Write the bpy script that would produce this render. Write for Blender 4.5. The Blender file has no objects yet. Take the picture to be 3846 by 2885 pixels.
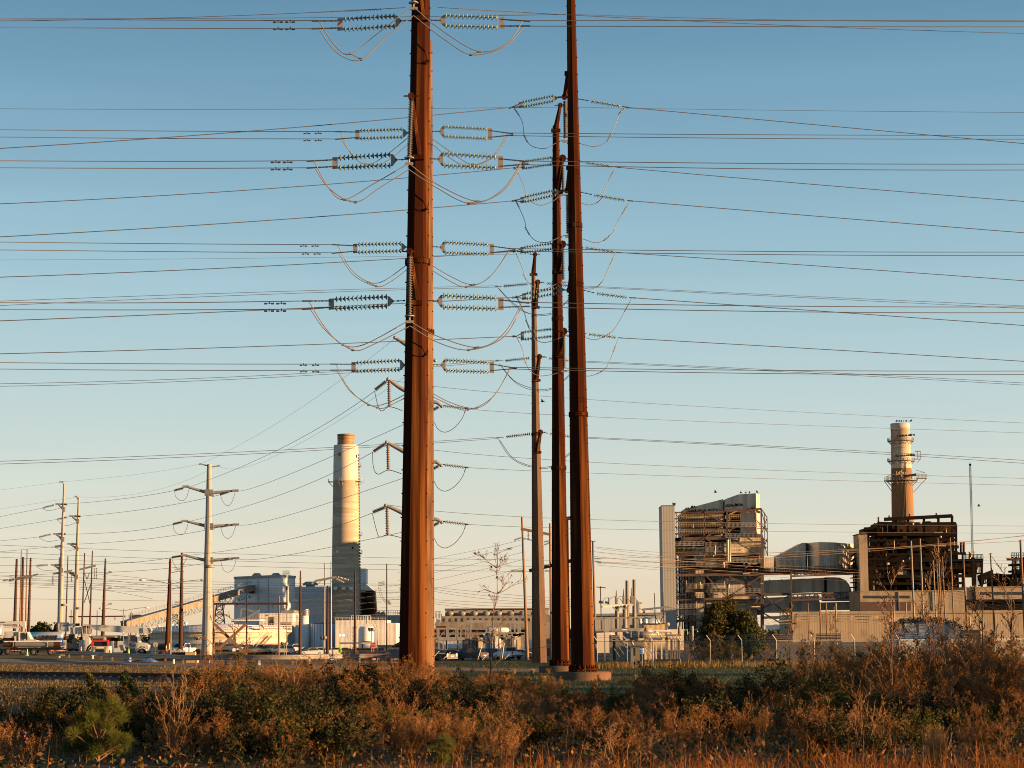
import bpy, math, random
import numpy as np
from mathutils import Vector, Matrix, Quaternion

# ------------------------------------------------------------------ camera
SC = bpy.context.scene
CAM_H = 2.6
FPX = 7824.0                       # focal length in photograph pixels (3846 wide)
TILT = math.atan(543/4500)
ROLL = -0.0075
camd = bpy.data.cameras.new('Camera')
camd.sensor_width = 36; camd.lens = FPX/3846*36
camd.clip_start = 0.5; camd.clip_end = 20000
cam = bpy.data.objects.new('Camera', camd); SC.collection.objects.link(cam)
_f = Vector((0, math.cos(TILT), math.sin(TILT)))
_u0 = Vector((0, -math.sin(TILT), math.cos(TILT)))
_x = Vector((1,0,0))*math.cos(ROLL) + _u0*math.sin(ROLL)
_u = _x.cross(_f)
cam.matrix_world = Matrix(((_x.x,_u.x,-_f.x,0),(_x.y,_u.y,-_f.y,0),(_x.z,_u.z,-_f.z,CAM_H),(0,0,0,1)))
SC.camera = cam

# ------------------------------------------------------------------ light
SUN_EL = math.radians(5.0)
SUN_AZ = math.radians(74)          # from the view-back axis towards the right
SDIR = Vector((math.sin(SUN_AZ)*math.cos(SUN_EL), -math.cos(SUN_AZ)*math.cos(SUN_EL), math.sin(SUN_EL)))
sl = bpy.data.lights.new('sun', 'SUN'); sl.energy = 5.0; sl.angle = math.radians(0.5); sl.color = (1.0, 0.58, 0.26)
so = bpy.data.objects.new('sun', sl); SC.collection.objects.link(so)
so.rotation_euler = SDIR.to_track_quat('Z', 'Y').to_euler()
W = bpy.data.worlds.new('World'); SC.world = W; W.use_nodes = True
nt = W.node_tree; nt.nodes.clear()
sky = nt.nodes.new('ShaderNodeTexSky'); sky.sky_type = 'NISHITA'; sky.sun_disc = False
sky.sun_elevation = SUN_EL
sky.sun_rotation = math.atan2(SDIR.x, SDIR.y)
sky.air_density = 1.0; sky.dust_density = 0.6; sky.ozone_density = 1.0; sky.altitude = 50
bg = nt.nodes.new('ShaderNodeBackground'); bg.inputs['Strength'].default_value = 0.10
wo = nt.nodes.new('ShaderNodeOutputWorld')
tcw = nt.nodes.new('ShaderNodeTexCoord'); sxyz = nt.nodes.new('ShaderNodeSeparateXYZ'); nt.links.new(tcw.outputs['Generated'], sxyz.inputs[0])
rmp = nt.nodes.new('ShaderNodeValToRGB'); cr = rmp.color_ramp
cr.interpolation='B_SPLINE'
def s2l(c): return tuple((v/255/12.92) if v/255<.04045 else ((v/255+.055)/1.055)**2.4 for v in c)
SKY = [(-.02,(234,203,162)),(.0,(240,213,176)),(.02,(236,219,195)),(.05,(221,220,208)),(.085,(205,218,216)),(.13,(180,207,215)),(.18,(154,192,209)),(.24,(121,167,194)),(.30,(90,138,170)),(.6,(58,102,140)),(1.0,(45,80,125))]
while len(cr.elements) < len(SKY): cr.elements.new(0.5)
for e,(p,c) in zip(cr.elements, SKY): e.position = max(0,(p+.02)/1.02); e.color = (*s2l(c),1)
mrz = nt.nodes.new('ShaderNodeMapRange'); mrz.inputs[1].default_value=-.02; mrz.inputs[2].default_value=1.0
nt.links.new(sxyz.outputs[2], mrz.inputs[0]); nt.links.new(mrz.outputs[0], rmp.inputs[0])
mul = nt.nodes.new('ShaderNodeVectorMath'); mul.operation='SCALE'; mul.inputs['Scale'].default_value = 3.55
nt.links.new(rmp.outputs[0], mul.inputs[0])
cmp_ = nt.nodes.new('ShaderNodeMapping'); cmp_.inputs['Scale'].default_value=(1.2,1.2,16); nt.links.new(tcw.outputs['Generated'], cmp_.inputs[0])
cn = nt.nodes.new('ShaderNodeTexNoise'); cn.inputs['Scale'].default_value=2.2; cn.inputs['Detail'].default_value=5; nt.links.new(cmp_.outputs[0], cn.inputs['Vector'])
cm = nt.nodes.new('ShaderNodeMapRange'); cm.inputs[1].default_value=.45; cm.inputs[2].default_value=.8; cm.inputs[3].default_value=3.50; cm.inputs[4].default_value=3.85; nt.links.new(cn.outputs['Fac'], cm.inputs[0]); nt.links.new(cm.outputs[0], mul.inputs['Scale'])
mixs = nt.nodes.new('ShaderNodeMix'); mixs.data_type='RGBA'; mixs.inputs[0].default_value = 0.12
nt.links.new(mul.outputs[0], mixs.inputs[6]); nt.links.new(sky.outputs[0], mixs.inputs[7])
nt.links.new(mixs.outputs[2], bg.inputs[0]); nt.links.new(bg.outputs[0], wo.inputs[0])
SC.view_settings.view_transform = 'Standard'; SC.view_settings.look = 'None'
SC.view_settings.exposure = 1.5; SC.view_settings.gamma = 1.0
SC.cycles.max_bounces = 5; SC.cycles.diffuse_bounces = 2; SC.cycles.glossy_bounces = 2
SC.cycles.transparent_max_bounces = 6; SC.cycles.use_denoising = True; SC.cycles.filter_width = 1.0

# ------------------------------------------------------------------ image frames -> world
CR = {'A':(1100,0,1400/2212),'B':(1100,900,1400/2212),'C':(1100,1700,1400/2212),'D':(0,1650,1300/2212),
 'E':(2400,1500,1446/2211),'F':(0,2200,800/2212),'G':(700,2100,850/2212),'H':(1500,2200,1000/2212),
 'I':(2450,1800,800/2042),'J':(3150,1550,696/1283),'K':(0,2400,1300/2212),'L':(1200,2400,1300/2212),
 'M':(2400,2300,1446/2212),'a':(0,2320,300/2212),'b':(200,2320,400/2212),'c':(1150,2300,350/2212),
 'd':(1480,2280,500/2212),'e':(2180,2200,380/1970),'f':(600,2380,560/2212),'V':(0,0,3846/2212)}
def ray(c, x, y):
    ox, oy, s = CR[c]
    sx, sy = ox+x*s, oy+y*s
    return _x*(sx-1923) + _u*(1442.5-sy) + _f*FPX
def at(c, x, y, Y):
    r = ray(c, x, y); k = Y/r.y
    return Vector((r.x*k, Y, r.z*k+CAM_H))
def gd(c, x, y, z=0.0):
    r = ray(c, x, y); k = (z-CAM_H)/r.z
    return Vector((r.x*k, r.y*k, z))
def mpp(c, Y):                     # metres per crop pixel at depth Y
    return CR[c][2]*Y/FPX

# ------------------------------------------------------------------ object helpers
COL = SC.collection
def tag(o, label=None, cat=None, group=None, kind=None):
    if label: o['label'] = label
    if cat: o['category'] = cat
    if group: o['group'] = group
    if kind: o['kind'] = kind
    return o
def empty(name, loc, label=None, cat=None, group=None, rz=0):
    o = bpy.data.objects.new(name, None); COL.objects.link(o)
    o.location = loc; o.rotation_euler = (0,0,rz); o.empty_display_size = 0.2
    return tag(o, label, cat, group)
def children(o): return [c for c in bpy.data.objects if c.parent == o]
def copy_tree(o, parent=None, kids=None):
    c = o.copy(); COL.objects.link(c)
    if parent: c.parent = parent; c.matrix_parent_inverse = o.matrix_parent_inverse.copy()
    for ch in list(o.children): copy_tree(ch, c)
    return c

class MB:
    """collects shapes, builds ONE mesh object"""
    def __init__(s): s.v=[]; s.f=[]; s.mi=[]; s.sm=[]; s.cur=0; s.mats=[]
    def m(s, mat):
        if mat not in s.mats: s.mats.append(mat)
        s.cur = s.mats.index(mat); return s
    def add(s, vs, fs, smooth=False):
        o = len(s.v); s.v += [tuple(p) for p in vs]
        for f in fs: s.f.append([i+o for i in f]); s.mi.append(s.cur); s.sm.append(smooth)
        return s
    def box(s, c, size, rz=0, mat=None):
        hx,hy,hz = size[0]/2,size[1]/2,size[2]/2; cs,sn = math.cos(rz),math.sin(rz); vs=[]
        for z in (-hz,hz):
            for x,y in ((-hx,-hy),(hx,-hy),(hx,hy),(-hx,hy)):
                vs.append((c[0]+x*cs-y*sn, c[1]+x*sn+y*cs, c[2]+z))
        return s.add(vs, [(3,2,1,0),(4,5,6,7),(0,1,5,4),(1,2,6,5),(2,3,7,6),(3,0,4,7)])
    def bx(s, x0,x1,y0,y1,z0,z1): return s.box(((x0+x1)/2,(y0+y1)/2,(z0+z1)/2),(abs(x1-x0),abs(y1-y0),abs(z1-z0)))
    def rb(s, c, x0,y0,x1,y1, Y, d):     # axis-aligned box whose front face covers an image rectangle at depth Y
        a = at(c,x0,(y0+y1)/2,Y).x; b = at(c,x1,(y0+y1)/2,Y).x
        z0 = at(c,(x0+x1)/2,y1,Y).z; z1 = at(c,(x0+x1)/2,y0,Y).z
        return s.bx(a,b,Y,Y+d,z0,z1)
    def beam(s, p, q, w, h=None):
        p=Vector(p); q=Vector(q); h=h or w; d=(q-p)
        if d.length<1e-6: return s
        d.normalize(); up=Vector((0,0,1)) if abs(d.z)<0.95 else Vector((0,1,0))
        a=d.cross(up).normalized()*w/2; b=a.cross(d).normalized()*h/2
        vs=[p-a-b,p+a-b,p+a+b,p-a+b,q-a-b,q+a-b,q+a+b,q-a+b]
        return s.add(vs,[(0,1,2,3),(7,6,5,4),(1,0,4,5),(2,1,5,6),(3,2,6,7),(0,3,7,4)])
    def ring(s, p, d, r, n, rot=0):
        d=Vector(d).normalized(); up=Vector((0,0,1)) if abs(d.z)<0.9 else Vector((0,1,0))
        a=up.cross(d).normalized() if abs(d.z)<0.9 else Vector((1,0,0)); a=(a-d*a.dot(d)).normalized(); b=d.cross(a)
        return [Vector(p)+a*(r*math.cos(rot+2*math.pi*i/n))+b*(r*math.sin(rot+2*math.pi*i/n)) for i in range(n)]
    def cone(s, p, q, r0, r1, n=10, rot=0, smooth=True, caps=True):
        d=Vector(q)-Vector(p)
        A=s.ring(p,d,r0,n,rot); B=s.ring(q,d,r1,n,rot)
        s.add(A+B,[(i,(i+1)%n,n+(i+1)%n,n+i) for i in range(n)],smooth)
        if caps: s.add(A,[tuple(range(n))[::-1]]); s.add(B,[tuple(range(n))])
        return s
    def tube(s, p, q, r, n=8): return s.cone(p,q,r,r,n)
    def path(s, pts, r, n=5):
        pts=[Vector(p) for p in pts]; rings=[]
        for i,p in enumerate(pts):
            d=(pts[min(i+1,len(pts)-1)]-pts[max(i-1,0)])
            rings.append(s.ring(p,d,r if not isinstance(r,(list,tuple)) else r[i],n))
        vs=[v for R in rings for v in R]; fs=[]
        for k in range(len(pts)-1):
            for i in range(n): fs.append((k*n+i,k*n+(i+1)%n,(k+1)*n+(i+1)%n,(k+1)*n+i))
        return s.add(vs,fs,True)
    def lathe(s, p, d, prof, n=12, smooth=True):   # prof: (distance along d, radius)
        d=Vector(d).normalized(); vs=[]
        for t,r in prof: vs += s.ring(Vector(p)+d*t,d,max(r,1e-4),n)
        fs=[(k*n+i,k*n+(i+1)%n,(k+1)*n+(i+1)%n,(k+1)*n+i) for k in range(len(prof)-1) for i in range(n)]
        return s.add(vs,fs,smooth)
    def prism(s, pts, vec, smooth=False):          # polygon extruded by vec
        n=len(pts); P=[Vector(p) for p in pts]; Q=[p+Vector(vec) for p in P]
        return s.add(P+Q,[tuple(range(n))[::-1],tuple(range(n,2*n))]+[(i,(i+1)%n,n+(i+1)%n,n+i) for i in range(n)],smooth)
    def ip(s, c, pts, Y, d):                       # image outline at depth Y, extruded away from the camera
        return s.prism([at(c,x,y,Y) for x,y in pts][::-1],(0,d,0))
    def sphere(s, c, r, n=12, k=8, sq=(1,1,1)):
        vs=[]; fs=[]
        for j in range(k+1):
            t=math.pi*j/k
            for i in range(n):
                a=2*math.pi*i/n
                vs.append((c[0]+r*sq[0]*math.sin(t)*math.cos(a),c[1]+r*sq[1]*math.sin(t)*math.sin(a),c[2]-r*sq[2]*math.cos(t)))
        for j in range(k):
            for i in range(n): fs.append((j*n+i,j*n+(i+1)%n,(j+1)*n+(i+1)%n,(j+1)*n+i))
        return s.add(vs,fs,True)
    def build(s, name, mat=None, parent=None, loc=None, recentre=True):
        me=bpy.data.meshes.new(name); o=bpy.data.objects.new(name,me); COL.objects.link(o)
        V=s.v; off=Vector((0,0,0))
        if parent is None and recentre and V:      # origin at the base of a top-level thing
            xs=[p[0] for p in V]; ys=[p[1] for p in V]; zs=[p[2] for p in V]
            off=Vector(((min(xs)+max(xs))/2,(min(ys)+max(ys))/2,min(zs)))
        if parent is not None:
            q=parent; base=Vector((0,0,0))
            while q is not None: base += Vector(q.location); q=q.parent
            if getattr(s,'local',False): base=Vector((0,0,0))
            off=base
        me.from_pydata([(p[0]-off.x,p[1]-off.y,p[2]-off.z) for p in V],[],s.f)
        if parent is None: o.location=off if loc is None else loc
        else: o.parent=parent
        for mt in (s.mats or [mat]): me.materials.append(mt)
        if s.mats and mat is None: me.polygons.foreach_set('material_index',s.mi)
        me.polygons.foreach_set('use_smooth',s.sm)
        me.update()
        return o
def LMB():
    m=MB(); m.local=True; return m

def mesh_np(name, V, F, mat, parent=None, mi=None, smooth=False):
    """V (n,3) array, F (m,4) or (m,3) array"""
    me=bpy.data.meshes.new(name); k=F.shape[1]
    me.vertices.add(len(V)); me.vertices.foreach_set('co',np.asarray(V,np.float32).ravel())
    me.loops.add(F.size); me.loops.foreach_set('vertex_index',F.astype(np.int32).ravel())
    me.polygons.add(len(F)); me.polygons.foreach_set('loop_start',np.arange(0,F.size,k,dtype=np.int32))
    me.polygons.foreach_set('loop_total',np.full(len(F),k,np.int32))
    if smooth: me.polygons.foreach_set('use_smooth',np.ones(len(F),bool))
    for m_ in (mat if isinstance(mat,list) else [mat]): me.materials.append(m_)
    if mi is not None: me.polygons.foreach_set('material_index',np.asarray(mi,np.int32))
    me.update(calc_edges=True)
    o=bpy.data.objects.new(name,me); COL.objects.link(o)
    if parent: o.parent=parent
    return o

def text_obj(name, s, size, mat, M, parent=None, depth=0.01, sx=1.0):
    cu=bpy.data.curves.new(name,'FONT'); cu.body=s; cu.size=size; cu.align_x='CENTER'; cu.align_y='CENTER'; cu.extrude=depth
    t=bpy.data.objects.new(name+'_tmp',cu); COL.objects.link(t)
    dg=bpy.context.evaluated_depsgraph_get(); me=bpy.data.meshes.new_from_object(t.evaluated_get(dg))
    bpy.data.objects.remove(t)
    me.transform(Matrix.Diagonal((sx,1,1,1))); me.transform(M)
    me.materials.clear(); me.materials.append(mat)
    o=bpy.data.objects.new(name,me); COL.objects.link(o)
    if parent: o.parent=parent
    return o
UPRIGHT=Matrix.Rotation(math.pi/2,4,'X')           # text facing -Y

# ------------------------------------------------------------------ materials
def mat(name, col, rough=0.7, metal=0.0, col2=None, scale=1.0, stretch=(1,1,1), lo=0.35, hi=0.65, bump=0.0, bscale=None,
        rib=None, rand=0.0, detail=6, spec=0.4, alpha=None, transl=0, col3=None, scale3=0.2, lo3=.5, hi3=.62, str3=False):
    M=bpy.data.materials.new(name); M.use_nodes=True; t=M.node_tree; N=t.nodes; L=t.links
    b=N['Principled BSDF']; b.inputs['Roughness'].default_value=rough; b.inputs['Metallic'].default_value=metal
    b.inputs['Specular IOR Level'].default_value=spec
    c4=(*col,1); b.inputs['Base Color'].default_value=c4
    tc=N.new('ShaderNodeTexCoord'); mp=N.new('ShaderNodeMapping'); mp.inputs['Scale'].default_value=stretch
    L.new(tc.outputs['Object'],mp.inputs['Vector'])
    out=None
    if col2 is not None:
        nz=N.new('ShaderNodeTexNoise'); nz.inputs['Scale'].default_value=scale; nz.inputs['Detail'].default_value=detail; nz.inputs['Roughness'].default_value=0.65
        L.new(mp.outputs[0],nz.inputs['Vector'])
        rp=N.new('ShaderNodeValToRGB'); rp.color_ramp.elements[0].position=lo; rp.color_ramp.elements[1].position=hi
        rp.color_ramp.elements[0].color=c4; rp.color_ramp.elements[1].color=(*col2,1)
        L.new(nz.outputs['Fac'],rp.inputs[0]); out=rp.outputs[0]
    if col3 is not None:
        n3=N.new('ShaderNodeTexNoise'); n3.inputs['Scale'].default_value=scale3; n3.inputs['Detail'].default_value=4
        L.new((mp.outputs[0] if str3 else tc.outputs['Object']),n3.inputs['Vector'])
        r3=N.new('ShaderNodeMapRange'); r3.inputs[1].default_value=lo3; r3.inputs[2].default_value=hi3
        L.new(n3.outputs['Fac'],r3.inputs[0])
        mx=N.new('ShaderNodeMix'); mx.data_type='RGBA'; L.new(r3.outputs[0],mx.inputs[0])
        if out: L.new(out,mx.inputs[6])
        else: mx.inputs[6].default_value=c4
        mx.inputs[7].default_value=(*col3,1); out=mx.outputs[2]
    if rand:
        oi=N.new('ShaderNodeObjectInfo'); mr=N.new('ShaderNodeMapRange'); mr.inputs[3].default_value=1-rand; mr.inputs[4].default_value=1+rand
        L.new(oi.outputs['Random'],mr.inputs[0])
        h=N.new('ShaderNodeHueSaturation'); L.new(mr.outputs[0],h.inputs['Value'])
        if out: L.new(out,h.inputs['Color'])
        else: h.inputs['Color'].default_value=c4
        out=h.outputs[0]
    if out: L.new(out,b.inputs['Base Color'])
    hgt=None
    if rib:                                          # ribbed siding: period in metres along x+y
        sp=N.new('ShaderNodeSeparateXYZ'); L.new(tc.outputs['Object'],sp.inputs[0])
        ad=N.new('ShaderNodeMath'); L.new(sp.outputs[0],ad.inputs[0]); L.new(sp.outputs[1],ad.inputs[1])
        ml=N.new('ShaderNodeMath'); ml.operation='MULTIPLY'; ml.inputs[1].default_value=2*math.pi/rib; L.new(ad.outputs[0],ml.inputs[0])
        sn=N.new('ShaderNodeMath'); sn.operation='SINE'; L.new(ml.outputs[0],sn.inputs[0]); hgt=sn.outputs[0]
        bp=N.new('ShaderNodeBump'); bp.inputs['Strength'].default_value=0.18; bp.inputs['Distance'].default_value=rib*0.05
        L.new(hgt,bp.inputs['Height']); L.new(bp.outputs[0],b.inputs['Normal'])
    elif bump:
        n2=N.new('ShaderNodeTexNoise'); n2.inputs['Scale'].default_value=bscale or scale*4; n2.inputs['Detail'].default_value=5
        L.new(mp.outputs[0],n2.inputs['Vector']); bp=N.new('ShaderNodeBump'); bp.inputs['Strength'].default_value=bump; bp.inputs['Distance'].default_value=0.05
        L.new(n2.outputs['Fac'],bp.inputs['Height']); L.new(bp.outputs[0],b.inputs['Normal'])
    if transl:
        tr=N.new('ShaderNodeBsdfTranslucent'); ms=N.new('ShaderNodeMixShader'); ms.inputs[0].default_value=transl
        if out: L.new(out,tr.inputs[0])
        else: tr.inputs[0].default_value=c4
        L.new(b.outputs[0],ms.inputs[1]); L.new(tr.outputs[0],ms.inputs[2]); L.new(ms.outputs[0],N['Material Output'].inputs[0])
    return M
def glow(name, col, st):
    M=bpy.data.materials.new(name); M.use_nodes=True; b=M.node_tree.nodes['Principled BSDF']
    b.inputs['Base Color'].default_value=(*col,1); b.inputs['Emission Color'].default_value=(*col,1); b.inputs['Emission Strength'].default_value=st
    return M
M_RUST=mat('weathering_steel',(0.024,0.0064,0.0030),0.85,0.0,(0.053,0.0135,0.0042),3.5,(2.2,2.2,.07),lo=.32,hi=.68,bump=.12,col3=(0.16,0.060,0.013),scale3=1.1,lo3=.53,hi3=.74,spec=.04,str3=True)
M_RUST2=mat('pale_weathering_steel',(0.06,0.025,0.011),0.7,0.0,(0.19,0.095,0.04),2.5,(1,1,.12),bump=.15,spec=.15)
M_RUST3=mat('grey_weathering_steel',(0.068,0.033,0.018),0.75,0.0,(0.115,0.060,0.031),2.0,(1,1,.15),bump=.1)
M_RUSTD=mat('dark_rust',(0.035,0.013,0.007),0.8,0.0,(0.06,0.022,0.010),4,(1,1,.3))
M_GALV=mat('galvanised_steel',(0.23,0.22,0.205),0.55,0.2,(0.32,0.305,0.28),1.2,(1,1,.4))
M_GALVD=mat('dull_galvanised',(0.17,0.168,0.16),0.6,0.2,(0.24,0.235,0.22),2)
M_WOOD=mat('pole_wood',(0.15,0.085,0.045),0.85,0,(0.24,0.145,0.08),3,(3,3,.2),bump=.2)
M_WIRE=mat('conductor_aluminium',(0.06,0.052,0.048),0.5,0.2)
M_WIREL=mat('bright_jumper_aluminium',(0.27,0.235,0.19),0.45,0.2)
M_GLASS=mat('toughened_glass',(0.19,0.28,0.265),0.22,0,(0.27,0.36,0.33),8,spec=.6,transl=.35)
M_CAP=mat('insulator_cap_iron',(0.14,0.075,0.05),0.6,0.3)
M_PORC=mat('brown_porcelain',(0.17,0.13,0.10),0.35,0,spec=.6)
M_POLY=mat('grey_polymer',(0.075,0.07,0.068),0.6)
M_YOKE=mat('yoke_plate_steel',(0.27,0.24,0.21),0.5,0.3)
M_CONC=mat('pier_concrete',(0.12,0.088,0.06),0.9,0,(0.075,0.048,0.03),1.4,(1,1,.5),bump=.2,col3=(.16,.075,.035),scale3=.9,lo3=.5,hi3=.7)
# ------------------------------------------------------------------ transmission poles
def smooth_path(pts, k=6):
    P=[Vector(p) for p in pts]; out=[]
    for i in range(len(P)-1):
        p0=P[max(i-1,0)]; p1=P[i]; p2=P[i+1]; p3=P[min(i+2,len(P)-1)]
        for j in range(k):
            t=j/k; out.append(0.5*((2*p1)+(p2-p0)*t+(2*p0-5*p1+4*p2-p3)*t*t+(3*p1-p0-3*p2+p3)*t**3))
    out.append(P[-1]); return out

def pole_axis(c, b, t, Y):          # b,t = (xl,xr,y) edges in crop c at the bottom and top
    pb=at(c,(b[0]+b[1])/2,b[2],Y); pt=at(c,(t[0]+t[1])/2,t[2],Y); k=mpp(c,Y)/2
    rb,rt=(b[1]-b[0])*k,(t[1]-t[0])*k
    s=(0-pb.z)/(pt.z-pb.z)
    base=pb+(pt-pb)*s; r0=rb+(rt-rb)*s
    return base, pt, r0, rt
def axis_at(ax, z):
    b,t,r0,r1=ax; s=(z-b.z)/(t.z-b.z); return b+(t-b)*s, r0+(r1-r0)*s

def disc_string(mb, p, q, n, r, mg, mc, nseg=10):
    p=Vector(p); q=Vector(q); d=(q-p); L=d.length; d.normalize(); st=L/n
    mb.m(mc); mb.tube(p,q,r*0.14,6)
    for i in range(n):
        c=p+d*(st*(i+.45))
        mb.m(mg); mb.lathe(c,d,[(-st*.05,.01),(-st*.20,r*.55),(-st*.16,r*.97),(-st*.02,r),(st*.16,r*.62),(st*.24,r*.3)],nseg)
        mb.m(mc); mb.lathe(c,d,[(st*.12,r*.36),(st*.46,r*.34),(st*.5,.02)],8)
def post_ins(mb, p, q, n, r, mg, nseg=10):
    p=Vector(p); q=Vector(q); d=(q-p); L=d.length; d.normalize(); st=L/n; prof=[(0,r*.45)]
    for i in range(n):
        prof += [(st*(i+.15),r*.5),(st*(i+.5),r),(st*(i+.62),r*.98),(st*(i+.8),r*.5)]
    prof.append((L,r*.45)); mb.m(mg); mb.lathe(p,d,prof,nseg)

def string_set(pole, c, Y, A, N, F, C, n, r, mg=None, mc=None, spacer=True, dots=False):
    """A attach (x,y); N near yoke (x,y,h); F far yoke; C clamp end (x,y,h)"""
    mg=mg or M_GLASS; mc=mc or M_CAP
    a=at(c,*A[:2],Y); 
    hN=N[2] if len(N)>2 else 0; hF=F[2] if len(F)>2 else 0; hC=C[2] if len(C)>2 else 0
    nn=at(c,N[0],N[1],Y); ff=at(c,F[0],F[1],Y); cc=at(c,C[0],C[1],Y); k=mpp(c,Y); Z=Vector((0,0,1))
    dr=(ff-a).normalized()
    hw=MB(); hw.m(M_WIRE)
    nlink=5
    for i in range(nlink):
        p=a+(nn-a)*(i/nlink); q=a+(nn-a)*((i+.8)/nlink); w=.07 if i%2 else .035
        hw.beam(p,q,w,.10-w)
    hw.beam(a,nn,.02,.02)
    hw.build('attachment_link',parent=pole)
    for sg in ((1,-1) if hC>0 or hF>0 else (1,)):
        hw=MB(); hw.m(M_WIRE); p=ff+Z*(sg*hF*k*.7); q=cc+Z*(sg*hC*k)
        for i in range(6):
            hw.beam(p+(q-p)*(i/6),p+(q-p)*((i+.85)/6),.055 if i%2 else .09,.05)
        hw.beam(p,q,.025,.025); hw.beam(q-(q-p)*.1,q+(q-p)*.35,.06,.06); hw.build('dead_end_clamp',parent=pole)
    for sg in ((1,-1) if hN>0 else (1,)):
        m=MB(); e=dr*(r*1.0)
        disc_string(m, nn+Z*(sg*hN*k)+e, ff+Z*(sg*hF*k)-e, n, r, mg, mc)
        s=m.build('insulator_string',parent=pole)
    if hN>0:
        y=MB(); y.m(M_YOKE); t=Vector((0,.03,0))
        y.prism([nn-dr*.16-t/2,nn+Z*(hN*k*.45)-dr*.05-t/2,nn+Z*(hN*k*1.1)+dr*.08-t/2,nn+Z*(hN*k*1.1)+dr*.15-t/2,nn-Z*(hN*k*1.1)+dr*.15-t/2,nn-Z*(hN*k*1.1)+dr*.08-t/2,nn-Z*(hN*k*.45)-dr*.05-t/2],t)
        y.build('yoke_plate',parent=pole)
        y=MB(); y.m(M_YOKE); w=dr*.12
        y.prism([ff+Z*(hF*k*1.2)-w-t/2,ff+Z*(hF*k*1.2)+w-t/2,ff-Z*(hF*k*1.2)+w-t/2,ff-Z*(hF*k*1.2)-w-t/2],t)
        y.build('yoke_plate',parent=pole)
    return cc

def jumper(pole, c, Y, pts, r=.022, m=None, beads=()):
    mb=MB(); mb.m(m or M_WIREL); P=smooth_path([at(c,x,y,Y) for x,y in pts],6); mb.path(P,r,5)
    for b in beads:
        i=int(b*(len(P)-2)); d=(P[i+1]-P[i]).normalized()
        for k in range(-2,3): mb.lathe(P[i]+d*(k*.11),d,[(-.03,.02),(-.02,.055),(.02,.055),(.03,.02)],7)
    return mb.build('jumper_wire',parent=pole)
def spacer(pole, c, Y, p, q):
    mb=MB(); mb.m(M_YOKE); a=at(c,*p,Y); b=at(c,*q,Y); mb.beam(a,b,.05,.04); mb.box(a,(.12,.1,.1)); mb.box(b,(.12,.1,.1))
    mb.build('jumper_spacer',parent=pole)

def big_pole(name,label,c,b,t,Y,material,rot,flanges=(),bolts=True,n=8,cat='transmission pole',group='tall rust steel transmission poles',plate=False,cap=True):
    ax=pole_axis(c,b,t,Y); base,top,r0,r1=ax
    if plate: base,r0=axis_at(ax,.62)
    e=empty(name,base,label,cat,group)
    m=MB(); m.m(material); m.cone(base,top,r0/math.cos(math.pi/n)*.98,r1/math.cos(math.pi/n)*.98,n,rot,False)
    m.build('shaft',parent=e)
    for (fc,fy) in flanges:
        z=at(fc,0,fy,Y).z; ctr,r=axis_at(ax,z); d=(top-base).normalized()
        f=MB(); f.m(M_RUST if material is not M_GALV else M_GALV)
        f.lathe(ctr,d,[(-.09,r),(-.09,r*1.17),(-.008,r*1.17),(-.008,r*1.08),(.008,r*1.08),(.008,r*1.17),(.09,r*1.17),(.09,r)],24,False)
        for i in range(20):
            a=2*math.pi*i/20; p=ctr+Vector((math.cos(a),math.sin(a),0))*r*1.11
            f.tube(p-d*.15,p+d*.15,.022,5)
        f.build('flange',parent=e)
    if bolts:
        z=base.z+1.5; i=0; proto_=None
        while z<top.z:
            ctr,r=axis_at(ax,z)
            for a in (math.pi*1.0+.15*(i%2),-.12):
                d=Vector((math.cos(a),math.sin(a)-.25,0)).normalized(); p=ctr+d*(r*1.0)
                if proto_ is None:
                    sb=LMB(); sb.m(M_RUSTD); sb.box((0,0,0),(.12,.06,.05)); o=sb.build('step_bolt',parent=e); proto_=o
                else: o=proto_.copy(); COL.objects.link(o); o.parent=e
                o.location=p-e.location; o.rotation_euler=(0,0,math.atan2(d.y,d.x))
            z+=1.05; i+=1
    if plate:
        pl=MB(); pl.m(M_RUST); pl.lathe(base-Vector((0,0,.02)),(0,0,1),[(0,.01),(0,r0*1.3),(.09,r0*1.3),(.09,r0*.8)],20,False); pl.build('base_plate',parent=e)
        for i in range(16):
            a=2*math.pi*i/16+.1; ab=MB(); ab.m(M_RUST)
            p=base+Vector((math.cos(a),math.sin(a),0))*r0*1.2
            ab.tube((p.x,p.y,.5),(p.x,p.y,base.z+.28),.035,6); ab.tube((p.x,p.y,base.z+.07),(p.x,p.y,base.z+.17),.075,6); ab.tube((p.x,p.y,base.z-.12),(p.x,p.y,base.z-.03),.075,6)
            ab.build('anchor_bolt',parent=e)
        pr=MB(); pr.m(M_CONC); R=r0*2.55
        pr.lathe((base.x,base.y,-.3),(0,0,1),[(0,R),(.74,R),(.8,R*.96),(.8,.01)],40); 
        tag(pr.build('concrete_foundation'),'round stained concrete pier under the '+('furthest right rust pole' if 'furthest' in label else 'thin middle rust pole'),'foundation')
    return e, ax
def arm(pole, c, Y, tip, root, w0=.17, w1=.26, dY=-1.3, rootdY=-.5, m=None, cap=True):
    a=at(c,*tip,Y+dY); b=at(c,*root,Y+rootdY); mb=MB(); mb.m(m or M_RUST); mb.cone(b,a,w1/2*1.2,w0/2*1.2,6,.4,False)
    d=(a-b).normalized()
    if cap: mb.lathe(a-Vector((0,.1,0)),(0,1,0),[(0,.01),(0,w0*.9),(.2,w0*.9),(.2,.01)],8,False); mb.beam(a-Vector((w0*2,0,0)),a+Vector((w0*2,0,0)),.05,.05)
    mb.box(b-Vector((0,0,.12)),(w1*1.9,.3,.22))
    mb.build('davit_arm',parent=pole); return a
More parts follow.
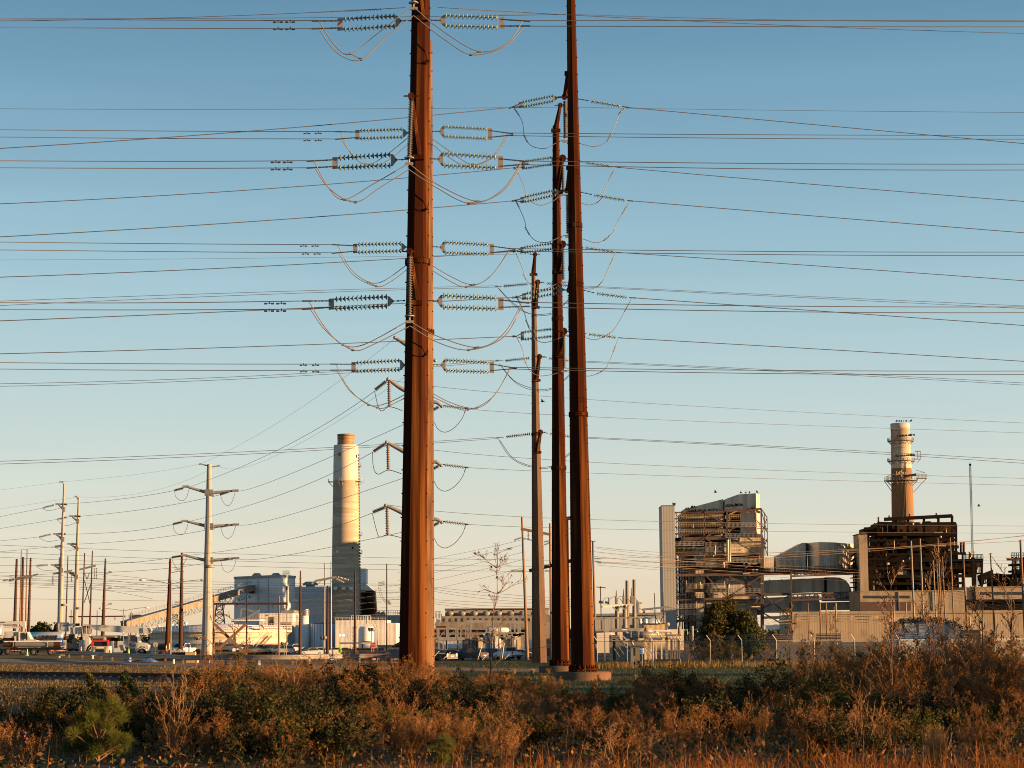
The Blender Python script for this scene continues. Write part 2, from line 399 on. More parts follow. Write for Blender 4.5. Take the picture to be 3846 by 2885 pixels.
def hang(pole, c, Y, p, q, n, r, m=None, dY=-1.3, ring=True):
    mb=MB(); a=at(c,*p,Y+dY); b=at(c,*q,Y+dY*.6); post_ins(mb,a,b,n,r,m or M_POLY)
    if ring:
        mb.m(M_GALV); R=r*1.5; mb.path([b+Vector((R*math.cos(i*math.pi/8),R*math.sin(i*math.pi/8),.06)) for i in range(17)],.03,5)
    mb.m(M_YOKE); mb.tube(b,b-Vector((0,0,.25)),.04,6); mb.beam(b-Vector((.18,0,.2)),b+Vector((.18,0,-.2)),.07,.12)
    mb.build('post_insulator',parent=pole)

# --- P1, nearest pole
Y1=92
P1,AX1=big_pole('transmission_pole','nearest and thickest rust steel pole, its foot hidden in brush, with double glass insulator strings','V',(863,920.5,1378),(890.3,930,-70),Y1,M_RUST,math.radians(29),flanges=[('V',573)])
for cap_,A_,N_,F_,C_ in (('A',(703,122),(628,125,32),(280,145,32),(155,147,24)),('A',(818,120),(883,122,32),(1240,135,30),(1365,139,16)),
   ('A',(692,945),(602,950,34),(250,968,30),(125,975,21)),('A',(812,942),(873,945,37),(1232,965,33),(1355,966,11)),
   ('B',(666,362),(582,366,28),(228,383,28),(100,388,24)),('B',(800,362),(868,365,35),(1234,380,32),(1360,385,13))):
    string_set(P1,cap_,Y1,A_,N_,F_,C_,13,.132)
arm(P1,'A',Y1,(714,-320),(768,95)); arm(P1,'A',Y1,(702,570),(745,920)); arm(P1,'B',Y1,(692,70),(735,360))
hang(P1,'A',Y1,(716,-290),(716,25),24,.13); hang(P1,'A',Y1,(703,600),(690,945),24,.13); hang(P1,'B',Y1,(693,100),(692,462),24,.13)
for i,(c,a,b,s) in enumerate((
  ('A',[(155,125),(250,270),(340,320),(500,200),(700,45)],[(160,180),(260,312),(400,355),(560,212),(712,95)],((340,318),(405,353))),
  ('A',[(125,955),(210,1110),(305,1185),(480,1090),(680,975)],[(132,1000),(220,1122),(370,1200),(520,1112),(690,1005)],((307,1185),(372,1200))),
  ('B',[(98,370),(190,520),(300,625),(430,620),(670,490)],[(105,415),(200,545),(355,655),(480,622),(690,515)],((297,624),(355,655))))):
    jumper(P1,c,Y1-.9,a); jumper(P1,c,Y1-1.1,b); spacer(P1,c,Y1-1,*s)
for c,a,b,s in (
  ('A',[(720,45),(870,170),(1100,305),(1270,258),(1362,125)],[(715,92),(900,235),(1060,325),(1250,280),(1365,165)],((1055,325),(1110,305))),
  ('A',[(695,975),(850,1090),(1095,1195),(1250,1120),(1358,960)],[(690,1008),(850,1112),(1050,1207),(1240,1140),(1352,985)],((1042,1206),(1098,1194))),
  ('B',[(700,488),(850,570),(1095,640),(1250,560),(1360,375)],[(695,513),(860,610),(1050,655),(1250,580),(1355,405)],((1042,655),(1098,640)))):
    jumper(P1,c,Y1-.9,a); jumper(P1,c,Y1-1.1,b); spacer(P1,c,Y1-1,*s)

# --- P2, behind P1
Y2=114
P2,AX2=big_pole('transmission_pole','pale rust steel pole half hidden right behind the nearest pole','V',(886,937,1378),(904,933.5,88),Y2,M_RUST2,math.radians(12),flanges=[('V',725)])
for cap_,A_,N_,F_,C_ in (('A',(692,787),(668,790,24),(383,800,24),(285,803,22)),('A',(825,780),(880,780,30),(1170,795,30),(1272,797,8)),
   ('A',(692,1465),(660,1467,22),(370,1475,24),(268,1477,24)),('A',(825,1463),(885,1468,32),(1180,1480,28),(1285,1482,7)),
   ('B',(685,742),(652,745,28),(360,757,25),(258,757,18)),('B',(825,742),(890,745,32),(1180,758,28),(1290,763,5))):
    string_set(P2,cap_,Y2,A_,N_,F_,C_,13,.132)
for c,a,b,s in (
  ('A',[(285,785),(350,920),(440,975),(540,930),(680,820)],[(290,830),(380,950),(470,982),(560,955),(680,860)],((435,974),(470,981))),
  ('A',[(810,810),(920,890),(1060,975),(1180,930),(1272,795)],[(810,840),(920,930),(1040,985),(1180,940),(1275,810)],((1035,985),(1070,975))),
  ('B',[(268,35),(340,170),(445,250),(540,245),(700,130)],[(275,85),(360,210),(495,278),(580,250),(700,160)],((443,252),(495,277))),
  ('B',[(760,110),(930,215),(1070,268),(1180,210),(1285,60)],[(760,140),(930,245),(1030,280),(1160,230),(1280,75)],((1028,280),(1075,267))),
  ('B',[(258,745),(330,880),(450,980),(560,970),(700,900)],[(262,780),(350,910),(500,998),(580,982),(700,920)],((448,981),(500,997))),
  ('B',[(760,870),(930,965),(1090,1000),(1200,920),(1290,760)],[(760,895),(940,985),(1040,1010),(1180,940),(1285,780)],((1038,1010),(1092,999)))):
    jumper(P2,c,Y2,a); jumper(P2,c,Y2-.2,b); spacer(P2,c,Y2-.1,*s)

# --- P3, right front
Y3=121
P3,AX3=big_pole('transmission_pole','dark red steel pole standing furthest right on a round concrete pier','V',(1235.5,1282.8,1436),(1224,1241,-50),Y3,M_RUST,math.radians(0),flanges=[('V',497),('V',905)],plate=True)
for cap_,A_,N_,F_,C_ in (('A',(1612,577),(1560,582,16),(1352,623,15),(1300,637)),('A',(1690,587),(1755,598),(1955,632),(1985,637)),
   ('A',(1625,1140),(1575,1140,15),(1362,1187,15),(1315,1192)),('A',(1705,1140),(1775,1155),(1985,1190),(2010,1193)),
   ('B',(1637,300),(1600,298,16),(1372,338,16),(1320,343)),('B',(1725,300),(1790,317),(1995,345),(2025,346))):
    string_set(P3,cap_,Y3,A_,N_,F_,C_,12,.12)
for c,ti,ro,p,q in (('A',(1612,575),(1640,425),(1615,600),(1617,820)),('A',(1628,1130),(1650,985),(1631,1155),(1633,1385)),('B',(1640,300),(1662,160),(1643,325),(1645,552))):
    arm(P3,c,Y3,ti,ro,.2,.3,dY=1.2,rootdY=.3); hang(P3,c,Y3,p,q,18,.13,dY=1.2,ring=False)
for c,a in (('A',[(1315,645),(1360,720),(1375,810),(1420,868),(1500,880),(1560,850),(1617,832),(1705,852),(1790,870),(1860,840),(1905,760),(1935,680),(1970,640)]),
  ('A',[(1325,1195),(1372,1300),(1390,1370),(1440,1428),(1510,1438),(1590,1405),(1635,1397),(1720,1418),(1810,1440),(1890,1390),(1930,1310),(2000,1195)]),
  ('B',[(1330,345),(1375,440),(1392,500),(1440,590),(1500,610),(1580,585),(1645,565),(1740,583),(1800,593),(1890,550),(1945,470),(2010,350)])):
    jumper(P3,c,Y3+.8,a,.02,beads=(.03,.19,.80,.97))
# --- P4
Y4=145
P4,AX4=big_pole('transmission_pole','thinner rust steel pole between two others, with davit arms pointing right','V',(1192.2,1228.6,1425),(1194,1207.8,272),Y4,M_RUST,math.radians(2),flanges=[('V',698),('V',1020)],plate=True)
for cap_,A_,N_,F_,C_ in (('A',(1597,945),(1548,953,20),(1368,980,22),(1325,995)),('A',(1625,945),(1725,963),(1910,990),(1935,994)),
   ('A',(1597,1455),(1548,1460,17),(1360,1485,16),(1320,1492)),('A',(1625,1455),(1725,1468),(1920,1497),(1940,1499)),
   ('B',(1605,545),(1562,550,22),(1362,572,22),(1320,574)),('B',(1630,545),(1745,560),(1930,582),(1950,584))):
    string_set(P4,cap_,Y4,A_,N_,F_,C_,11,.13)
for c,ti,ro,p,q in (('A',(1600,940),(1570,1130),(1601,965),(1605,1140)),('A',(1600,1450),(1570,1605),(1601,1475),(1605,1660)),('B',(1607,545),(1575,680),(1608,570),(1609,765))):
    arm(P4,c,Y4,ti,ro,.3,.4,dY=-1.0,rootdY=-.4); hang(P4,c,Y4,p,q,18,.15,dY=-1.0,ring=False)
arm(P4,'A',Y4,(1587,625),(1560,765),.2,.35,dY=-.2,rootdY=-.1)
for c,a in (('A',[(1325,1000),(1370,1100),(1400,1185),(1470,1218),(1540,1195),(1605,1160),(1715,1205),(1770,1215),(1830,1180),(1865,1090),(1915,995)]),
  ('A',[(1325,1500),(1365,1600),(1380,1650),(1430,1705),(1500,1715),(1603,1672),(1700,1700),(1770,1715),(1830,1680),(1862,1615),(1915,1500)]),
  ('B',[(1330,580),(1362,650),(1375,710),(1405,775),(1460,808),(1540,800),(1609,782),(1700,803),(1770,808),(1850,770),(1882,715),(1930,590)])):
    jumper(P4,c,Y4-.5,a,.024,beads=(.03,.2,.8,.97))
# --- P5
Y5=198
P5,AX5=big_pole('transmission_pole','lighter grey brown steel pole, leftmost of the right hand group, with dark insulators','V',(1150,1180.5,1429),(1148.2,1156,580),Y5,M_RUST3,math.radians(8),flanges=[('V',663),('V',947)])
arm(P5,'B',Y5,(1437,88),(1428,200),.25,.4,dY=-.1,rootdY=-.05)
for A_,N_,F_,C_,F2,N2 in (((1450,255),(1405,262),(1240,278),(1210,278),(1648,275),(1495,258)),((1462,695),(1415,702),(1250,720),(1215,718),(1650,720),(1508,702)),((1467,1143),(1420,1152),(1255,1172),(1220,1176),(1655,1170),(1515,1150))):
    string_set(P5,'B',Y5,A_,N_,F_,C_,13,.17,M_PORC,M_CAP); string_set(P5,'B',Y5,(A_[0]+6,A_[1]),N2,F2,(F2[0]+25,F2[1]+3),11,.17,M_PORC,M_CAP)
for ti,ro in (((1453,253),(1440,395)),((1463,695),(1445,828)),((1469,1143),(1450,1255))): arm(P5,'B',Y5,ti,ro,.3,.42,dY=-1,rootdY=-.4)
for a in ([(1215,285),(1290,368),(1370,428),(1480,450),(1560,430),(1650,345)],[(1222,290),(1310,378),(1400,437),(1490,443),(1570,420),(1655,330)],
  [(1225,735),(1290,820),(1360,872),(1450,897),(1540,885),(1655,800)],[(1232,745),(1305,830),(1375,868),(1460,888),(1550,875),(1660,785)],
  [(1220,1185),(1280,1280),(1355,1332),(1460,1357),(1540,1347),(1655,1265)],[(1228,1190),(1295,1285),(1365,1328),(1460,1350),(1550,1337),(1660,1250)]):
    jumper(P5,'B',Y5-.3,a,.026,M_WIRE)

# ------------------------------------------------------------------ hidden tubular poles behind P1 with curved arms
def curved_arm(pole,c,Y,pts,r0,r1,m):
    mb=MB(); mb.m(m); P=smooth_path([at(c,x,y,Y) for x,y in pts],5); n=len(P)
    mb.path(P,[r0+(r1-r0)*i/(n-1) for i in range(n)],8); mb.sphere(P[-1],r1*1.3,8,6); mb.build('curved_arm',parent=pole); return P[-1]
YN=165
N1,AXN=big_pole('tubular_pole','galvanised tubular pole mostly hidden behind the nearest rust pole, its curved arms reaching left','B',(690,735,2100),(700,722,560),YN,M_GALV,.2,bolts=False,n=12,group='galvanised tubular poles')
for tip,mid,root in (((565,828),(640,882),(712,915)),((556,1203),(635,1245),(712,1285)),((551,1578),(630,1612),(712,1655)),((606,582),(655,612),(715,650))):
    curved_arm(N1,'B',YN,[root,mid,tip],.22,.12,M_GALV)
for tip,e in (((552,842),(488,893)),((548,1212),(478,1258)),((545,1590),(475,1618))):
    mb=MB(); post_ins(mb,at('B',*tip,YN),at('B',*e,YN),12,.19,M_POLY); mb.m(M_WIRE); mb.tube(at('B',*tip,YN),at('B',tip[0]+14,tip[1]-14,YN),.05,5); mb.build('strain_insulator',parent=N1)
for p,q in (((570,840),(573,990)),((564,1215),(567,1365)),((559,1590),(562,1750))):
    mb=MB(); post_ins(mb,at('B',*p,YN),at('B',*q,YN),11,.17,M_PORC); mb.build('suspension_insulator',parent=N1)
for a in ([(485,900),(505,985),(528,1017),(573,992),(650,1015)],[(473,1262),(478,1350),(505,1392),(567,1368),(645,1390)],[(472,1625),(495,1720),(515,1765),(562,1752),(640,1768)]):
    jumper(N1,'B',YN,a,.03,M_WIRE)
YM=185
N2,_=big_pole('tubular_pole','second galvanised tubular pole hidden behind the nearest rust pole, its curved arms reaching right','B',(755,800,2100),(762,786,800),YM,M_GALV,.2,bolts=False,n=12,group='galvanised tubular poles')
for tip,mid,root in (((884,990),(845,965),(775,985)),((880,1340),(840,1318),(775,1338)),((884,1678),(845,1660),(775,1680)),((845,718),(820,712),(778,730))):
    curved_arm(N2,'B',YM,[root,mid,tip],.2,.13,M_GALV)
for y0 in (985,1335,1672):
    mb=MB(); disc_string(mb,at('B',903,y0+2,YM),at('B',1020,y0+16,YM),12,.17,M_PORC,M_CAP); mb.m(M_WIRE); mb.tube(at('B',884,y0,YM),at('B',905,y0+2,YM),.05,5); mb.tube(at('B',1018,y0+16,YM),at('B',1042,y0+19,YM),.06,5); mb.build('insulator_string',parent=N2)
    mb=MB(); post_ins(mb,at('B',866,y0+8,YM),at('B',800,y0+42,YM),12,.19,M_POLY); mb.build('strain_insulator',parent=N2)
    jumper(N2,'B',YM,[(1025,y0+22),(1005,y0+75),(960,y0+130),(905,y0+158),(862,y0+140),(835,y0+95),(800,y0+60)],.028,M_WIRE,beads=(.03,))

# ------------------------------------------------------------------ wires
def wire(label, pts, r=.02, name='power_line', cat='power line', group=None, m=None, sag=0.0, twist=None):
    """pts: (crop,x,y,Y); 2 points + sag, or 3+ points smooth"""
    P=[at(*p) for p in pts]
    if len(P)==2:
        n=18; Q=[P[0].lerp(P[1],i/n)-Vector((0,0,sag*4*(i/n)*(1-i/n))) for i in range(n+1)]
    elif len(P)==3:                       # one parabola through the three
        t1=(P[1]-P[0]).length/((P[1]-P[0]).length+(P[2]-P[1]).length); n=22; Q=[]
        for i in range(n+1):
            t=i/n; Q.append(P[0]*((t-t1)*(t-1)/(t1))+P[1]*(t*(t-1)/(t1*(t1-1)))+P[2]*(t*(t-t1)/(1-t1)))
    else: Q=smooth_path(P,8)
    for i0,i1,pt in ((0,1,pts[0]),(-1,-2,pts[-1])):      # carry a wire that leaves the frame on to its far support
        if pt[0] in 'VDJ' and not 0<=(CR[pt[0]][0]+pt[1]*CR[pt[0]][2])<=3846:
            d=(Q[i0]-Q[i1]).normalized(); X=[Q[i0]+d*(12*k)+Vector((0,0,.012*k*k*(1 if d.z<0 else -1)*3)) for k in range(1,5)]
            Q=(X[::-1]+Q) if i0==0 else (Q+X)
    mb=MB(); mb.m(m or M_WIRE); mb.path(Q,r,5)
    for (a,b) in (twist or ()):
        p=at(*a); q=at(*b); k=int((q-p).length/.16)
        for i in range(k):
            c=p+(q-p)*(i/k); d=(q-p).normalized(); mb.m(M_YOKE)
            mb.beam(c+Vector((0,0,.045)),c+d*.13-Vector((0,0,.045)),.03,.03)
    o=mb.build(name); tag(o,label,cat,group); return o
def damper(c,x,y,Y,label,k=1.0):
    mb=MB(); mb.m(M_WIRE); p=at(c,x,y,Y); d=.17*k
    mb.box(p+Vector((0,0,.03)),(.05,.05,.10)); mb.tube(p-Vector((d,0,.03)),p+Vector((d,0,-.03)),.012,5)
    for s in (-1,1): mb.tube(p+Vector((s*d-.09*k,0,-.03)),p+Vector((s*d+.06*k,0,-.03)),.045*k,7)
    tag(mb.build('vibration_damper'),label,'line damper','vibration dampers clamped to the wires')
GL='conductors running left from the rust poles'; GR='conductors running right from the rust poles'
LV={'P1':'nearest rust pole','P2':'half hidden pole','P3':'furthest right pole','P4':'thin middle pole','P5':'light brown pole'}
TI=('top','middle','bottom'); UL=('upper','lower')
for t,(c,x,y,h,l0,l1) in enumerate((('A',155,147,24,42,60),('A',125,975,21,348,363),('B',100,388,24,654,669))):
    for k in (0,1):
        yy=y+(-h,h)[k]; ys=(l0,l1)[k]
        wire(f'{UL[k]} wire of the {TI[t]} pair going left from the {LV["P1"]}',[(c,x,yy,Y1),('V',200,ys+.6,Y1-3),('V',-160,ys-3,Y1-9)],.019,group=GL)
for t,(c,x,y,h,l0,l1) in enumerate((('A',285,803,22,281,297),('A',268,1477,24,524,541),('B',258,757,18,784,798))):
    for k in (0,1):
        yy=y+(-h,h)[k]; ys=(l0,l1)[k]
        wire(f'{UL[k]} wire of the {TI[t]} pair going left from the {LV["P2"]}',[(c,x,yy,Y2),('V',200,ys+1.2,Y2-3),('V',-160,ys-3,Y2-9)],.02,group=GL)
for t,(c,x,y,h,l0,l1) in enumerate((('A',1365,139,16,45,58),('A',1355,966,11,354,366),('B',1360,385,13,662,674))):
    for k in (0,1):
        yy=y+(-h,h)[k]; ys=(l0,l1)[k]
        wire(f'{UL[k]} wire of the {TI[t]} pair going right from the {LV["P1"]}',[(c,x,yy,Y1),('V',1700,ys-.6,Y1+3),('V',2380,ys,Y1+9)],.019,group=GR)
for t,(c,x,y,h,l0,l1) in enumerate((('A',1272,797,8,291,299),('A',1285,1482,7,543,550),('B',1290,763,5,800,807))):
    for k in (0,1):
        yy=y+(-h,h)[k]; ys=(l0,l1)[k]
        wire(f'{UL[k]} wire of the {TI[t]} pair going right from the {LV["P2"]}',[(c,x,yy,Y2),('V',1700,ys+.4,Y2+3),('V',2380,ys+1,Y2+9)],.02,group=GR)
for t,((c,x,y),a,b) in enumerate(((('A',1300,637),276,321),(('A',1315,1192),472.5,511),(('B',1320,343),667,690))):
    wire(f'single {TI[t]} wire sloping down left from the {LV["P3"]}',[(c,x,y,Y3),('V',632.7,a,Y3-6),('V',-160,b+9,Y3-14)],.024,group=GL)
for t,((c,x,y),a,b) in enumerate(((('A',1985,637),273,311),(('A',2010,1192),470,502),(('B',2025,346),674,701))):
    wire(f'single {TI[t]} wire sloping down right from the {LV["P3"]}',[(c,x,y,Y3),('V',1800,a,Y3+4),('V',2380,b+14,Y3+8)],.024,group=GR)
for t,((c,x,y),a,b) in enumerate(((('A',1325,995),404,441),(('A',1320,1492),572,598),(('B',1320,574),746,762))):
    wire(f'single {TI[t]} wire sloping down left from the {LV["P4"]}',[(c,x,y,Y4),('V',632.7,a,Y4-6),('V',-160,b+6,Y4-14)],.026,group=GL)
for t,((c,x,y),a,b) in enumerate(((('A',1935,994),402,438),(('A',1940,1499),577,609),(('B',1950,584),756,781))):
    wire(f'single {TI[t]} wire sloping down right from the {LV["P4"]}',[(c,x,y,Y4),('V',1800,a,Y4+4),('V',2380,b+10,Y4+8)],.026,group=GR)
for t,(x,y,ym,a0,a1) in enumerate(((1215,278,632,653,664),(1220,718,811,827,832),(1220,1176,974,997,1003))):
    for k in (0,1):
        wire(f'{UL[k]} thin wire of the {TI[t]} pair going left from the {LV["P5"]}',[('B',x,y-4+8*k,Y5),('V',632.7,ym-3+5*k,Y5-8),('V',-160,(a0,a1)[k]+4,Y5-16)],.022,group=GL,m=M_WIRE)
for t,(x,y,ym,a0,a1) in enumerate(((1672,276,638,660,667),(1675,722,800,829,834),(1680,1173,965,997,1005))):
    for k in (0,1):
        wire(f'{UL[k]} thin wire of the {TI[t]} pair going right from the {LV["P5"]}',[('B',x,y-3+6*k,Y5),('V',1650,ym+(1 if k else -2),Y5+6),('V',2380,(a0,a1)[k]+8,Y5+14)],.022,group=GR)
# shield wires
tw=(('A',985,56,Y1),('A',1365,74,Y1+.5))
wire('shield wire with spiral wraps going left from the top of the nearest rust pole',[('A',665,46,Y1),('A',0,80,Y1-1),('V',-160,46,Y1-6)],.014,group=GL,twist=[(('A',150,73,Y1),('A',530,55,Y1))])
wire('shield wire with spiral wraps going right from the top of the nearest rust pole',[('A',860,44,Y1),('A',1440,78,Y1+1),('V',2380,76,Y1+9)],.014,group=GR,twist=[tw])
wire('shield wire arriving at the furthest right rust pole from the left',[('A',1615,86,Y3),('A',830,98,Y3),('V',-160,40,Y3-6)],.014,group=GL,twist=[(('A',1190,91,Y3),('A',1430,88,Y3))])
wire('shield wire leaving the furthest right rust pole to the right',[('A',1680,86,Y3),('A',2212,103,Y3+2),('V',2380,46,Y3+6)],.014,group=GR,twist=[(('A',1820,91,Y3),('A',1995,96,Y3))])
wire('thin shield wire going left from the arm on the thin rust pole',[('A',1580,636,Y4),('V',632,236,Y4-4),('V',-160,234,Y4-10)],.014,group=GL,twist=[(('A',1250,640,Y4),('A',1480,637,Y4))])
wire('thin shield wire going right from the arm on the thin rust pole',[('A',1590,636,Y4),('V',1500,236,Y4+4),('V',2380,244,Y4+8)],.014,group=GR,twist=[(('A',1760,639,Y4),('A',1900,641,Y4))])
wire('faint shield wire going left from the tip of the light grey brown pole',[('B',1432,85,Y5),('V',632,557,Y5-4),('V',-160,562,Y5-10)],.012,group=GL)
for c,xs,ys,Y,nm in (('A',((60,790),(60,832)),(0,66),Y2,'top'),('A',((40,1458),(52,1505)),(0,68),Y2,'middle'),('B',((38,743),(40,781)),(0,72),Y2,'bottom')):
    for k,(x,y) in enumerate(xs):
        for j,dx in enumerate(ys): damper(c,x+dx+25,y,Y-.6,f'{("inner","outer")[1-j]} damper on the {UL[k]} wire of the {nm} pair left of the half hidden pole',.8)
for V_,t in (((601,46),'top'),((596,349),'middle'),((582,654),'bottom')):
    for k in (0,1):
        for j in (0,1): damper('V',V_[0]+26*j,V_[1]+(0,15.5 if t!='bottom' else 16)[k]+.6,Y1-.5,f'{("outer","inner")[j]} damper on the {UL[k]} wire of the {t} pair left of the nearest pole',.9)
# conductors of the hidden tubular poles
GN='slanting conductors between the tubular poles'
YS=285
for lab,a,b,c in (
 ('top slanting wire from left curved arm to the big pale pole',('B',485,900,YN),('B',0,1203,215),('D',1215,304,YS)),
 ('middle slanting wire from left curved arm to the big pale pole',('B',473,1262,YN),('B',0,1487,215),('D',1215,524,YS)),
 ('bottom slanting wire from left curved arm to the big pale pole',('B',472,1622,YN),('C',0,510,215),('D',1205,742,YS)),
 ('top slanting wire from behind the nearest pole to the big pale pole',('B',730,1065,YM),('B',0,1385,225),('D',1518,328,YS)),
 ('middle slanting wire from behind the nearest pole to the big pale pole',('B',730,1390,YM),('B',0,1628,225),('D',1518,543,YS)),
 ('bottom slanting wire from behind the nearest pole to the big pale pole',('C',730,455,YM),('C',0,603,225),('D',1518,760,YS)),
 ('thin shield wire slanting down to the left tip on top of the big pale pole',('B',608,586,YN),('B',0,1030,215),('D',1275,160,YS)),
 ('thin shield wire slanting down to the right tip on top of the big pale pole',('B',780,735,YM),('B',0,1232,225),('D',1400,170,YS))):
    wire(lab,[a,b,c],.022 if 'shield' not in lab else .011,group=GN,m=M_WIRE)
for k,(y0,ym,yr) in enumerate(((1005,1043,938),(1353,1380,1051),(1690,1712,1153))):
    wire(f'{TI[k]} conductor leaving the right curved arm towards the far right',[('B',1040,y0,YM),('B',1600,ym,YM+30),('V',2300,yr,YM+80)],.019,group=GN,m=M_WIRE)
for k,(y0,ym,yr) in enumerate(((862,925,918),(1238,1300,1036),(1605,1648,1137))):
    wire(f'{TI[k]} conductor from the left curved arm passing behind the poles to the far right',[('B',570,y0-30,YN),('B',1420,ym,YN+40),('V',2300,yr,YN+90)],.019,group=GN,m=M_WIRE)
# ------------------------------------------------------------------ building materials
M_WSID=mat('white_siding',(0.72,0.75,0.77),0.6,0,(0.64,0.665,0.68),.15,(1,1,.2),rib=.9)
M_WALLW=mat('white_metal_wall',(0.72,0.69,0.64),0.55,0,(0.62,0.58,0.52),.4,rib=1.2)
M_GSID=mat('grey_siding',(0.34,0.345,0.34),0.6,0,(0.27,0.27,0.265),.2,(1,1,.15),rib=.7)
M_PANEL=mat('stair_tower_siding',(0.33,0.325,0.30),0.6,0,(0.28,0.275,0.255),.12,(1,1,.1),rib=1.1)
M_STAIN=mat('stained_duct_siding',(0.66,0.57,0.45),0.7,0,(0.40,0.33,0.25),.35,(1,1,.10),rib=1.0,lo=.38,hi=.62)
M_STAIND=mat('dark_stained_duct',(0.50,0.44,0.36),0.75,0,(0.30,0.255,0.20),.35,(1,1,.12),rib=1.0)
M_YEL=mat('yellowed_casing',(0.33,0.24,0.13),0.7,0,(0.20,0.14,0.08),.5,(1,1,.3))
M_MAUVE=mat('primed_structural_steel',(0.105,0.068,0.058),0.75,0,(0.07,0.045,0.038),1.0,spec=.2)
M_BLACK=mat('shade_dark_steel',(0.008,0.007,0.006),0.9,0,(0.016,0.011,0.008),.6,spec=.04)  # the boiler's shade is put into this colour, steel darkened to near black
M_BROWN=mat('dark_brown_casing',(0.026,0.014,0.009),0.85,0,(0.048,0.028,0.017),.25,spec=.08)  # brown casing, darkened further for the shade on the boiler
M_TANS=mat('tan_siding',(0.36,0.28,0.185),0.7,0,(0.27,0.205,0.13),.5,(1,1,.08),rib=.75,col3=(.20,.15,.10),scale3=.25,lo3=.55,hi3=.75)
M_TANW=mat('tan_wall',(0.34,0.265,0.175),0.75,0,(0.24,0.185,0.12),.5,(1,1,.12),col3=(.17,.13,.09),scale3=.22,lo3=.55,hi3=.78)
M_GOLD=mat('yellow_tan_siding',(0.55,0.42,0.22),0.6,rib=.8)
M_TANK=mat('cream_tank_paint',(0.66,0.60,0.50),0.5,0,(0.58,0.50,0.38),.12,(1,1,.5))
M_TANKR=mat('pale_tank_roof',(0.62,0.62,0.62),0.5)
M_CHIM=mat('chimney_concrete',(0.50,0.41,0.30),0.85,0,(0.33,0.265,0.19),.42,(.1,.1,1.5),lo=.42,hi=.6,bump=.1,col3=(.36,.29,.21),scale3=.05,lo3=.5,hi3=.6)
M_CHIMU=mat('pale_chimney_concrete',(0.60,0.53,0.43),0.8,0,(0.53,0.46,0.37),.3,(1,1,.2))
M_CAPB=mat('bronze_chimney_cap',(0.25,0.15,0.07),0.6,.2,(.33,.2,.10),.8,(.2,.2,2))
M_CHB=mat('brown_chimney_concrete',(0.22,0.115,0.045),0.85,0,(0.165,0.085,0.035),.4,(1,1,.12))
M_CHW=mat('stained_white_chimney',(0.55,0.49,0.41),0.8,0,(0.36,0.30,0.24),.35,(1,1,.15))
M_WIN=mat('dark_window_glass',(0.02,0.022,0.025),0.15,spec=.6)
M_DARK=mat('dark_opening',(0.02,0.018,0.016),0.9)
M_BLUE=mat('pale_blue_dome_paint',(0.28,0.36,0.46),0.5)
M_PIPE=mat('aluminium_pipe_lagging',(0.45,0.40,0.34),0.45,.3)
M_WHITE=mat('white_enamel',(0.74,0.73,0.70),0.4,0,(0.68,0.66,0.62),3)
M_BEIGE=mat('beige_render',(0.34,0.32,0.28),0.7,0,(0.26,0.235,0.20),.3)
M_OLDW=mat('weathered_pale_cladding',(0.27,0.24,0.19),0.7,0,(0.15,0.125,0.095),.45,(1,1,.2))
M_BIRD=mat('bird_feathers',(0.012,0.011,0.011),0.8)
GP=0
def fp(mb, c, pts, y, ztop_at, z0=0.0):   # footprint prism: pts=(x,Y); height from image row y at depth ztop_at
    z1=at(c,pts[0][0],y,ztop_at).z if y is not None else ztop_at
    P=[Vector((at(c,x,700,Y).x,Y,z0)) for x,Y in pts]
    a=sum((P[i].x*P[(i+1)%len(P)].y-P[(i+1)%len(P)].x*P[i].y) for i in range(len(P)))
    if a>0: P=P[::-1]
    mb.prism(P,(0,0,z1-z0)); return z1
def gb(mb,c,x0,y0,x1,y1,Y,d,z0=0.0):     # rb that reaches down to the ground
    a=at(c,x0,y0,Y).x; b=at(c,x1,y0,Y).x; mb.bx(a,b,Y,Y+d,z0,at(c,(x0+x1)/2,y0,Y).z)
def truss(mb,p,q,h,n,w=.25,dep=0):
    p=Vector(p); q=Vector(q); H=Vector((0,0,h))
    for D in ((0,) if not dep else (0,dep)):
        o=Vector((0,D,0)); mb.beam(p+o,q+o,w); mb.beam(p+o+H,q+o+H,w)
        for i in range(n):
            a=p+o+(q-p)*(i/n); b=p+o+(q-p)*((i+1)/n)
            mb.beam(a,a+H,w*.6); mb.beam(a if i%2 else a+H,b+H if i%2 else b,w*.6)
def rail(mb,p,q,n,h=1.1,w=.06):
    p=Vector(p); q=Vector(q); H=Vector((0,0,h)); mb.beam(p+H,q+H,w); mb.beam(p+H*.5,q+H*.5,w*.8)
    for i in range(n+1): a=p+(q-p)*(i/n); mb.beam(a,a+H,w)
def lcyl(mb,c,xl,xr,yt,yb,Y,prof_extra=(),n=40):
    k=mpp(c,Y); r=(xr-xl)/2*k; cx=at(c,(xl+xr)/2,yt,Y).x; zt=at(c,(xl+xr)/2,yt,Y).z; zb=0 if yb is None else at(c,(xl+xr)/2,yb,Y).z
    mb.lathe((cx,Y+r,zb),(0,0,1),[(0,r),(zt-zb,r)]+list(prof_extra)+[(zt-zb+(prof_extra[-1][0]-(zt-zb) if prof_extra else .01),.01)],n); return cx,r,zt
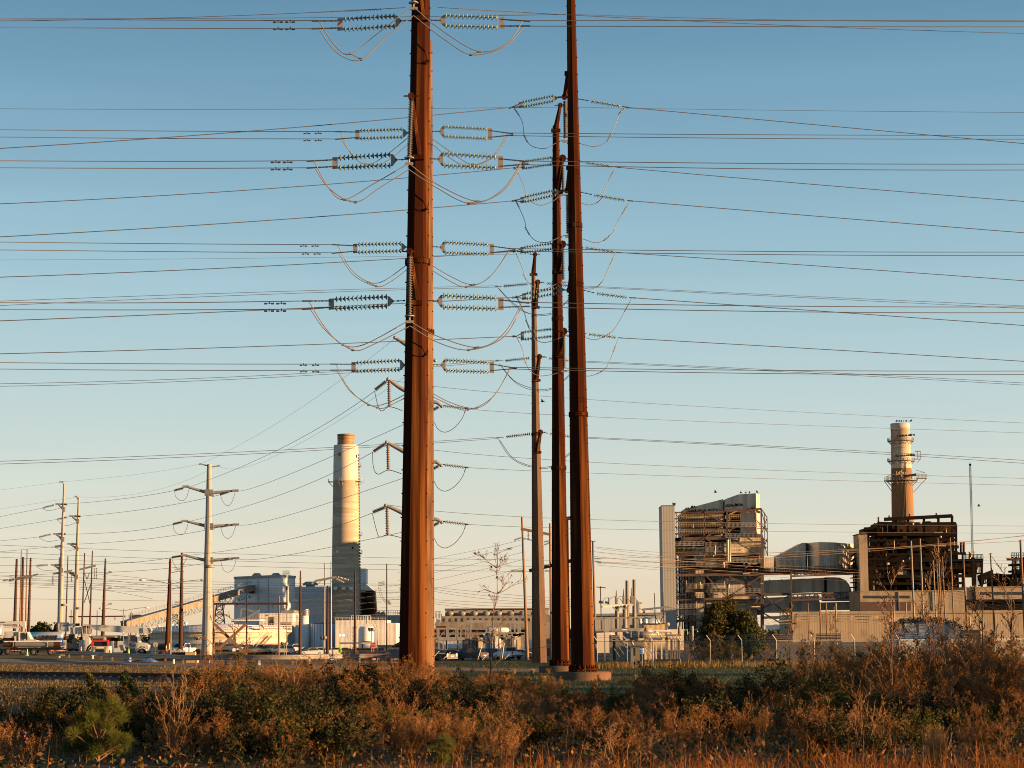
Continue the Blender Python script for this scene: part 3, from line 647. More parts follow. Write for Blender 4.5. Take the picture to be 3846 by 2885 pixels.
def ring_walk(e,name,cx,cy,z,r0,w,nm=24,m=None,sect=(0,2*math.pi)):
    mb=MB(); mb.m(m or M_GALVD)
    a0,a1=sect; pts=[a0+(a1-a0)*i/nm for i in range(nm+1)]
    for i in range(nm):
        c0,s0,c1,s1=math.cos(pts[i]),math.sin(pts[i]),math.cos(pts[i+1]),math.sin(pts[i+1])
        p=Vector((cx+c0*(r0+w/2),cy+s0*(r0+w/2),z)); q=Vector((cx+c1*(r0+w/2),cy+s1*(r0+w/2),z)); mb.beam(p,q,w,.2)
        P=Vector((cx+c0*(r0+w),cy+s0*(r0+w),z)); Q=Vector((cx+c1*(r0+w),cy+s1*(r0+w),z))
        mb.beam(P+Vector((0,0,1.2)),Q+Vector((0,0,1.2)),.10); mb.beam(P+Vector((0,0,.6)),Q+Vector((0,0,.6)),.08); mb.beam(P,P+Vector((0,0,1.2)),.10)
        if i%2==0: mb.beam(P,Vector((cx+c0*r0,cy+s0*r0,z-w)),.14)
    return mb.build(name,parent=e)

# ------------------------------------------------------------------ left chimney
YC=900; k=mpp('B',YC); pc=at('B',304,1210,YC); zt=pc.z; cx=pc.x; cy=YC+10
e=empty('chimney',(cx,cy,0),'tall pale concrete chimney with bronze cap, left of the nearest rust pole','chimney')
zb=at('C',301,960,YC).z; rT=147/2*k; rB=173/2*k; zm=at('B',300,1422,YC).z
def rr(z): return rB+(rT-rB)*(z-zb)/(zt-zb)
m=MB(); m.m(M_CHIM); m.lathe((cx,cy,0),(0,0,1),[(0,rr(0))]+[(zm*i/6,rr(zm*i/6)) for i in range(1,7)],64); m.build('lower_shaft',parent=e)
m=MB(); m.m(M_CHIMU); m.lathe((cx,cy,0),(0,0,1),[(zm,rr(zm)),(zt,rT),(zt+.1,rT*.98),(zt+.1,.1)],64); m.build('upper_shaft',parent=e)
m=MB(); m.m(M_CAPB); zc=at('B',304,1143,YC).z; rc=51*k; m.lathe((cx,cy,0),(0,0,1),[(zt-.2,rc),(zt+(zc-zt)*.15,rc),(zt+(zc-zt)*.16,rc*1.02),(zt+(zc-zt)*.24,rc*1.02),(zt+(zc-zt)*.25,rc),(zt+(zc-zt)*.6,rc),(zt+(zc-zt)*.61,rc*1.02),(zt+(zc-zt)*.7,rc*1.02),(zt+(zc-zt)*.71,rc),(zc-.8,rc),(zc-.8,rc*1.03),(zc,rc*1.03),(zc,rc*.9),(zc-1.5,rc*.88)],48); m.build('cap',parent=e)
for x0,x1,y0,y1 in ((265,279,1258,1276),(367,373,1270,1286)):
    m=MB(); m.m(M_DARK); z=at('B',x0,y0,YC).z; z1=at('B',x0,y1,YC).z; X=(x0+x1)/2*k-304*k; yy=cy-math.sqrt(max(rr(z)**2-X*X,0)); m.box((cx+X,yy,(z+z1)/2),((x1-x0)*k,1.0,abs(z-z1))); m.build('window',parent=e)
for x0,x1,y0,y1,mm in ((250,262,578,592,M_WHITE),(343,353,557,568,M_DARK),(283,300,800,815,M_WHITE),(330,348,797,812,M_WHITE)):
    m=MB(); m.m(mm); z=at('C',x0,y0,YC).z; z1=at('C',x0,y1,YC).z; X=((x0+x1)/2-301)*k; yy=cy-math.sqrt(max(rr(z)**2-X*X,0)); m.box((cx+X,yy,(z+z1)/2),((x1-x0)*k,.8,abs(z-z1))); m.build('window',parent=e)
zw=at('B',300,1428,YC).z
for s in ((math.pi*.92,math.pi*1.12),(-math.pi*.62,-math.pi*.48),(-math.pi*.17,math.pi*.06)): ring_walk(e,'balcony',cx,cy,zw,rr(zw),2.2,4,M_STAIND,s)
for c,yy in (('B',1335),('C',483),('C',592)):
    z=at(c,390,yy,YC).z; ring_walk(e,'balcony',cx,cy,z,rr(z),1.2,3,M_GALVD,(-math.pi*.08,math.pi*.08))
m=MB(); m.m(M_GALVD); a=-.1
for i in range(60): z=5+i*(zt-8)/60; m.box((cx+math.cos(a)*(rr(z)+.3),cy+math.sin(a)*(rr(z)+.3),z),(.5,.5,.9))
m.build('ladder_cage',parent=e)

# ------------------------------------------------------------------ left boiler house + neighbours
e=empty('boiler_house',(at('G',700,700,900).x,900,0),'big pale blue grey boiler house with flat roof behind the conveyor','building')
m=MB(); m.m(M_WSID); zt=fp(m,'G',[(465,904),(930,880),(1062,899),(1062,960),(500,960)],168,880); m.build('wall',parent=e)
m=MB(); m.m(M_GSID)
for (xa,Ya),(xb,Yb) in (((463,903.6),(930,879.6)),((930,879.6),(1063,898.6))): m.beam(Vector((at('G',xa,700,Ya).x,Ya,zt)),Vector((at('G',xb,700,Yb).x,Yb,zt)),.5,1.0)
m.build('parapet',parent=e)
m=MB(); m.m(M_DARK); m.rb('G',608,275,655,335,892.5,8); m.build('conveyor_opening',parent=e)
for x,y in ((688,168),(875,160)):
    p=at('G',x,y+12,915); m=MB(); m.m(M_STAIND); m.lathe((p.x,p.y,zt),(0,0,1),[(0,1.0),(.9,1.0),(.9,2.0),(1.4,2.1),(2.3,1.2),(2.3,.1)],16); m.build('roof_vent',parent=e)
m=MB(); m.m(M_GALVD); rail(m,Vector((at('G',945,0,890).x,890,zt)),Vector((at('G',1005,0,890).x,890,zt)),6,2.4,.16); m.build('roof_railing',parent=e)
for x in (590,700,800): 
    m=MB(); m.m(M_GSID); Y=904-(x-465)/465*24-.15; p=at('G',x,400,Y); m.bx(p.x-.12,p.x+.12,Y-.1,Y+1,1,zt-1); m.build('panel_joint',parent=e)
e=empty('turbine_hall',(at('G',1230,700,915).x,915,0),'lower pale blue grey hall between the boiler house and the left chimney','building')
m=MB(); m.m(M_WSID); gb(m,'G',1000,268,1560,640,915,50); m.build('wall',parent=e)
m=MB(); m.m(M_STAIND); p=at('G',1212,263,930); m.lathe((p.x,p.y,p.z),(0,0,1),[(-1,2.0),(.4,2.0),(.4,3.4),(.9,3.5),(1.9,2.2),(1.9,.1)],16); m.build('roof_vent',parent=e)
m=MB(); m.m(M_DARK); m.tube(at('G',981,490,875),at('G',981,265,875),.35,6); m.build('vent_pipe',parent=e)
for x in (1350,1440,1520,1590):
    m=MB(); m.m(M_WHITE); m.rb('G',x,275,x+30,300,899,16); m.build('roof_unit',parent=e)
# conveyor
e=empty('coal_conveyor',(at('D',1200,1100,850).x,850,0),'long inclined coal conveyor gallery rising to the boiler house','conveyor')
p=at('D',790,1203,800); q=at('D',1612,968,893)
m=MB(); m.m(M_OLDW); m.beam(p+Vector((0,0,1.0)),q+Vector((0,0,1.0)),2.6,1.9); m.m(M_GALVD); m.beam(p+Vector((0,0,2.2)),q+Vector((0,0,2.2)),3.0,.4); m.build('gallery',parent=e)
m=MB(); m.m(M_GALVD); truss(m,p+Vector((0,-.5,-2.6)),q+Vector((0,-.5,-2.6)),2.4,44,.24); m.build('truss',parent=e)
m=MB(); m.m(M_GALVD); rail(m,p+Vector((0,-2,3)),q+Vector((0,-2,3)),50,1.2,.12); m.build('walkway_railing',parent=e)
for x,y0,y1,Y in ((1403,1050,1225,868),(1113,1120,1225,838)):
    m=MB(); m.m(M_GALVD); t=at('D',x,y0,Y); b=at('D',x,y1,Y); 
    for s in (-1,1): m.beam(t+Vector((s*1.2,0,0)),Vector((t.x+s*3.2,Y,0)),.5)
    n=7
    for i in range(n):
        za=t.z*(1-i/n); zb_=t.z*(1-(i+1)/n); wa=1.2+2*(i/n); wb=1.2+2*((i+1)/n)
        m.beam((t.x-wa,Y,za),(t.x+wb,Y,zb_),.3); m.beam((t.x+wa,Y,za),(t.x-wb,Y,zb_),.3); m.beam((t.x-wa,Y,za),(t.x+wa,Y,za),.3)
    m.build('support_tower',parent=e)
e=empty('transfer_house',(at('D',870,1200,820).x,820,0),'small dark conveyor transfer house with hopper above the tank roof','building')
m=MB(); m.m(M_GALVD); m.ip('D',[(850,1165),(850,1122),(880,1120),(912,1150),(912,1165)],820,8); m.build('hopper',parent=e)
m=MB(); m.m(M_GALVD)
for x in (833,848,880,912): m.beam(Vector((at('D',x,0,822).x,822,0)),at('D',x,1112 if x<850 else 1150,822),.4)
for i in range(6): m.beam(at('D',833,1112+i*14,822),at('D',848,1126+i*14,822),.25)
m.build('frame',parent=e)
# ------------------------------------------------------------------ big cream tank and cluster
YT=430; kk=mpp('D',YT); R=(1782-893)/2*kk; p=at('D',1337,1222,YT); ct=(p.x,YT+R); zr=at('D',1337,1222,YT).z
e=empty('storage_tank',(ct[0],ct[1],0),'huge low cream storage tank with rim walkway behind the big pale pole','storage tank')
m=MB(); m.m(M_TANK); m.lathe((ct[0],ct[1],0),(0,0,1),[(0,R),(zr*.33,R),(zr*.33,R*1.002),(zr*.36,R*1.002),(zr*.36,R),(zr*.66,R),(zr*.66,R*1.002),(zr*.68,R*1.002),(zr*.68,R),(zr,R)],96); m.build('shell',parent=e)
m=MB(); m.m(M_TANKR); za=at('D',1337,1178,YT+R).z; m.lathe((ct[0],ct[1],0),(0,0,1),[(zr,R*.995),(zr+.5,R*.93),(zr+.8,R*.92),(za,.3),(za,.01)],96); m.build('roof',parent=e)
m=MB(); m.m(M_TANK); m.lathe((ct[0],ct[1],0),(0,0,1),[(zr-.35,R),(zr-.35,R+1.0),(zr-.05,R+1.0),(zr-.05,R)],96,False); m.build('rim_walkway',parent=e)
m=MB(); m.m(M_TANK)
for i in range(110):
    a=2*math.pi*i/110; m.beam((ct[0]+math.cos(a)*(R+.95),ct[1]+math.sin(a)*(R+.95),zr-.1),(ct[0]+math.cos(a)*(R+.95),ct[1]+math.sin(a)*(R+.95),zr+.95),.06)
    b=a+2*math.pi/110
    for h in (.5,.95): m.beam((ct[0]+math.cos(a)*(R+.95),ct[1]+math.sin(a)*(R+.95),zr+h),(ct[0]+math.cos(b)*(R+.95),ct[1]+math.sin(b)*(R+.95),zr+h),.06)
    if i%3==0: m.beam((ct[0]+math.cos(a)*R,ct[1]+math.sin(a)*R,zr-1.1),(ct[0]+math.cos(a)*(R+.9),ct[1]+math.sin(a)*(R+.9),zr-.3),.08)
m.build('rim_railing',parent=e)
m=MB(); m.m(M_GOLD); a=at('D',1625,1345,YT-1); a.z=0; b=at('D',1712,1255,YT-1)
for s in (0,.9): m.beam(a+Vector((s,-s,0)),b+Vector((s,-s,0)),.12,.3); 
for i in range(24): m.box(a+(b-a)*(i/24)+Vector((.45,-.4,0)),(.3,.9,.06))
rail(m,a,b,12,1,.07); m.build('stairway',parent=e)
m=MB(); m.m(M_GOLD); pl=at('D',1690,1210,YT+3); pr=at('D',1785,1210,YT+3); m.beam(pl,pr,1.5,.15); rail(m,pl+Vector((0,-.7,0)),pr+Vector((0,-.7,0)),8,1.1,.09); rail(m,pl+Vector((0,-.7,1.4)),pl+Vector((3,-.7,1.4)),3,1.1,.09); m.beam(at('D',1665,1185,YT+3),pl,.2); m.build('stair_platform',parent=e)
for x,y in ((1187,1170),(1100,1180),(1013,1190)):
    m=MB(); m.m(M_TANKR); p=at('D',x,y+10,YT+R*.8); m.lathe(p-Vector((0,0,.6)),(0,0,1),[(0,.2),(.6,.2),(.7,.4),(1.0,.3),(1.0,.01)],10); m.build('roof_hatch',parent=e)
def house(name,label,c,x0,y0,x1,y1,Y,d,mt,wins=(),winm=None,extra=()):
    e=empty(name,(at(c,(x0+x1)/2,y0,Y).x,Y,0),label,'building'); m=MB(); m.m(mt); gb(m,c,x0,y0,x1,y1,Y,d); m.build('wall',parent=e)
    for nm,(a,b,cc,dd) in [('window',w) for w in wins]+list(extra):
        f=MB(); f.m(winm or M_WIN); f.rb(c,a,b,cc,dd,Y-.06,.2); f.build(nm,parent=e)
    return e
e=house('annex_building','white stepped annex with dark doorway below the boiler house','G',715,530,1040,690,700,30,M_WALLW,extra=[('door',(800,568,860,650)),('vent',(775,543,803,553))])
m=MB(); m.m(M_GALVD); m.rb('G',925,500,1052,531,704,20); m.build('roof_plant',parent=e)
m=MB(); m.m(M_GALVD); m.beam(at('G',440,606,690),at('G',590,575,690),.8); m.beam(at('G',540,480,690),at('G',700,525,690),.5); m.beam(at('G',540,480,690),at('G',520,600,690),.4); m.beam(at('G',590,575,690),at('G',715,500,690),.6)
for i in range(8): m.beam(at('G',600+i*14,560-i*7,690),at('G',606+i*14,600,690),.3)
m.build('stair_frame',parent=e)
m=MB(); m.m(M_WSID); m.rb('G',430,592,720,606,685,14); m.build('canopy_roof',parent=e)
e=house('control_building','small beige building with three windows beside the cream tank','G',918,638,1027,885,520,14,M_BEIGE,[(931,677,948,724),(956,677,974,724),(981,677,999,724)])
m=MB(); m.m(M_BEIGE); m.rb('G',917,616,1028,637,519.7,14.5); m.build('parapet',parent=e)
for x in (931,956,981):
    m=MB(); m.m(M_GALVD)
    for i in range(5): m.rb('G',x+1,681+i*9,x+16,684+i*9,519.8,.1)
    m.build('louvre',parent=e)
house('link_block','plain pale blue grey block between beige building and white silo','G',1027,612,1108,885,526,14,M_WSID)
YS_=515; kS=mpp('G',YS_)
e=empty('white_silo',(at('G',1148,700,YS_).x,YS_,0),'slim white silo with lit stack and ladder beside a rust pole','silo')
m=MB(); m.m(M_WHITE); cx_,r_,z_=lcyl(m,'G',1105,1192,548,None,YS_); m.build('shell',parent=e)
m=MB(); m.m(M_WHITE); lcyl(m,'G',1150,1190,490,550,YS_+1); m.build('stack',parent=e)
ring_walk(e,'top_railing',cx_,YS_+r_,z_,r_-.3,.4,20,M_GALVD)
m=MB(); m.m(M_WHITE); xx=at('G',1082,700,YS_-.5).x; m.beam((xx-.3,YS_-.5,0),(xx-.3,YS_-.5,z_),.1); m.beam((xx+.3,YS_-.5,0),(xx+.3,YS_-.5,z_),.1)
for i in range(34): m.beam((xx-.35,YS_-.5,.5+i*z_/35),(xx+.35,YS_-.5,.5+i*z_/35),.12,.25)
m.build('ladder',parent=e)
e=empty('seamed_tank',(at('G',1322,700,YS_).x,YS_,0),'round pale tank with vertical seams behind two slim pale poles','storage tank')
m=MB(); m.m(M_WSID); cx_,r_,z_=lcyl(m,'G',1195,1450,622,None,YS_); m.build('shell',parent=e)
m=MB(); m.m(M_GALVD)
for i in range(14):
    a=math.pi+math.pi*i/13; m.beam((cx_+math.cos(a)*r_*1.004,YS_+r_+math.sin(a)*r_*1.004,0),(cx_+math.cos(a)*r_*1.004,YS_+r_+math.sin(a)*r_*1.004,z_),.12)
m.lathe((cx_,YS_+r_,z_-.3),(0,0,1),[(0,r_*1.01),(.3,r_*1.01)],40); m.build('seams',parent=e)
m=MB(); m.m(M_DARK); m.rb('G',1258,865,1295,890,YS_-.3,1.5); m.build('hatch',parent=e)
e=empty('process_building',(at('G',1700,700,500).x,500,0),'bright white block building behind the small white tank and stop sign','building')
m=MB(); m.m(M_WALLW); gb(m,'G',1456,597,1948,885,500,22); gb(m,'G',1948.5,625,2050,840,500.3,20); m.build('wall',parent=e)
m=MB(); m.m(M_WALLW); z=at('G',1700,597,500).z
rail(m,(at('G',1456,0,500.2).x,500.2,z),(at('G',1948,0,500.2).x,500.2,z),14,.7,.05); m.build('roof_railing',parent=e)
e=empty('process_tank',(at('c',1420,700,470).x,470,0),'small domed white process tank in front of the white block','storage tank')
m=MB(); m.m(M_WHITE); k=mpp('c',470); r=200*k; X=at('c',1425,0,470).x; z=at('c',1425,410,470).z; m.lathe((X,470+r,0),(0,0,1),[(0,r),(z,r),(z+.5,r*.85),(z+1.2,r*.45),(z+1.45,.1)],40); m.build('shell',parent=e)
m=MB(); m.m(M_GALV); m.tube((X,470+r,z+1.2),(X,470+r,z+3),.15,6); m.build('vent_pipe',parent=e)
e=empty('pipe_rack',(at('c',1100,900,462).x,462,0),'white steel access frame with braces and railings around the small tank','pipe rack')
m=MB(); m.m(M_WHITE)
def vpost(mb,c,x,y0,Y,w=.25): p=at(c,x,y0,Y); mb.beam((p.x,Y,0),p,w)
for x,y in ((835,310),(1018,300),(1072,290),(1140,340),(1625,300),(1690,300)): vpost(m,'c',x,y,462,.28)
m.build('posts',parent=e)
m=MB(); m.m(M_WHITE)
for i in range(6):
    y=340+i*90; m.beam(at('c',1018,y,462),at('c',1140,y+85,462),.18); m.beam(at('c',1140,y,462),at('c',1072,y+85,462),.18)
for i in range(5): m.beam(at('c',870+i*30,330+i*70,462),at('c',1018,420+i*75,462),.14)
m.build('braces',parent=e)
m=MB(); m.m(M_WHITE)
for y in (300,325): m.beam(at('c',1070,y,462),at('c',1690,y,462),.22)
rail(m,at('c',1075,290,462),at('c',1525,290,462),8,2.0,.1); m.build('top_platform',parent=e)
m=MB(); m.m(M_GALVD); m.rb('c',790,712,1325,752,455,2); m.build('canopy',parent=e)
m=MB(); m.m(M_TANK); m.rb('c',1325,700,1540,750,455,3); m.m(M_RUST); m.rb('c',1318,688,1550,700,454.6,3.6); m.build('entrance_canopy',parent=e)
m=MB(); m.m(M_RUST)
for x in (1335,1535): vpost(m,'c',x,750,456,.2)
m.build('canopy_posts',parent=e)
M_LAMPON=glow('lit_floodlight',(1.0,0.86,0.72),14)
for x,y,lb in ((802,545,'left'),(893,545,'right')):
    m=MB(); m.m(M_GALVD); p=at('c',x,y,455); m.box(p+Vector((0,.18,0)),(.5,.3,.4)); m.m(M_LAMPON); m.box(p,(.34,.06,.26)); m.m(M_GALVD); m.beam(p+Vector((0,.3,-.3)),at('c',835,590,455.5),.07); tag(m.build('floodlight'),f'{lb} of two lit floodlights on the white pipe frame','floodlight')
house('guard_shed','low white shed with dark roof and two windows behind parked cars','c',1690,800,2010,950,400,6,M_WHITE,[(1715,845,1778,910),(1790,845,1838,910)])
m=MB(); m.m(M_GALVD); m.rb('c',1665,775,2070,805,399,8); tag(m.build('shed_roof'),'flat dark overhanging roof on the guard shed','roof')
m=MB(); m.m(M_DARK); m.ip('c',[(1990,815),(2215,700),(2300,700),(2300,830),(2000,830)],402,6); tag(m.build('gable_roof'),'dark pitched roof rising beside the guard shed','roof')
e=empty('precipitator',(at('G',1757,700,920).x,920,0),'dark brown hoppered flue tower at the foot of the left chimney','industrial tower')
m=MB(); m.m(M_BROWN); P0=[(1685,310),(1820,305),(1835,500),(1820,545),(1690,545)]; m.ip('G',P0,925,22); m.build('casing',parent=e)
m=MB(); m.m(M_WSID); m.ip('G',[(1682,305),(1682,245),(1745,245),(1815,303)],924,24); m.build('sloped_roof',parent=e)
m=MB(); m.m(M_WSID); m.rb('G',1680,92,1752,240,926,14); m.build('upper_unit',parent=e)
for x in (1735,1755,1777): 
    m=MB(); m.m(M_BLACK); m.rb('G',x,312,x+6,540,924.6,.6); m.build('rib',parent=e)
m=MB(); m.m(M_BROWN); gb(m,'G',1686,545,1800,700,928,16); m.build('base',parent=e)
e=house('service_block','grey service block with roof pipework right of the left chimney','G',1720,548,2300,700,880,30,M_GSID)
for i in range(7):
    m=MB(); m.m(M_GALV); m.tube(at('G',1855+i*14,615,878),at('G',1855+i*14,525-(i%3)*7,878),.35,7); m.build('roof_pipe',parent=e)
m=MB(); m.m(M_GALVD); z=at('G',1900,548,880).z; rail(m,(at('G',1870,0,880).x,880,z),(at('G',2300,0,880).x,880,z),20,2,.14); m.beam(at('G',1850,563,878),at('G',1945,563,878),.4); m.build('roof_railing',parent=e)
m=MB(); m.m(M_TANW); m.rb('G',1720,548,1785,600,876,4); m.build('lit_box',parent=e)

# ------------------------------------------------------------------ centre: old power house, substation, sheds
e=empty('old_power_house',(at('H',800,400,640).x,640,0),'long stained pale power house with a row of small windows and roof drums','building')
m=MB(); m.m(M_OLDW); gb(m,'H',300,302,1260,420,640,40); m.build('lower_wall',parent=e)
m=MB(); m.m(M_OLDW); m.rb('H',345,249,1250,301.5,642,34); m.build('window_storey',parent=e)
m=MB(); m.m(M_BEIGE); m.rb('H',380,195,1240,248.5,645,28); m.build('top_storey',parent=e)
m=MB(); m.m(M_GALVD); m.rb('H',376,186,1245,194.6,644,30); m.rb('H',380,242,1245,247,644.4,.6); m.rb('H',340,297,1252,301,641.2,.7); m.build('cornice',parent=e)
for i in range(17):
    m=MB(); m.m(M_WIN); x=366+i*50.5; m.rb('H',x,271,x+13,298,641.9,.3); m.build('window',parent=e)
for i in range(8):
    x=418+i*101; m=MB(); m.m(M_GALVD); p=at('H',x,231,643); m.sphere(p,1.0,14,8,(1.2,.8,.85)); m.m(M_TANW); m.box(p+Vector((0,0,-1.1)),(1.2,.8,.5)); m.build('roof_drum',parent=e)
    m=MB(); m.m(M_WIN); m.rb('H',x+20,203,x+28,216,644.9,.2); m.build('window',parent=e)
m=MB(); m.m(M_GALVD)
for x in (310,330,350): vpost(m,'H',x,235,641,.2)
rail(m,at('H',300,270,640),at('H',345,270,640),4,2,.15); m.beam(at('H',305,335,639),at('H',330,283,639),1.2); m.build('stair_frame',parent=e)
e=empty('pipe_bridge',(at('d',930,500,560).x,560,0),'dark horizontal bundle of pipes below the old power house','pipe rack')
for i,y in enumerate((370,405,445,485,520)):
    m=MB(); m.m(M_BLACK if i%2 else M_GALVD); m.beam(at('d',560,y,560),at('d',2180,y-8,560),.9,.7); m.build('pipe',parent=e)
m=MB(); m.m(M_BLACK); m.rb('d',640,360,2150,540,563,2); m.build('cable_tray_wall',parent=e)
m=MB(); m.m(M_RUST); m.rb('d',690,320,858,345,556,4)
for i in range(5): m.beam(at('d',700+i*36,345,556),at('d',715+i*36,520,556),.2); m.beam(at('d',860-i*36,345,556),at('d',700+i*36,520,556),.15)
m.build('red_scaffold',parent=e)
house('blue_shed','long light blue grey metal shed behind the parked sport utility car','d',720,572,1140,700,440,10,M_WSID)
e=empty('gabled_cottage',(at('d',740,640,395).x,395,0),'little white gabled building beside the nearest rust pole','building')
m=MB(); m.m(M_WHITE); m.ip('d',[(560,760),(560,650),(735,588),(848,665),(848,760)],395,7); m.build('wall',parent=e)
m=MB(); m.m(M_GALVD); a=at('d',735,580,394); b=at('d',862,668,394); c_=at('d',560,640,394); m.prism([a,b,b-Vector((0,0,.3)),a-Vector((0,0,.35)),],(0,8,0)); m.prism([c_,a,a-Vector((0,0,.35)),c_-Vector((0,0,.3))],(0,8,0)); m.build('roof',parent=e)
# substation steelwork
def gantry(label,c,Y,posts,beams,w=.22,dep=0,braces=(),m_=None):
    px_=posts[0][0]; e=empty('substation_gantry',(at(c,px_,0,Y).x,Y,0),label,'steel gantry','substation gantries')
    for x,y,yb in posts:
        m=MB(); m.m(m_ or M_GALV); a=at(c,x,y,Y); b=at(c,x,yb,Y) if yb else Vector((a.x,Y,0)); m.beam(b,a,w); m.build('post',parent=e)
    for x0,y0,x1,y1,ww in beams:
        m=MB(); m.m(m_ or M_GALV); m.beam(at(c,x0,y0,Y),at(c,x1,y1,Y),ww); m.build('crossbeam',parent=e)
    if braces:
        m=MB(); m.m(m_ or M_GALV)
        for x0,y0,x1,y1 in braces: m.beam(at(c,x0,y0,Y),at(c,x1,y1,Y),w*.55)
        m.build('braces',parent=e)
    return e
gantry('low galvanised substation frame just right of the nearest rust pole','d',330,[(718,365,510),(742,370,None),(875,360,None),(898,368,510),(1028,365,510),(1058,368,None),(1110,358,510),(1188,360,510),(870,555,None),(1060,555,None),(818,555,None)],[(600,357,1195,360,.28),(670,368,1190,372,.16),(730,535,1030,528,.42),(1045,525,1180,525,.42),(650,512,1215,508,.2)],.22,0,[(740,520,870,370),(898,500,1028,370)])
gantry('tall galvanised substation frame with double top beam behind the bare tree','d',335,[(1225,250,None),(1272,235,None),(1535,255,None),(1590,245,None),(1770,245,430),(1935,270,430),(2005,215,430),(2065,260,430),(2095,260,430),(1740,290,None),(1900,450,None),(2003,430,None),(1600,420,None)],[(1185,252,2160,262,.26),(1230,228,2160,240,.22),(1820,440,2120,432,.35),(1230,215,1232,235,.3),(1560,440,1830,445,.3)],.24,0,[(1970,100,2010,300),(2000,270,2060,430),(1230,330,1300,310),(1272,480,1400,460)])
e=empty('transformer',(at('d',1290,650,338).x,338,0),'grey finned transformer behind the parked sport utility car','transformer')
for i in range(9):
    m=MB(); m.m(M_GALVD); x=1135+i*30; m.rb('d',x,500-(i>4)*12,x+22,690,338,2.2); m.build('radiator_fin',parent=e)
m=MB(); m.m(M_GALVD); gb(m,'d',1240,490,1400,690,339,2.4); m.build('tank',parent=e)
m=MB(); m.m(M_TANK); gb(m,'d',1402,510,1492,690,337,2.4); m.build('control_cabinet',parent=e)
for x in (1240,1300,1385):
    m=MB(); post_ins(m,at('d',x,500,338),at('d',x-6,455,338),6,.22,M_PORC); m.build('bushing',parent=e)
e=empty('conservator_tank',(at('d',1710,500,345).x,345,0),'white horizontal drum on posts behind the bare tree','tank')
m=MB(); m.m(M_WHITE); k=mpp('d',345); p=at('d',1540,380,345); q=at('d',1885,385,345); r=42*k; m.lathe(p,(q-p),[(-.3,.05),(-.2,r*.6),(0,r),((q-p).length,r),((q-p).length+.2,r*.6),((q-p).length+.3,.05)],20); m.build('drum',parent=e)
m=MB(); m.m(M_GALV)
for x in (1590,1830): vpost(m,'d',x,420,345,.3)
m.build('legs',parent=e)
e=empty('switchgear',(at('d',1650,600,332).x,332,0),'clutter of pale switchgear columns behind the bare tree','switchgear')
random.seed(5)
for i in range(22):
    x=1500+i*30+random.uniform(-8,8); y=470+random.uniform(-30,60); m=MB(); m.m(random.choice([M_GALV,M_WHITE,M_GOLD,M_GALVD])); vpost(m,'d',x,y,332+random.uniform(-3,3),random.uniform(.2,.5)); p=at('d',x,y,332); m.box(p,(random.uniform(.5,1.4),.5,random.uniform(.2,.6))); m.build('switch_column',parent=e)
house('pale_storage_wall','pale pinkish wall behind the switchgear right of the bare tree','d',1420,560,2500,690,430,8,M_WALLW)
# right hand substation (crop e)
e=gantry('galvanised bus frame right of the furthest right rust pole','e',205,[(432,650,880),(465,630,None),(600,640,860),(755,640,850),(788,640,850),(930,615,850),(1087,625,850),(1122,630,850),(1132,850,1010),(990,880,1010)],[(250,625,925,630,.13),(925,612,1135,632,.13),(250,650,480,652,.12),(310,880,460,880,.3),(600,862,930,866,.28),(920,855,1150,855,.28),(250,905,860,880,.16)],.13,0,[(840,890,820,830),(1150,860,1135,1000)])
m=MB(); m.m(M_WHITE); m.rb('e',815,842,915,866,204,.2); m.build('sign_board',parent=e)
e=empty('dead_end_structure',(at('e',780,700,235).x,235,0),'twin column dead end structure with sloping platform beam and post insulators','steel gantry')
for x,y,w in ((710,375,.5),(862,370,.55)):
    m=MB(); m.m(M_OLDW); a=at('e',x,y,235); m.cone((a.x,235,0),a,w/2*1.1,w/2*.9,10); m.build('column',parent=e)
for x,y in ((903,0),(1040,-20)):
    m=MB(); m.m(M_OLDW); a=at('e',x+4,y-100,238); b=at('e',x+6,500,238); m.cone((b.x,238,0),a,.3,.18,8); m.build('mast',parent=e)
m=MB(); m.m(M_GALVD); m.beam(at('e',420,412,233),at('e',860,372,235),.18,.16); m.beam(at('e',860,372,235),at('e',1028,372,238),.2,.18); m.build('beam',parent=e)
m=MB(); m.m(M_GALV)
for x0,y0,x1,y1 in ((708,485,620,400),(708,485,790,395),(862,465,780,390),(862,465,945,390)): m.beam(at('e',x0,y0,234.6),at('e',x1,y1,234.6),.16)
m.build('knee_braces',parent=e)
for x,y0,y1 in ((558,360,232),(692,360,215),(718,358,238),(835,355,195),(852,355,200),(985,350,205),(1012,350,215)):
    m=MB(); post_ins(m,at('e',x,y0,235),at('e',x,y1,235),12,.15,M_GALV,8); m.build('post_insulator',parent=e)
for x,y in ((697,85),(843,60),(993,45)):
    m=MB(); m.m(M_RUST); m.cone(at('e',x-1,230,235),at('e',x,y,235),.07,.03,6); m.build('lightning_rod',parent=e)
for a in ([(440,310),(470,250),(505,238),(556,235)],[(575,300),(590,245),(645,218),(693,215)],[(735,240),(760,215),(795,203),(835,198)],[(860,215),(880,230),(930,260),(985,345)],[(1015,210),(1050,220),(1100,275)],[(735,250),(780,265),(830,345)]): jumper(e,'e',235,a,.03)
for p,q in (((355,310),(450,325)),((478,318),(572,340))):
    for dy in (-8,14):
        m=MB(); disc_string(m,at('e',p[0],p[1]+dy,236),at('e',q[0],q[1]+dy,236),9,.16,M_GLASS,M_CAP,8); m.build('insulator_string',parent=e)
e=empty('power_transformer',(at('e',930,1050,215).x,215,0),'grey power transformer with a leaning bushing behind the chain link fence','transformer')
m=MB(); m.m(M_GALVD); gb(m,'e',735,1060,1240,1200,215,4); m.build('tank',parent=e)
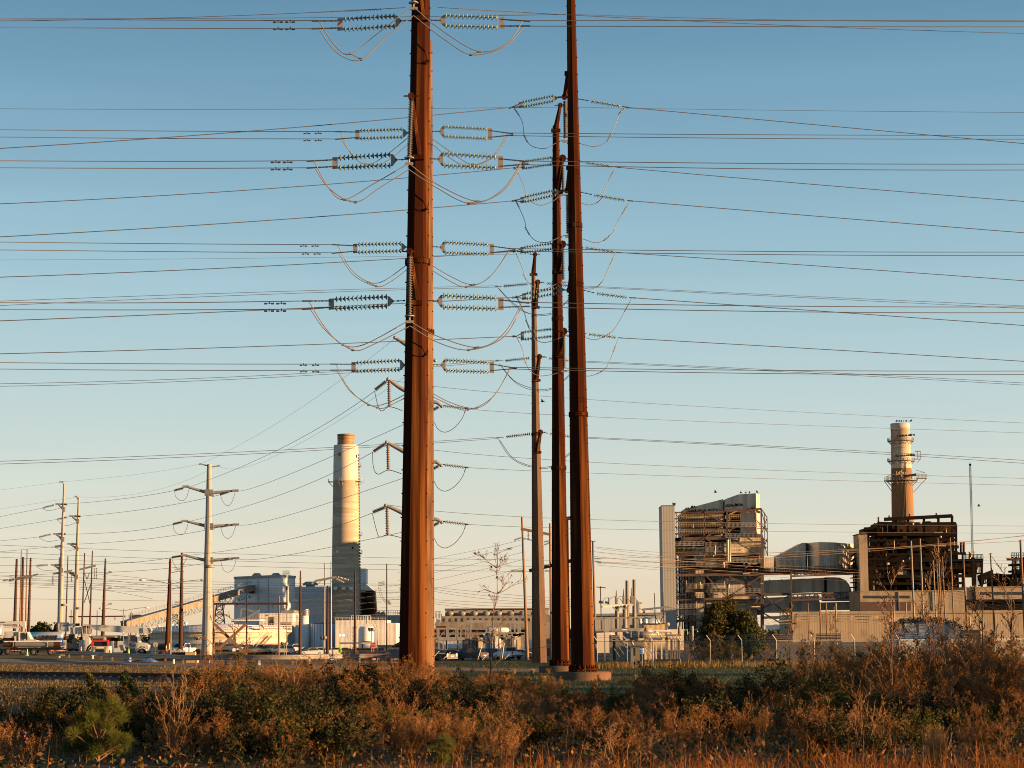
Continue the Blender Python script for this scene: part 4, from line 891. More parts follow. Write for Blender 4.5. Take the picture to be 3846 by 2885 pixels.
m=MB(); m.m(M_GALV); m.lathe(at('e',820,920,214),(1,0,0),[(0,.05),(.05,.5),(3.0,.5),(3.05,.05)],14); m.build('conservator',parent=e)
for x,y in ((590,975),(590,1058),(590,1010)):
    m=MB(); m.m(M_GALVD); m.rb('e',x,y,x+150,y+22,212,2.2); m.build('radiator_shelf',parent=e)
for x in (620,680):
    m=MB(); m.m(M_GALVD); vpost(m,'e',x,960,213,.6); m.build('radiator_leg',parent=e)
m=MB(); post_ins(m,at('e',1262,1000,213),at('e',1275,830,213),14,.3,M_PORC,10); m.m(M_CAP); m.cone(at('e',1275,832,213),at('e',1283,790,213),.12,.04,8); m.build('bushing',parent=e)
m=MB(); m.m(M_GALV); m.lathe(at('e',1255,1025,213),(0,0,1),[(0,.8),(.3,1.3),(.5,1.2),(.7,.4)],16); m.build('bushing_turret',parent=e)
random.seed(9)
for i in range(20):
    x=720+random.uniform(0,560); y=1000+random.uniform(0,120); m=MB(); m.m(random.choice([M_GALV,M_GALVD,M_WHITE])); p=at('e',x,y,213); m.tube(p,p+Vector((random.uniform(-1,1),0,random.uniform(-.5,.8))),random.uniform(.06,.16),7); m.build('pipework',parent=e)
for i in range(8):
    m=MB(); m.m(M_TANK); x=1230+i*24; gb(m,'e',x,1060+(i%3)*20,x+16,1210,217,1.5); m.build('cooling_fin',parent=e)
e=empty('breaker_frame',(at('e',1600,1000,222).x,222,0),'bus supports and breakers on a pale frame left of the dark cedar','switchgear')
m=MB(); m.m(M_WHITE); m.tube(at('e',1360,880,222),at('e',1770,888,222),.14,7); m.tube(at('e',1170,912,222),at('e',1370,870,222),.06,6); m.build('bus_tube',parent=e)
for x,y in ((1410,935),(1470,930),(1575,940),(1660,735),(1690,960),(1780,950),(1830,950),(1880,955),(1930,955),(1385,880),(1760,890)):
    m=MB(); m.m(M_GALVD if x>1600 else M_TANK); vpost(m,'e',x,y,222,.16); m.build('support_post',parent=e)
for y,x0,x1 in ((945,1360,1560),(965,1690,1960),(1030,1700,1960),(1000,1570,1660),(1040,1420,1580),(1100,1420,1660)):
    m=MB(); m.m(M_TANK if x0<1690 else M_GALVD); m.beam(at('e',x0,y,222),at('e',x1,y,222),.2); m.build('crossbeam',parent=e)
for i in range(9):
    x=1715+i*27; m=MB(); post_ins(m,at('e',x,1030,221.5),at('e',x,985,221.5),4,.13,M_TANK,7); m.build('post_insulator',parent=e)
m=MB(); m.m(M_TANK); m.path([at('e',1480+28*math.cos(t),965-60*math.sin(t),221) for t in [i*math.pi/8 for i in range(9)]],.14,6); m.build('arched_conductor',parent=e)
# sheds and walls behind it
house('tan_block_wall','sunlit tan wall with low roof behind the power transformer','e',280,905,1250,1230,300,10,M_TANK)
e=house('yellow_shed','sunlit yellow tan ribbed shed below the pale blue dome','e',1245,742,1680,1100,330,16,M_GOLD)
m=MB(); m.m(M_RUST); m.rb('e',1240,733,1685,743,329.5,17); m.build('roof_edge',parent=e)
house('dim_shed','dim grey shed with sloping roof left of the yellow shed','e',905,760,1243,1000,335,16,M_BEIGE)
house('low_tan_block','low tan block with two vent stacks left of the dark cedar','e',1680,850,2010,1000,340,12,M_TANK)
for x,lb in ((1910,'left'),(2160,'right')):
    m=MB(); m.m(M_OLDW); k=mpp('e',338); X=at('e',x,0,338).x; zb_=at('e',x,925,338).z; zt_=at('e',x,785,338).z; m.cone((X,338,0),(X,338,zt_),30*k,30*k,14); tag(m.build('vent_stack'),f'{lb} of two short round tan vent stacks','vent stack')
e=empty('grey_warehouse',(at('e',950,700,720).x,720,0),'long low grey warehouse between the rust poles and panel tower','building')
m=MB(); m.m(M_GSID); gb(m,'e',250,575,1660,800,720,40); m.build('wall',parent=e)
m=MB(); m.m(M_GALVD); m.beam(at('e',250,572,719),at('e',1660,540,719),1,.8); m.build('eaves',parent=e)
e=empty('blue_dome',(at('e',1345,740,560).x,560,0),'pale blue flattened dome tank behind the yellow shed','storage tank')
m=MB(); m.m(M_BLUE); k=mpp('e',560); r=235*k; X=at('e',1345,0,560).x; zt_=at('e',1345,610,560).z; zb_=at('e',1345,735,560).z
m.lathe((X,560+r,0),(0,0,1),[(0,r),(zb_,r)]+[(zb_+(zt_-zb_)*math.sin(t),r*math.cos(t)) for t in [i*math.pi/20 for i in range(1,10)]]+[(zt_,.01)],40); m.build('shell',parent=e)
for x,lb in ((1168,'left'),(1275,'right')):
    m=MB(); m.m(M_WHITE); p=at('e',x,748,331); m.lathe(p,(0,0,1),[(-1,.22),(.2,.22),(.22,.36),(.4,.3),(.6,.2),(.6,.27),(.8,.25),(.85,.01)],12); tag(m.build('roof_ventilator'),f'{lb} of two white round roof ventilators below the blue dome','roof vent')
e=empty('grey_silo',(at('e',1130,500,760).x,760,0),'grey silo with equipment on its roof left of the panel tower','silo')
m=MB(); m.m(M_GSID); lcyl(m,'e',1055,1205,350,None,760); m.build('shell',parent=e)
for x0,y0,x1,y1 in ((1080,285,1120,350),(1120,310,1150,350),(1165,325,1200,350)):
    m=MB(); m.m(M_GALVD); m.rb('e',x0,y0,x1,y1,763,3); m.build('roof_equipment',parent=e)
# ------------------------------------------------------------------ right plant
YR=830
e=empty('panel_tower',(at('I',155,1400,812).x,812,0),'tall plain grey ribbed tower at the left end of the right plant','building')
m=MB(); m.m(M_PANEL); gb(m,'I',90,252,213,1440,812,16); m.build('wall',parent=e)
m=MB(); m.m(M_MAUVE); m.rb('I',88,250,219,256,811.7,17); m.build('roof_edge',parent=e)
for y in (610,960,1230):
    m=MB(); m.m(M_GSID); m.rb('I',91,y,212,y+3,811.85,.3); m.build('panel_joint',parent=e)
E1=empty('scrubber_frame',(at('I',700,1400,YR).x,YR,0),'mauve steel framed scrubber house stacked with stained casings','industrial building')
def pl(name,c,pts,Y,d,mt,e=E1):
    m=MB(); m.m(mt); m.ip(c,pts,Y,d); return m.build(name,parent=e)
pl('roof_duct','I',[(300,312),(300,290),(420,258),(680,190),(680,312)],842,14,M_STAIN)
pl('roof_duct','I',[(702,292),(702,190),(832,143),(832,292)],838,16,M_STAIN)
m=MB(); m.m(M_STAIN); fp(m,'I',[(832,838),(1005,832),(1042,842),(1042,860),(832,860)],136,832,at('I',900,292,832).z); m.build('roof_duct',parent=E1)
pl('casing','I',[(300,312),(680,312),(680,372),(300,378)],842,14,M_YEL); pl('casing','I',[(300,392),(680,390),(680,455),(300,458)],841,14,M_YEL); pl('casing','I',[(310,470),(680,468),(680,520),(310,525)],842,14,M_YEL)
m=MB(); m.m(M_STAIN); fp(m,'I',[(848,836),(1003,832),(1040,842),(1040,856),(848,856)],320,832,at('I',900,525,832).z); m.build('casing',parent=E1)
pl('casing','I',[(845,530),(1042,530),(1042,600),(835,600)],836,16,M_STAIN)
pl('casing','I',[(690,612),(1042,612),(1042,725),(690,735)],838,16,M_STAIN); pl('duct_elbow','I',[(580,735),(600,680),(650,635),(690,615),(690,735)],839,14,M_STAIND)
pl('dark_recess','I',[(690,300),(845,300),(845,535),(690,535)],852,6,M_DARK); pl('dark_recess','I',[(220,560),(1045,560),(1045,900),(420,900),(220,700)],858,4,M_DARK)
pl('hopper','I',[(300,545),(690,540),(600,645),(425,655)],843,12,M_BROWN)
pl('duct_section','I',[(430,655),(590,655),(590,720),(430,720)],842,12,M_STAIND); pl('duct_section','I',[(420,735),(700,735),(700,830),(520,860),(420,800)],844,12,M_STAIND)
pl('duct_section','I',[(730,735),(1040,735),(1040,880),(930,880),(870,825),(730,800)],844,12,M_BROWN); pl('duct_section','I',[(365,870),(495,870),(495,910),(365,910)],838,8,M_STAIN)
pl('duct_section','I',[(1070,750),(1165,745),(1165,890),(1070,890)],834,14,M_STAIN)
for x in (1085,1120):
    m=MB(); m.m(M_WHITE); m.rb('I',x-128,862,x-106,886,832,1); m.build('cabinet',parent=E1)
    m=MB(); m.m(M_DARK); m.rb('I',x-10,855,x+8,885,833.5,1); m.build('opening',parent=E1)
pl('duct_elbow','I',[(330,1150),(330,1030),(352,970),(400,940),(495,938),(495,1150)],838,14,M_STAIND)
pl('duct_elbow','I',[(550,1150),(560,1060),(600,1000),(650,965),(720,946),(800,950),(870,970),(930,1020),(1060,1120),(1060,1150)],838,14,M_STAIND)
pl('hopper','I',[(345,1165),(495,1165),(495,1440),(420,1440),(345,1440)],838,14,M_STAIND); pl('hopper','I',[(520,1160),(1010,1155),(1000,1440),(520,1440)],842,14,M_STAIND)
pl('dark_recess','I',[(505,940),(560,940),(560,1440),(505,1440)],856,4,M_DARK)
cols=[(215,258),(242,300),(280,560),(320,600),(500,310),(718,285),(1050,285),(1062,735)]
def steel(c,x0,y0,x1,y1,w=.9,Y=YR,name='girder',e=E1,mt=None):
    m=MB(); m.m(mt or M_MAUVE); w*=.68; m.beam(at(c,x0,y0,Y),at(c,x1,y1,Y),w*.8,w); return m.build(name,parent=e)
for x,y in ((500,300),(718,280),(1045,282),(1062,560)): steel('I',x,1440,x-(2 if x<1045 else 0),y,1.1,YR,'column')
for x,y in ((232,315),(262,560),(285,320),(310,700),(340,750)): steel('I',x,1440,x-4,y,.6,YR+4,'column',mt=M_BLACK)
for x0,y0,x1,y1,w in ((215,320,690,315,.9),(215,380,690,378,.7),(215,460,690,455,.6),(212,525,700,518,.9),(295,575,705,562,2.0),(705,548,1045,543,2.0),(840,605,1050,600,.8),(215,722,1060,712,1.1),(215,790,520,785,.6),(215,920,1330,905,1.6),(320,1068,720,1062,2.0),(220,1153,740,1145,1.3),(740,1112,1340,1102,1.6),(225,1358,520,1350,1.3),(690,300,1045,285,1.2),(700,310,860,310,.9),(740,398,845,395,.6),(1000,395,1045,440,.5)): steel('I',x0,y0,x1,y1,w)
for x0,y0,x1,y1 in ((500,560,330,705),(505,560,700,705),(718,700,520,890),(720,560,1045,735),(840,440,1010,520),(720,500,840,440),(520,930,710,1130),(735,930,1060,1110),(1060,920,770,1100),(500,320,680,420),(700,430,520,550),(1060,740,880,860),(700,740,540,790),(1060,1110,970,1200),(1070,1110,1300,1300),(1330,1110,1070,1230),(1060,1280,1330,1440),(1330,1370,1080,1440),(880,545,960,590)): steel('I',x0,y0,x1,y1,.7,YR-.6,'brace')
for i in range(9):
    y=330+i*120; steel('I',222,y,285+i*5,y+100,.4,YR+3,'brace',mt=M_BLACK); steel('I',300+i*4,y,222,y+100,.4,YR+3,'brace',mt=M_BLACK)
for x0,y0,x1,y1 in ((1045,285,1100,365),(1100,365,1106,735),(1075,320,1080,735),(1045,440,1100,500),(1050,560,1104,600),(1100,370,1050,520),(1045,300,1102,520),(1050,520,1104,735),(1104,560,1050,720),(1045,640,1104,660)): steel('I',x0,y0,x1,y1,.5,YR+2,'side_frame')
m=MB(); m.m(M_YEL)
for x0,x1,y in ((230,660,378),(230,690,458),(230,700,522),(740,845,380),(740,845,460),(860,1040,600)): rail(m,at('I',x0,y,YR-.5),at('I',x1,y,YR-.5),int((x1-x0)/16),1.8,.14)
m.build('gold_railing',parent=E1)
m=MB(); m.m(M_YEL)
for i in range(5):
    y=340+i*42; m.beam(at('I',712,y,YR+1),at('I',745,y+40,YR+1),.5,.5); m.beam(at('I',745,y+42,YR+2),at('I',712,y+80,YR+2),.4,.4)
m.build('stair_flights',parent=E1)
m=MB(); m.m(M_YEL); m.prism([at('I',700,350,YR-.3),at('I',830,290,YR-.3),at('I',830,300,YR-.3),at('I',745,345,YR-.3),at('I',745,380,YR-.3),at('I',700,380,YR-.3)],(0,1.5,0)); m.build('gusset_arch',parent=E1)
for a in ([(725,580),(725,795),(685,800),(683,845)],[(742,790),(742,572),(820,573)],[(745,792),(700,796)]):
    m=MB(); m.m(M_PIPE); m.path([at('I',x,y,YR-1.5) for x,y in a],.55,8); m.build('lagged_pipe',parent=E1)
m=MB(); m.m(M_BLACK)
for x0,x1,y in ((220,500,720),(330,1060,905),(220,420,835),(740,940,905),(220,480,1150)): rail(m,at('I',x0,y-4,YR-1),at('I',x1,y-4,YR-1),int((x1-x0)/14),1.9,.15)
for i in range(14): vpost(m,'I',222+i*14,700+(i%4)*60,YR+5,.25)
for i in range(12): m.beam(at('I',520+i*40,880,YR+4),at('I',560+i*40,905,YR+4),.3)
for i in range(16): m.beam(at('I',225+(i%5)*24,600+i*48,YR+2),at('I',300+(i%4)*20,640+i*48,YR+2),.3)
m.build('walkway_clutter',parent=E1)
m=MB(); m.m(M_STAIND); m.rb('I',300,315,700,1300,862,26); m.rb('I',700,215,860,1300,863,28); m.rb('I',860,170,1035,1300,862,30); m.build('rear_shade_block',parent=E1)  # hidden boxes added to extend the shade cast on the left chimney
random.seed(33)
for i in range(90):                                   # pipes, conduits, hand rails and platforms hung all over the frame
    x=random.uniform(225,1040); y=random.uniform(300,1330); L=random.uniform(25,110); v=random.random()<.5; mt=random.choice([M_PIPE,M_GALV,M_MAUVE,M_STAIN,M_OLDW,M_GALVD]); Y=YR+random.uniform(-1.5,6); m=MB(); m.m(mt)
    if v: m.tube(at('I',x,y,Y),at('I',x,y+L,Y),random.uniform(.10,.28),6)
    else: m.tube(at('I',x,y,Y),at('I',x+L,y-L*.01,Y),random.uniform(.10,.26),6)
    m.build('pipe',parent=E1)
for x0,x1,y in ((225,490,640),(225,700,700),(510,1040,650),(700,1045,560),(230,700,840),(730,1040,800),(330,700,1045),(520,1040,1090),(230,500,1240),(230,480,1300),(705,1040,460),(1060,1330,890)):
    m=MB(); m.m(random.choice([M_GALV,M_OLDW,M_GALVD])); p=at('I',x0,y,YR-.9); q=at('I',x1,y-4,YR-.9); rail(m,p,q,int((x1-x0)/12),1.7,.13); m.beam(p,q,.9,.18); m.build('walkway',parent=E1)
# low structure under it
pl('lower_casing','I',[(1070,1315),(1320,1310),(1320,1335),(1070,1340)],840,10,M_STAIN)
m=MB(); m.m(M_WHITE); m.rb('I',1070,1395,1335,1440,800,6); m.build('plinth_building',parent=E1)
# ------------------------------------------------------------------ ducts
E2=empty('flue_duct',(at('I',1500,1200,YR).x,YR,0),'long stained flue ducts on trusses linking the scrubber to the dark boiler','flue duct')
pl('upper_duct','I',[(1185,740),(1250,712),(1330,668),(1440,610),(1478,610),(1478,890),(1185,890)],838,16,M_STAIN,E2)
m=MB(); m.m(M_STAIN); fp(m,'I',[(1488,840),(1600,832),(1740,836),(1890,850),(1975,852),(1975,864),(1488,864)],605,834,at('I',1600,890,834).z); m.build('upper_duct',parent=E2)
pl('duct_flange','I',[(1478,612),(1488,612),(1488,890),(1478,890)],837,18,M_BLACK,E2)
pl('lower_duct','I',[(890,985),(1125,968),(1650,945),(1650,1076),(890,1105)],838,14,M_STAIND,E2); pl('lower_duct','I',[(1672,940),(1790,942),(1850,965),(1885,1005),(1908,1060),(1912,1100),(1912,1165),(1672,1165)],838,14,M_STAIND,E2)
pl('duct_flange','I',[(1652,942),(1670,942),(1670,1075),(1652,1075)],837,15,M_BLACK,E2)
pl('lowest_duct','I',[(1000,1195),(1060,1138),(1600,1115),(1600,1275),(1060,1278),(1010,1245)],838,14,M_STAIND,E2); pl('lowest_duct','I',[(1612,1182),(1980,1172),(1980,1250),(1612,1255)],840,12,M_STAIND,E2)
for x in (1120,1240,1360,1540,1800):
    m=MB(); m.m(M_STAIND); m.rb('I',x,955,x+5,1100,837.3,.8); m.build('duct_rib',parent=E2)
for x in (1230,1290,1350,1410,1600,1660):
    m=MB(); m.m(M_STAIND); m.rb('I',x,700,x+4,890,831.3 if x>1480 else 837.3,.8); m.build('duct_rib',parent=E2)
m=MB(); m.m(M_MAUVE); p=at('I',1330,930,829); q=at('I',1985,905,829); truss(m,p,q,(45)*mpp('I',829),14,.7); m.build('upper_truss',parent=E2)
m=MB(); m.m(M_MAUVE); p=at('I',1335,1160,829); q=at('I',1920,1140,829); truss(m,p,q,55*mpp('I',829),10,.7); m.build('lower_truss',parent=E2)
m=MB(); m.m(M_BLACK); m.beam(at('I',1060,905,831),at('I',1985,880,831),2,1.0); rail(m,at('I',1060,895,828),at('I',1985,868,828),60,1.8,.16); m.build('walkway',parent=E2)
for x,y0 in ((1330,890),(1322,1100)): steel('I',x,1440,x,y0,1.1,829,'column',E2)
m=MB(); m.m(M_BLACK)
for i in range(6): m.rb('I',1918,940+i*45,1985,950+i*45,832,6)
for x in (1925,1945,1975): vpost(m,'I',x,760,834,.5)
for i in range(4): m.beam(at('I',1905,880-i*45,832),at('I',1985,820-i*45,832),.6)
m.build('stair_frame',parent=E2)
# ------------------------------------------------------------------ dark boiler structure
E3=empty('boiler_structure',(at('J',520,1300,840).x,840,0),'shade darkened open boiler structure below the brown and white chimney','industrial building')
def bl(name,x0,y0,x1,y1,Y,d,mt=None):
    m=MB(); m.m(mt or M_BLACK); m.rb('J',x0,y0,x1,y1,Y,d); return m.build(name,parent=E3)
def bt(name,x0,y0,x1,y1,w=.8,Y=838,mt=None):
    m=MB(); m.m(mt or M_BLACK); m.beam(at('J',x0,y0,Y),at('J',x1,y1,Y),w); return m.build(name,parent=E3)
bl('casing',270,762,395,850,842,16,M_BROWN); bl('casing',175,802,280,845,842,12,M_BROWN); bl('casing',395,758,815,842,852,12,M_BROWN)
bl('boiler_wall',250,850,800,960,858,12); bl('boiler_wall',200,960,830,1240,862,10); bl('boiler_wall',330,890,470,930,850,8,M_BROWN); bl('boiler_wall',690,905,770,945,846,8)
for x,y in ((275,760),(395,738),(480,735),(590,720),(690,716),(785,712),(812,775),(205,845),(315,850),(860,985),(945,1010),(990,1020)): bt('column',x,1240,x,y,.9)
for x0,y0,x1,y1,w in ((315,739,785,715,1.4),(270,764,815,775,1.0),(175,803,280,798,1.0),(270,842,815,842,1.3),(190,885,820,880,1.0),(195,935,830,930,1.2),(195,985,880,975,1.0),(195,1030,1000,1020,1.0),(195,1080,960,1075,1.0),(195,1135,945,1130,1.3),(200,1185,860,1180,1.0)): bt('floor_beam',x0,y0,x1,y1,w,836)
random.seed(21)
for i in range(44):
    x=random.uniform(210,800); y=random.choice([765,860,890,940,985,1040,1090,1140]); s=random.choice([-1,1]); bt('brace',x,y,x+s*random.uniform(20,60),y+random.uniform(35,50),random.uniform(.25,.5),837+random.uniform(0,8),random.choice([M_BLACK,M_BLACK,M_BROWN,M_MAUVE]))
for i in range(30):
    x=random.uniform(250,780); y=random.uniform(740,1180); w=random.uniform(10,34); bl('equipment',x,y,x+w,y+random.uniform(10,30),841+random.uniform(0,6),3,random.choice([M_BLACK,M_BROWN,M_BLACK,M_GALVD]))
bl('cabinet',410,1078,486,1122,838,6,M_BEIGE); bl('cabinet',338,1035,352,1052,836,2,M_WHITE)
m=MB(); m.m(M_BLACK); k=mpp('J',840); p=at('J',560,1068,846); q=at('J',915,1066,846); r=46*k; m.lathe(p,q-p,[(0,.1),(.4,r),((q-p).length,r),((q-p).length+2,r*.75),((q-p).length+2.6,.1)],24); m.build('steam_drum',parent=E3)
bl('platform',865,1020,1000,1035,840,8); bl('platform',890,1108,985,1118,840,8); bl('equipment',940,1010,1000,1068,843,5,M_BROWN)
for x0,x1,y in ((480,590,815),(600,785,815),(860,1000,1020),(200,330,985),(890,985,1108),(400,490,1078),(220,330,1060)):
    m=MB(); m.m(M_BLACK if y!=815 else M_BROWN); rail(m,at('J',x0,y,835.5),at('J',x1,y,835.5),int((x1-x0)/9),2.2,.2); m.build('railing',parent=E3)
for x,y0,y1 in ((350,712,742),(275,722,760),(490,700,735),(676,695,735),(847,895,985),(866,895,990)):
    m=MB(); m.m(M_RUSTD); m.tube(at('J',x,y1,842),at('J',x,y0,842),.5 if y1>900 else .35,8); m.build('exhaust_pipe',parent=E3)
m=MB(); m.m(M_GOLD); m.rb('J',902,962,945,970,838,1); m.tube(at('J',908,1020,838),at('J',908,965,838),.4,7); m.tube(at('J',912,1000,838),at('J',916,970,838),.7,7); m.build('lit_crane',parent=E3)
for x,y in ((445,1028),(706,860),(515,770),(566,764)):
    m=MB(); m.m(M_GOLD); m.sphere(at('J',x,y,834),.45,8,6); m.build('lamp',parent=E3)
for i in range(70):
    x=random.uniform(205,800); y=random.uniform(745,1190); L=random.uniform(14,60); v=random.random()<.5; mt=random.choice([M_BLACK,M_BROWN,M_MAUVE,M_STAIND,M_GALVD,M_BLACK]); Y=834+random.uniform(0,6); m=MB(); m.m(mt)
    m.tube(at('J',x,y,Y),at('J',x,y+L,Y) if v else at('J',x+L,y,Y),random.uniform(.10,.25),6); m.build('pipe',parent=E3)
e=empty('stair_shaft',(at('J',166,1240,826).x,826,0),'narrow tan shaft at the left side of the darkened boiler structure','building')
m=MB(); m.m(M_TANW); gb(m,'J',135,842,197,1240,826,12); m.build('wall',parent=e)
m=MB(); m.m(M_GALVD); m.rb('J',143,865,150,1235,825.8,.4); m.build('downpipe',parent=e)
m=MB(); m.m(M_MAUVE); m.rb('J',132,838,200,844,825.5,13); m.rb('J',160,830,190,838,828,4); m.build('roof_edge',parent=e)
# ------------------------------------------------------------------ right chimney
YK=862; k=mpp('J',YK); pt=at('J',449.5,63,YK); zt=pt.z; cx=pt.x; cy=YK+8; zb=at('J',469,725,YK).z
rT=65.5*k; rB=77.5*k; dxb=(at('J',469,725,YK).x-cx)
def rr2(z): return rB+(rT-rB)*(z-zb)/(zt-zb)
e=empty('chimney',(cx,cy,0),'brown and white banded chimney with railed platforms rising over the darkened boiler','chimney')
zm=at('J',458,377,YK).z
m=MB(); m.m(M_CHB); m.lathe((cx,cy,0),(0,0,1),[(0,rr2(0)),(zm,rr2(zm))],56); m.build('lower_shaft',parent=e)
m=MB(); m.m(M_CHW); m.lathe((cx,cy,0),(0,0,1),[(zm,rr2(zm)),(zt*.97,rr2(zt*.97)),(zt*.97,rr2(zt)*1.03),(zt,rT*1.03),(zt,rT*.9),(zt-3,rT*.9)],56); m.build('upper_shaft',parent=e)
for y,w,sect in ((185,1.4,(0,6.2832)),(325,1.5,(0,6.2832)),(462,2.2,(0,6.2832))):
    z=at('J',455,y,YK).z; ring_walk(e,'platform',cx,cy,z,rr2(z),w,30,M_GALVD,sect)
for y in (110,210,240):
    z=at('J',455,y,YK).z; m=MB(); m.m(M_GALVD); m.lathe((cx,cy,z),(0,0,1),[(0,rr2(z)*1.004),(.35,rr2(z)*1.004)],48); m.build('hoop',parent=e)
z=at('J',455,462,YK).z
for x0,x1 in ((315,385),(540,608)):
    m=MB(); m.m(M_GALVD); a=at('J',x0,472 if x0<400 else 455,YK+6); b=at('J',x1,472 if x0<400 else 455,YK+6); m.beam(a,b,2.2,.3); rail(m,a+Vector((0,-1,0)),b+Vector((0,-1,0)),7,1.6,.14); m.beam(a if x0<400 else b,Vector((cx+(-1 if x0<400 else 1)*rr2(z),cy-2,z-5)),.25); m.beam(at('J',330 if x0<400 else 598,445 if x0<400 else 415,YK+6),at('J',385 if x0<400 else 535,418 if x0<400 else 398,YK+6),.2); m.beam(at('J',330 if x0<400 else 598,445 if x0<400 else 415,YK+6),at('J',385 if x0<400 else 535,445 if x0<400 else 420,YK+6),.15); m.build('outrigger',parent=e)
m=MB(); m.m(M_GALVD); a=at('J',535,335,YK+6); 
for y in (268,300,322): m.beam(at('J',528,y,YK+6),at('J',566,y,YK+6),.9,.25)
for x in (545,566): m.beam(at('J',x,322,YK+6),at('J',x,268,YK+6),.2)
m.beam(at('J',545,345,YK+6),at('J',566,322,YK+6),.2); m.build('gauge_platform',parent=e)
m=MB(); m.m(M_GALVD)
for x in (474,484): X=at('J',x,500,YK).x-cx; m.beam((cx+X,cy-math.sqrt(rr2(20)**2-X*X)-.3,zb-8),(cx+X*.92,cy-math.sqrt(rr2(zt)**2-X*X*.85)-.3,at('J',470,330,YK).z),.2)
m.build('ladder',parent=e)
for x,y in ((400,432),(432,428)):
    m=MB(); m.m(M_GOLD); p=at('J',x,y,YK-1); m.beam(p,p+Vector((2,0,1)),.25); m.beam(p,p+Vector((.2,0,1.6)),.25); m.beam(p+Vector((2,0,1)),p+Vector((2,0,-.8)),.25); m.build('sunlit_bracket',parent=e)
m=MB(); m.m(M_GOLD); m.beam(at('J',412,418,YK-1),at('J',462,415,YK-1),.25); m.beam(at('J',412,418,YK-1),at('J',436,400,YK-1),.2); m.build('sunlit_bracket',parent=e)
# ------------------------------------------------------------------ low buildings and mast
e=empty('window_block',(at('J',470,1370,790).x,790,0),'tan flat block with one long window strip under the boiler structure','building')
m=MB(); m.m(M_TANW); gb(m,'J',148,1238,870,1380,790,26); m.build('wall',parent=e)
m=MB(); m.m(M_TANS); m.rb('J',146,1232,872,1238,789.6,27); m.build('roof_edge',parent=e)
for i in range(14):
    m=MB(); m.m(M_WIN); x=174+i*23; m.rb('J',x,1267,x+19,1286,789.9,.3); m.build('window',parent=e)
for x in (415,650,):
    m=MB(); m.m(M_GALV); m.rb('J',x,1238,x+4,1370,789.6,.4); m.build('downpipe',parent=e)
m=MB(); m.m(M_MAUVE); m.rb('J',148,1310,500,1380,789.85,.3); m.build('brick_base',parent=e)
e=empty('window_block',(at('J',1080,1370,780).x,780,0),'tan flat block with window strip at the far right edge','building')
m=MB(); m.m(M_TANW); gb(m,'J',872,1210,1420,1380,800,26); m.build('wall',parent=e)
m=MB(); m.m(M_TANS); m.rb('J',870,1204,1420,1210,799.6,27); m.build('roof_edge',parent=e)
for i in range(12):
    m=MB(); m.m(M_WIN); x=984+i*24; m.rb('J',x,1241,x+20,1262,799.9,.3); m.build('window',parent=e)
m=MB(); m.m(M_GALV); m.rb('J',930,1210,934,1360,799.6,.4); m.build('downpipe',parent=e)
m=MB(); m.m(M_BLACK); m.rb('J',880,1292,1420,1308,796,4); m.rb('J',1010,1305,1300,1365,798.5,1.5); m.build('canopy',parent=e)
e=empty('siding_warehouse',(at('E',1500,1380,610).x,610,0),'long low tan ribbed warehouse wall behind the leafless saplings','building')
m=MB(); m.m(M_TANS); gb(m,'E',880,1229,2600,1400,610,30); m.build('wall',parent=e)
m=MB(); m.m(M_TANW); p=at('E',878,1227,609.6); q=at('E',2600,1227,609.6); m.beam(p,Vector((q.x,q.y,p.z)),.6,.7); m.build('roof_edge',parent=e)
E4=empty('coal_handling_plant',(at('J',1180,1200,850).x,850,0),'dark conveyors and tower at the far right edge','industrial building')
m=MB(); m.m(M_BLACK); m.rb('J',1070,1118,1420,1200,850,12); m.build('shed',parent=E4)
m=MB(); m.m(M_BLACK); m.beam(at('J',970,1150,845),at('J',1065,1112,845),2.5); truss(m,at('J',965,1200,845),at('J',1070,1160,845),4,8,.5); m.build('conveyor',parent=E4)
for y,x0 in ((1005,1195),(1045,1205),(1090,1205),(1120,1200)):
    m=MB(); m.m(M_BLACK); m.rb('J',x0,y,1420,y+14,848,8); rail(m,at('J',x0,y,847),at('J',1420,y,847),18,2,.25); m.build('tower_floor',parent=E4)
for x in (1205,1225,1260,1282):
    m=MB(); m.m(M_BLACK); m.beam(at('J',x,1200,848),at('J',x,1000,848),.7); m.build('column',parent=E4)
m=MB(); m.m(M_BLACK); m.ip('J',[(1030,1150),(1100,1112),(1180,1125),(1283,1095),(1283,1150)],855,6); m.build('coal_pile_cover',parent=E4)
e=empty('radio_mast',(at('J',928,1005,800).x,800,0),'slim lattice radio mast standing right of the banded chimney','mast')
m=MB(); m.m(M_BLACK); b=at('J',928,1005,800); t=at('J',910,372,800); b0=Vector((b.x,800,0))
n=90
for s in (-.22,.22): m.beam(b+Vector((s,0,0)),t+Vector((s,0,0)),.12)
for i in range(n): p=b+(t-b)*(i/n); m.beam(p-Vector((.5,0,0)),p+Vector((.5,0,.1)),.12)
m.build('lattice',parent=e)
m=MB(); m.m(M_BLACK); m.cone(t,t+Vector((0,0,1.6)),.25,.1,6); m.box(t+Vector((0,0,.6)),(.8,.5,.7)); m.build('antenna',parent=e)
m=MB(); m.m(M_BLACK); m.beam(b0,b,1.2); m.build('base',parent=e)
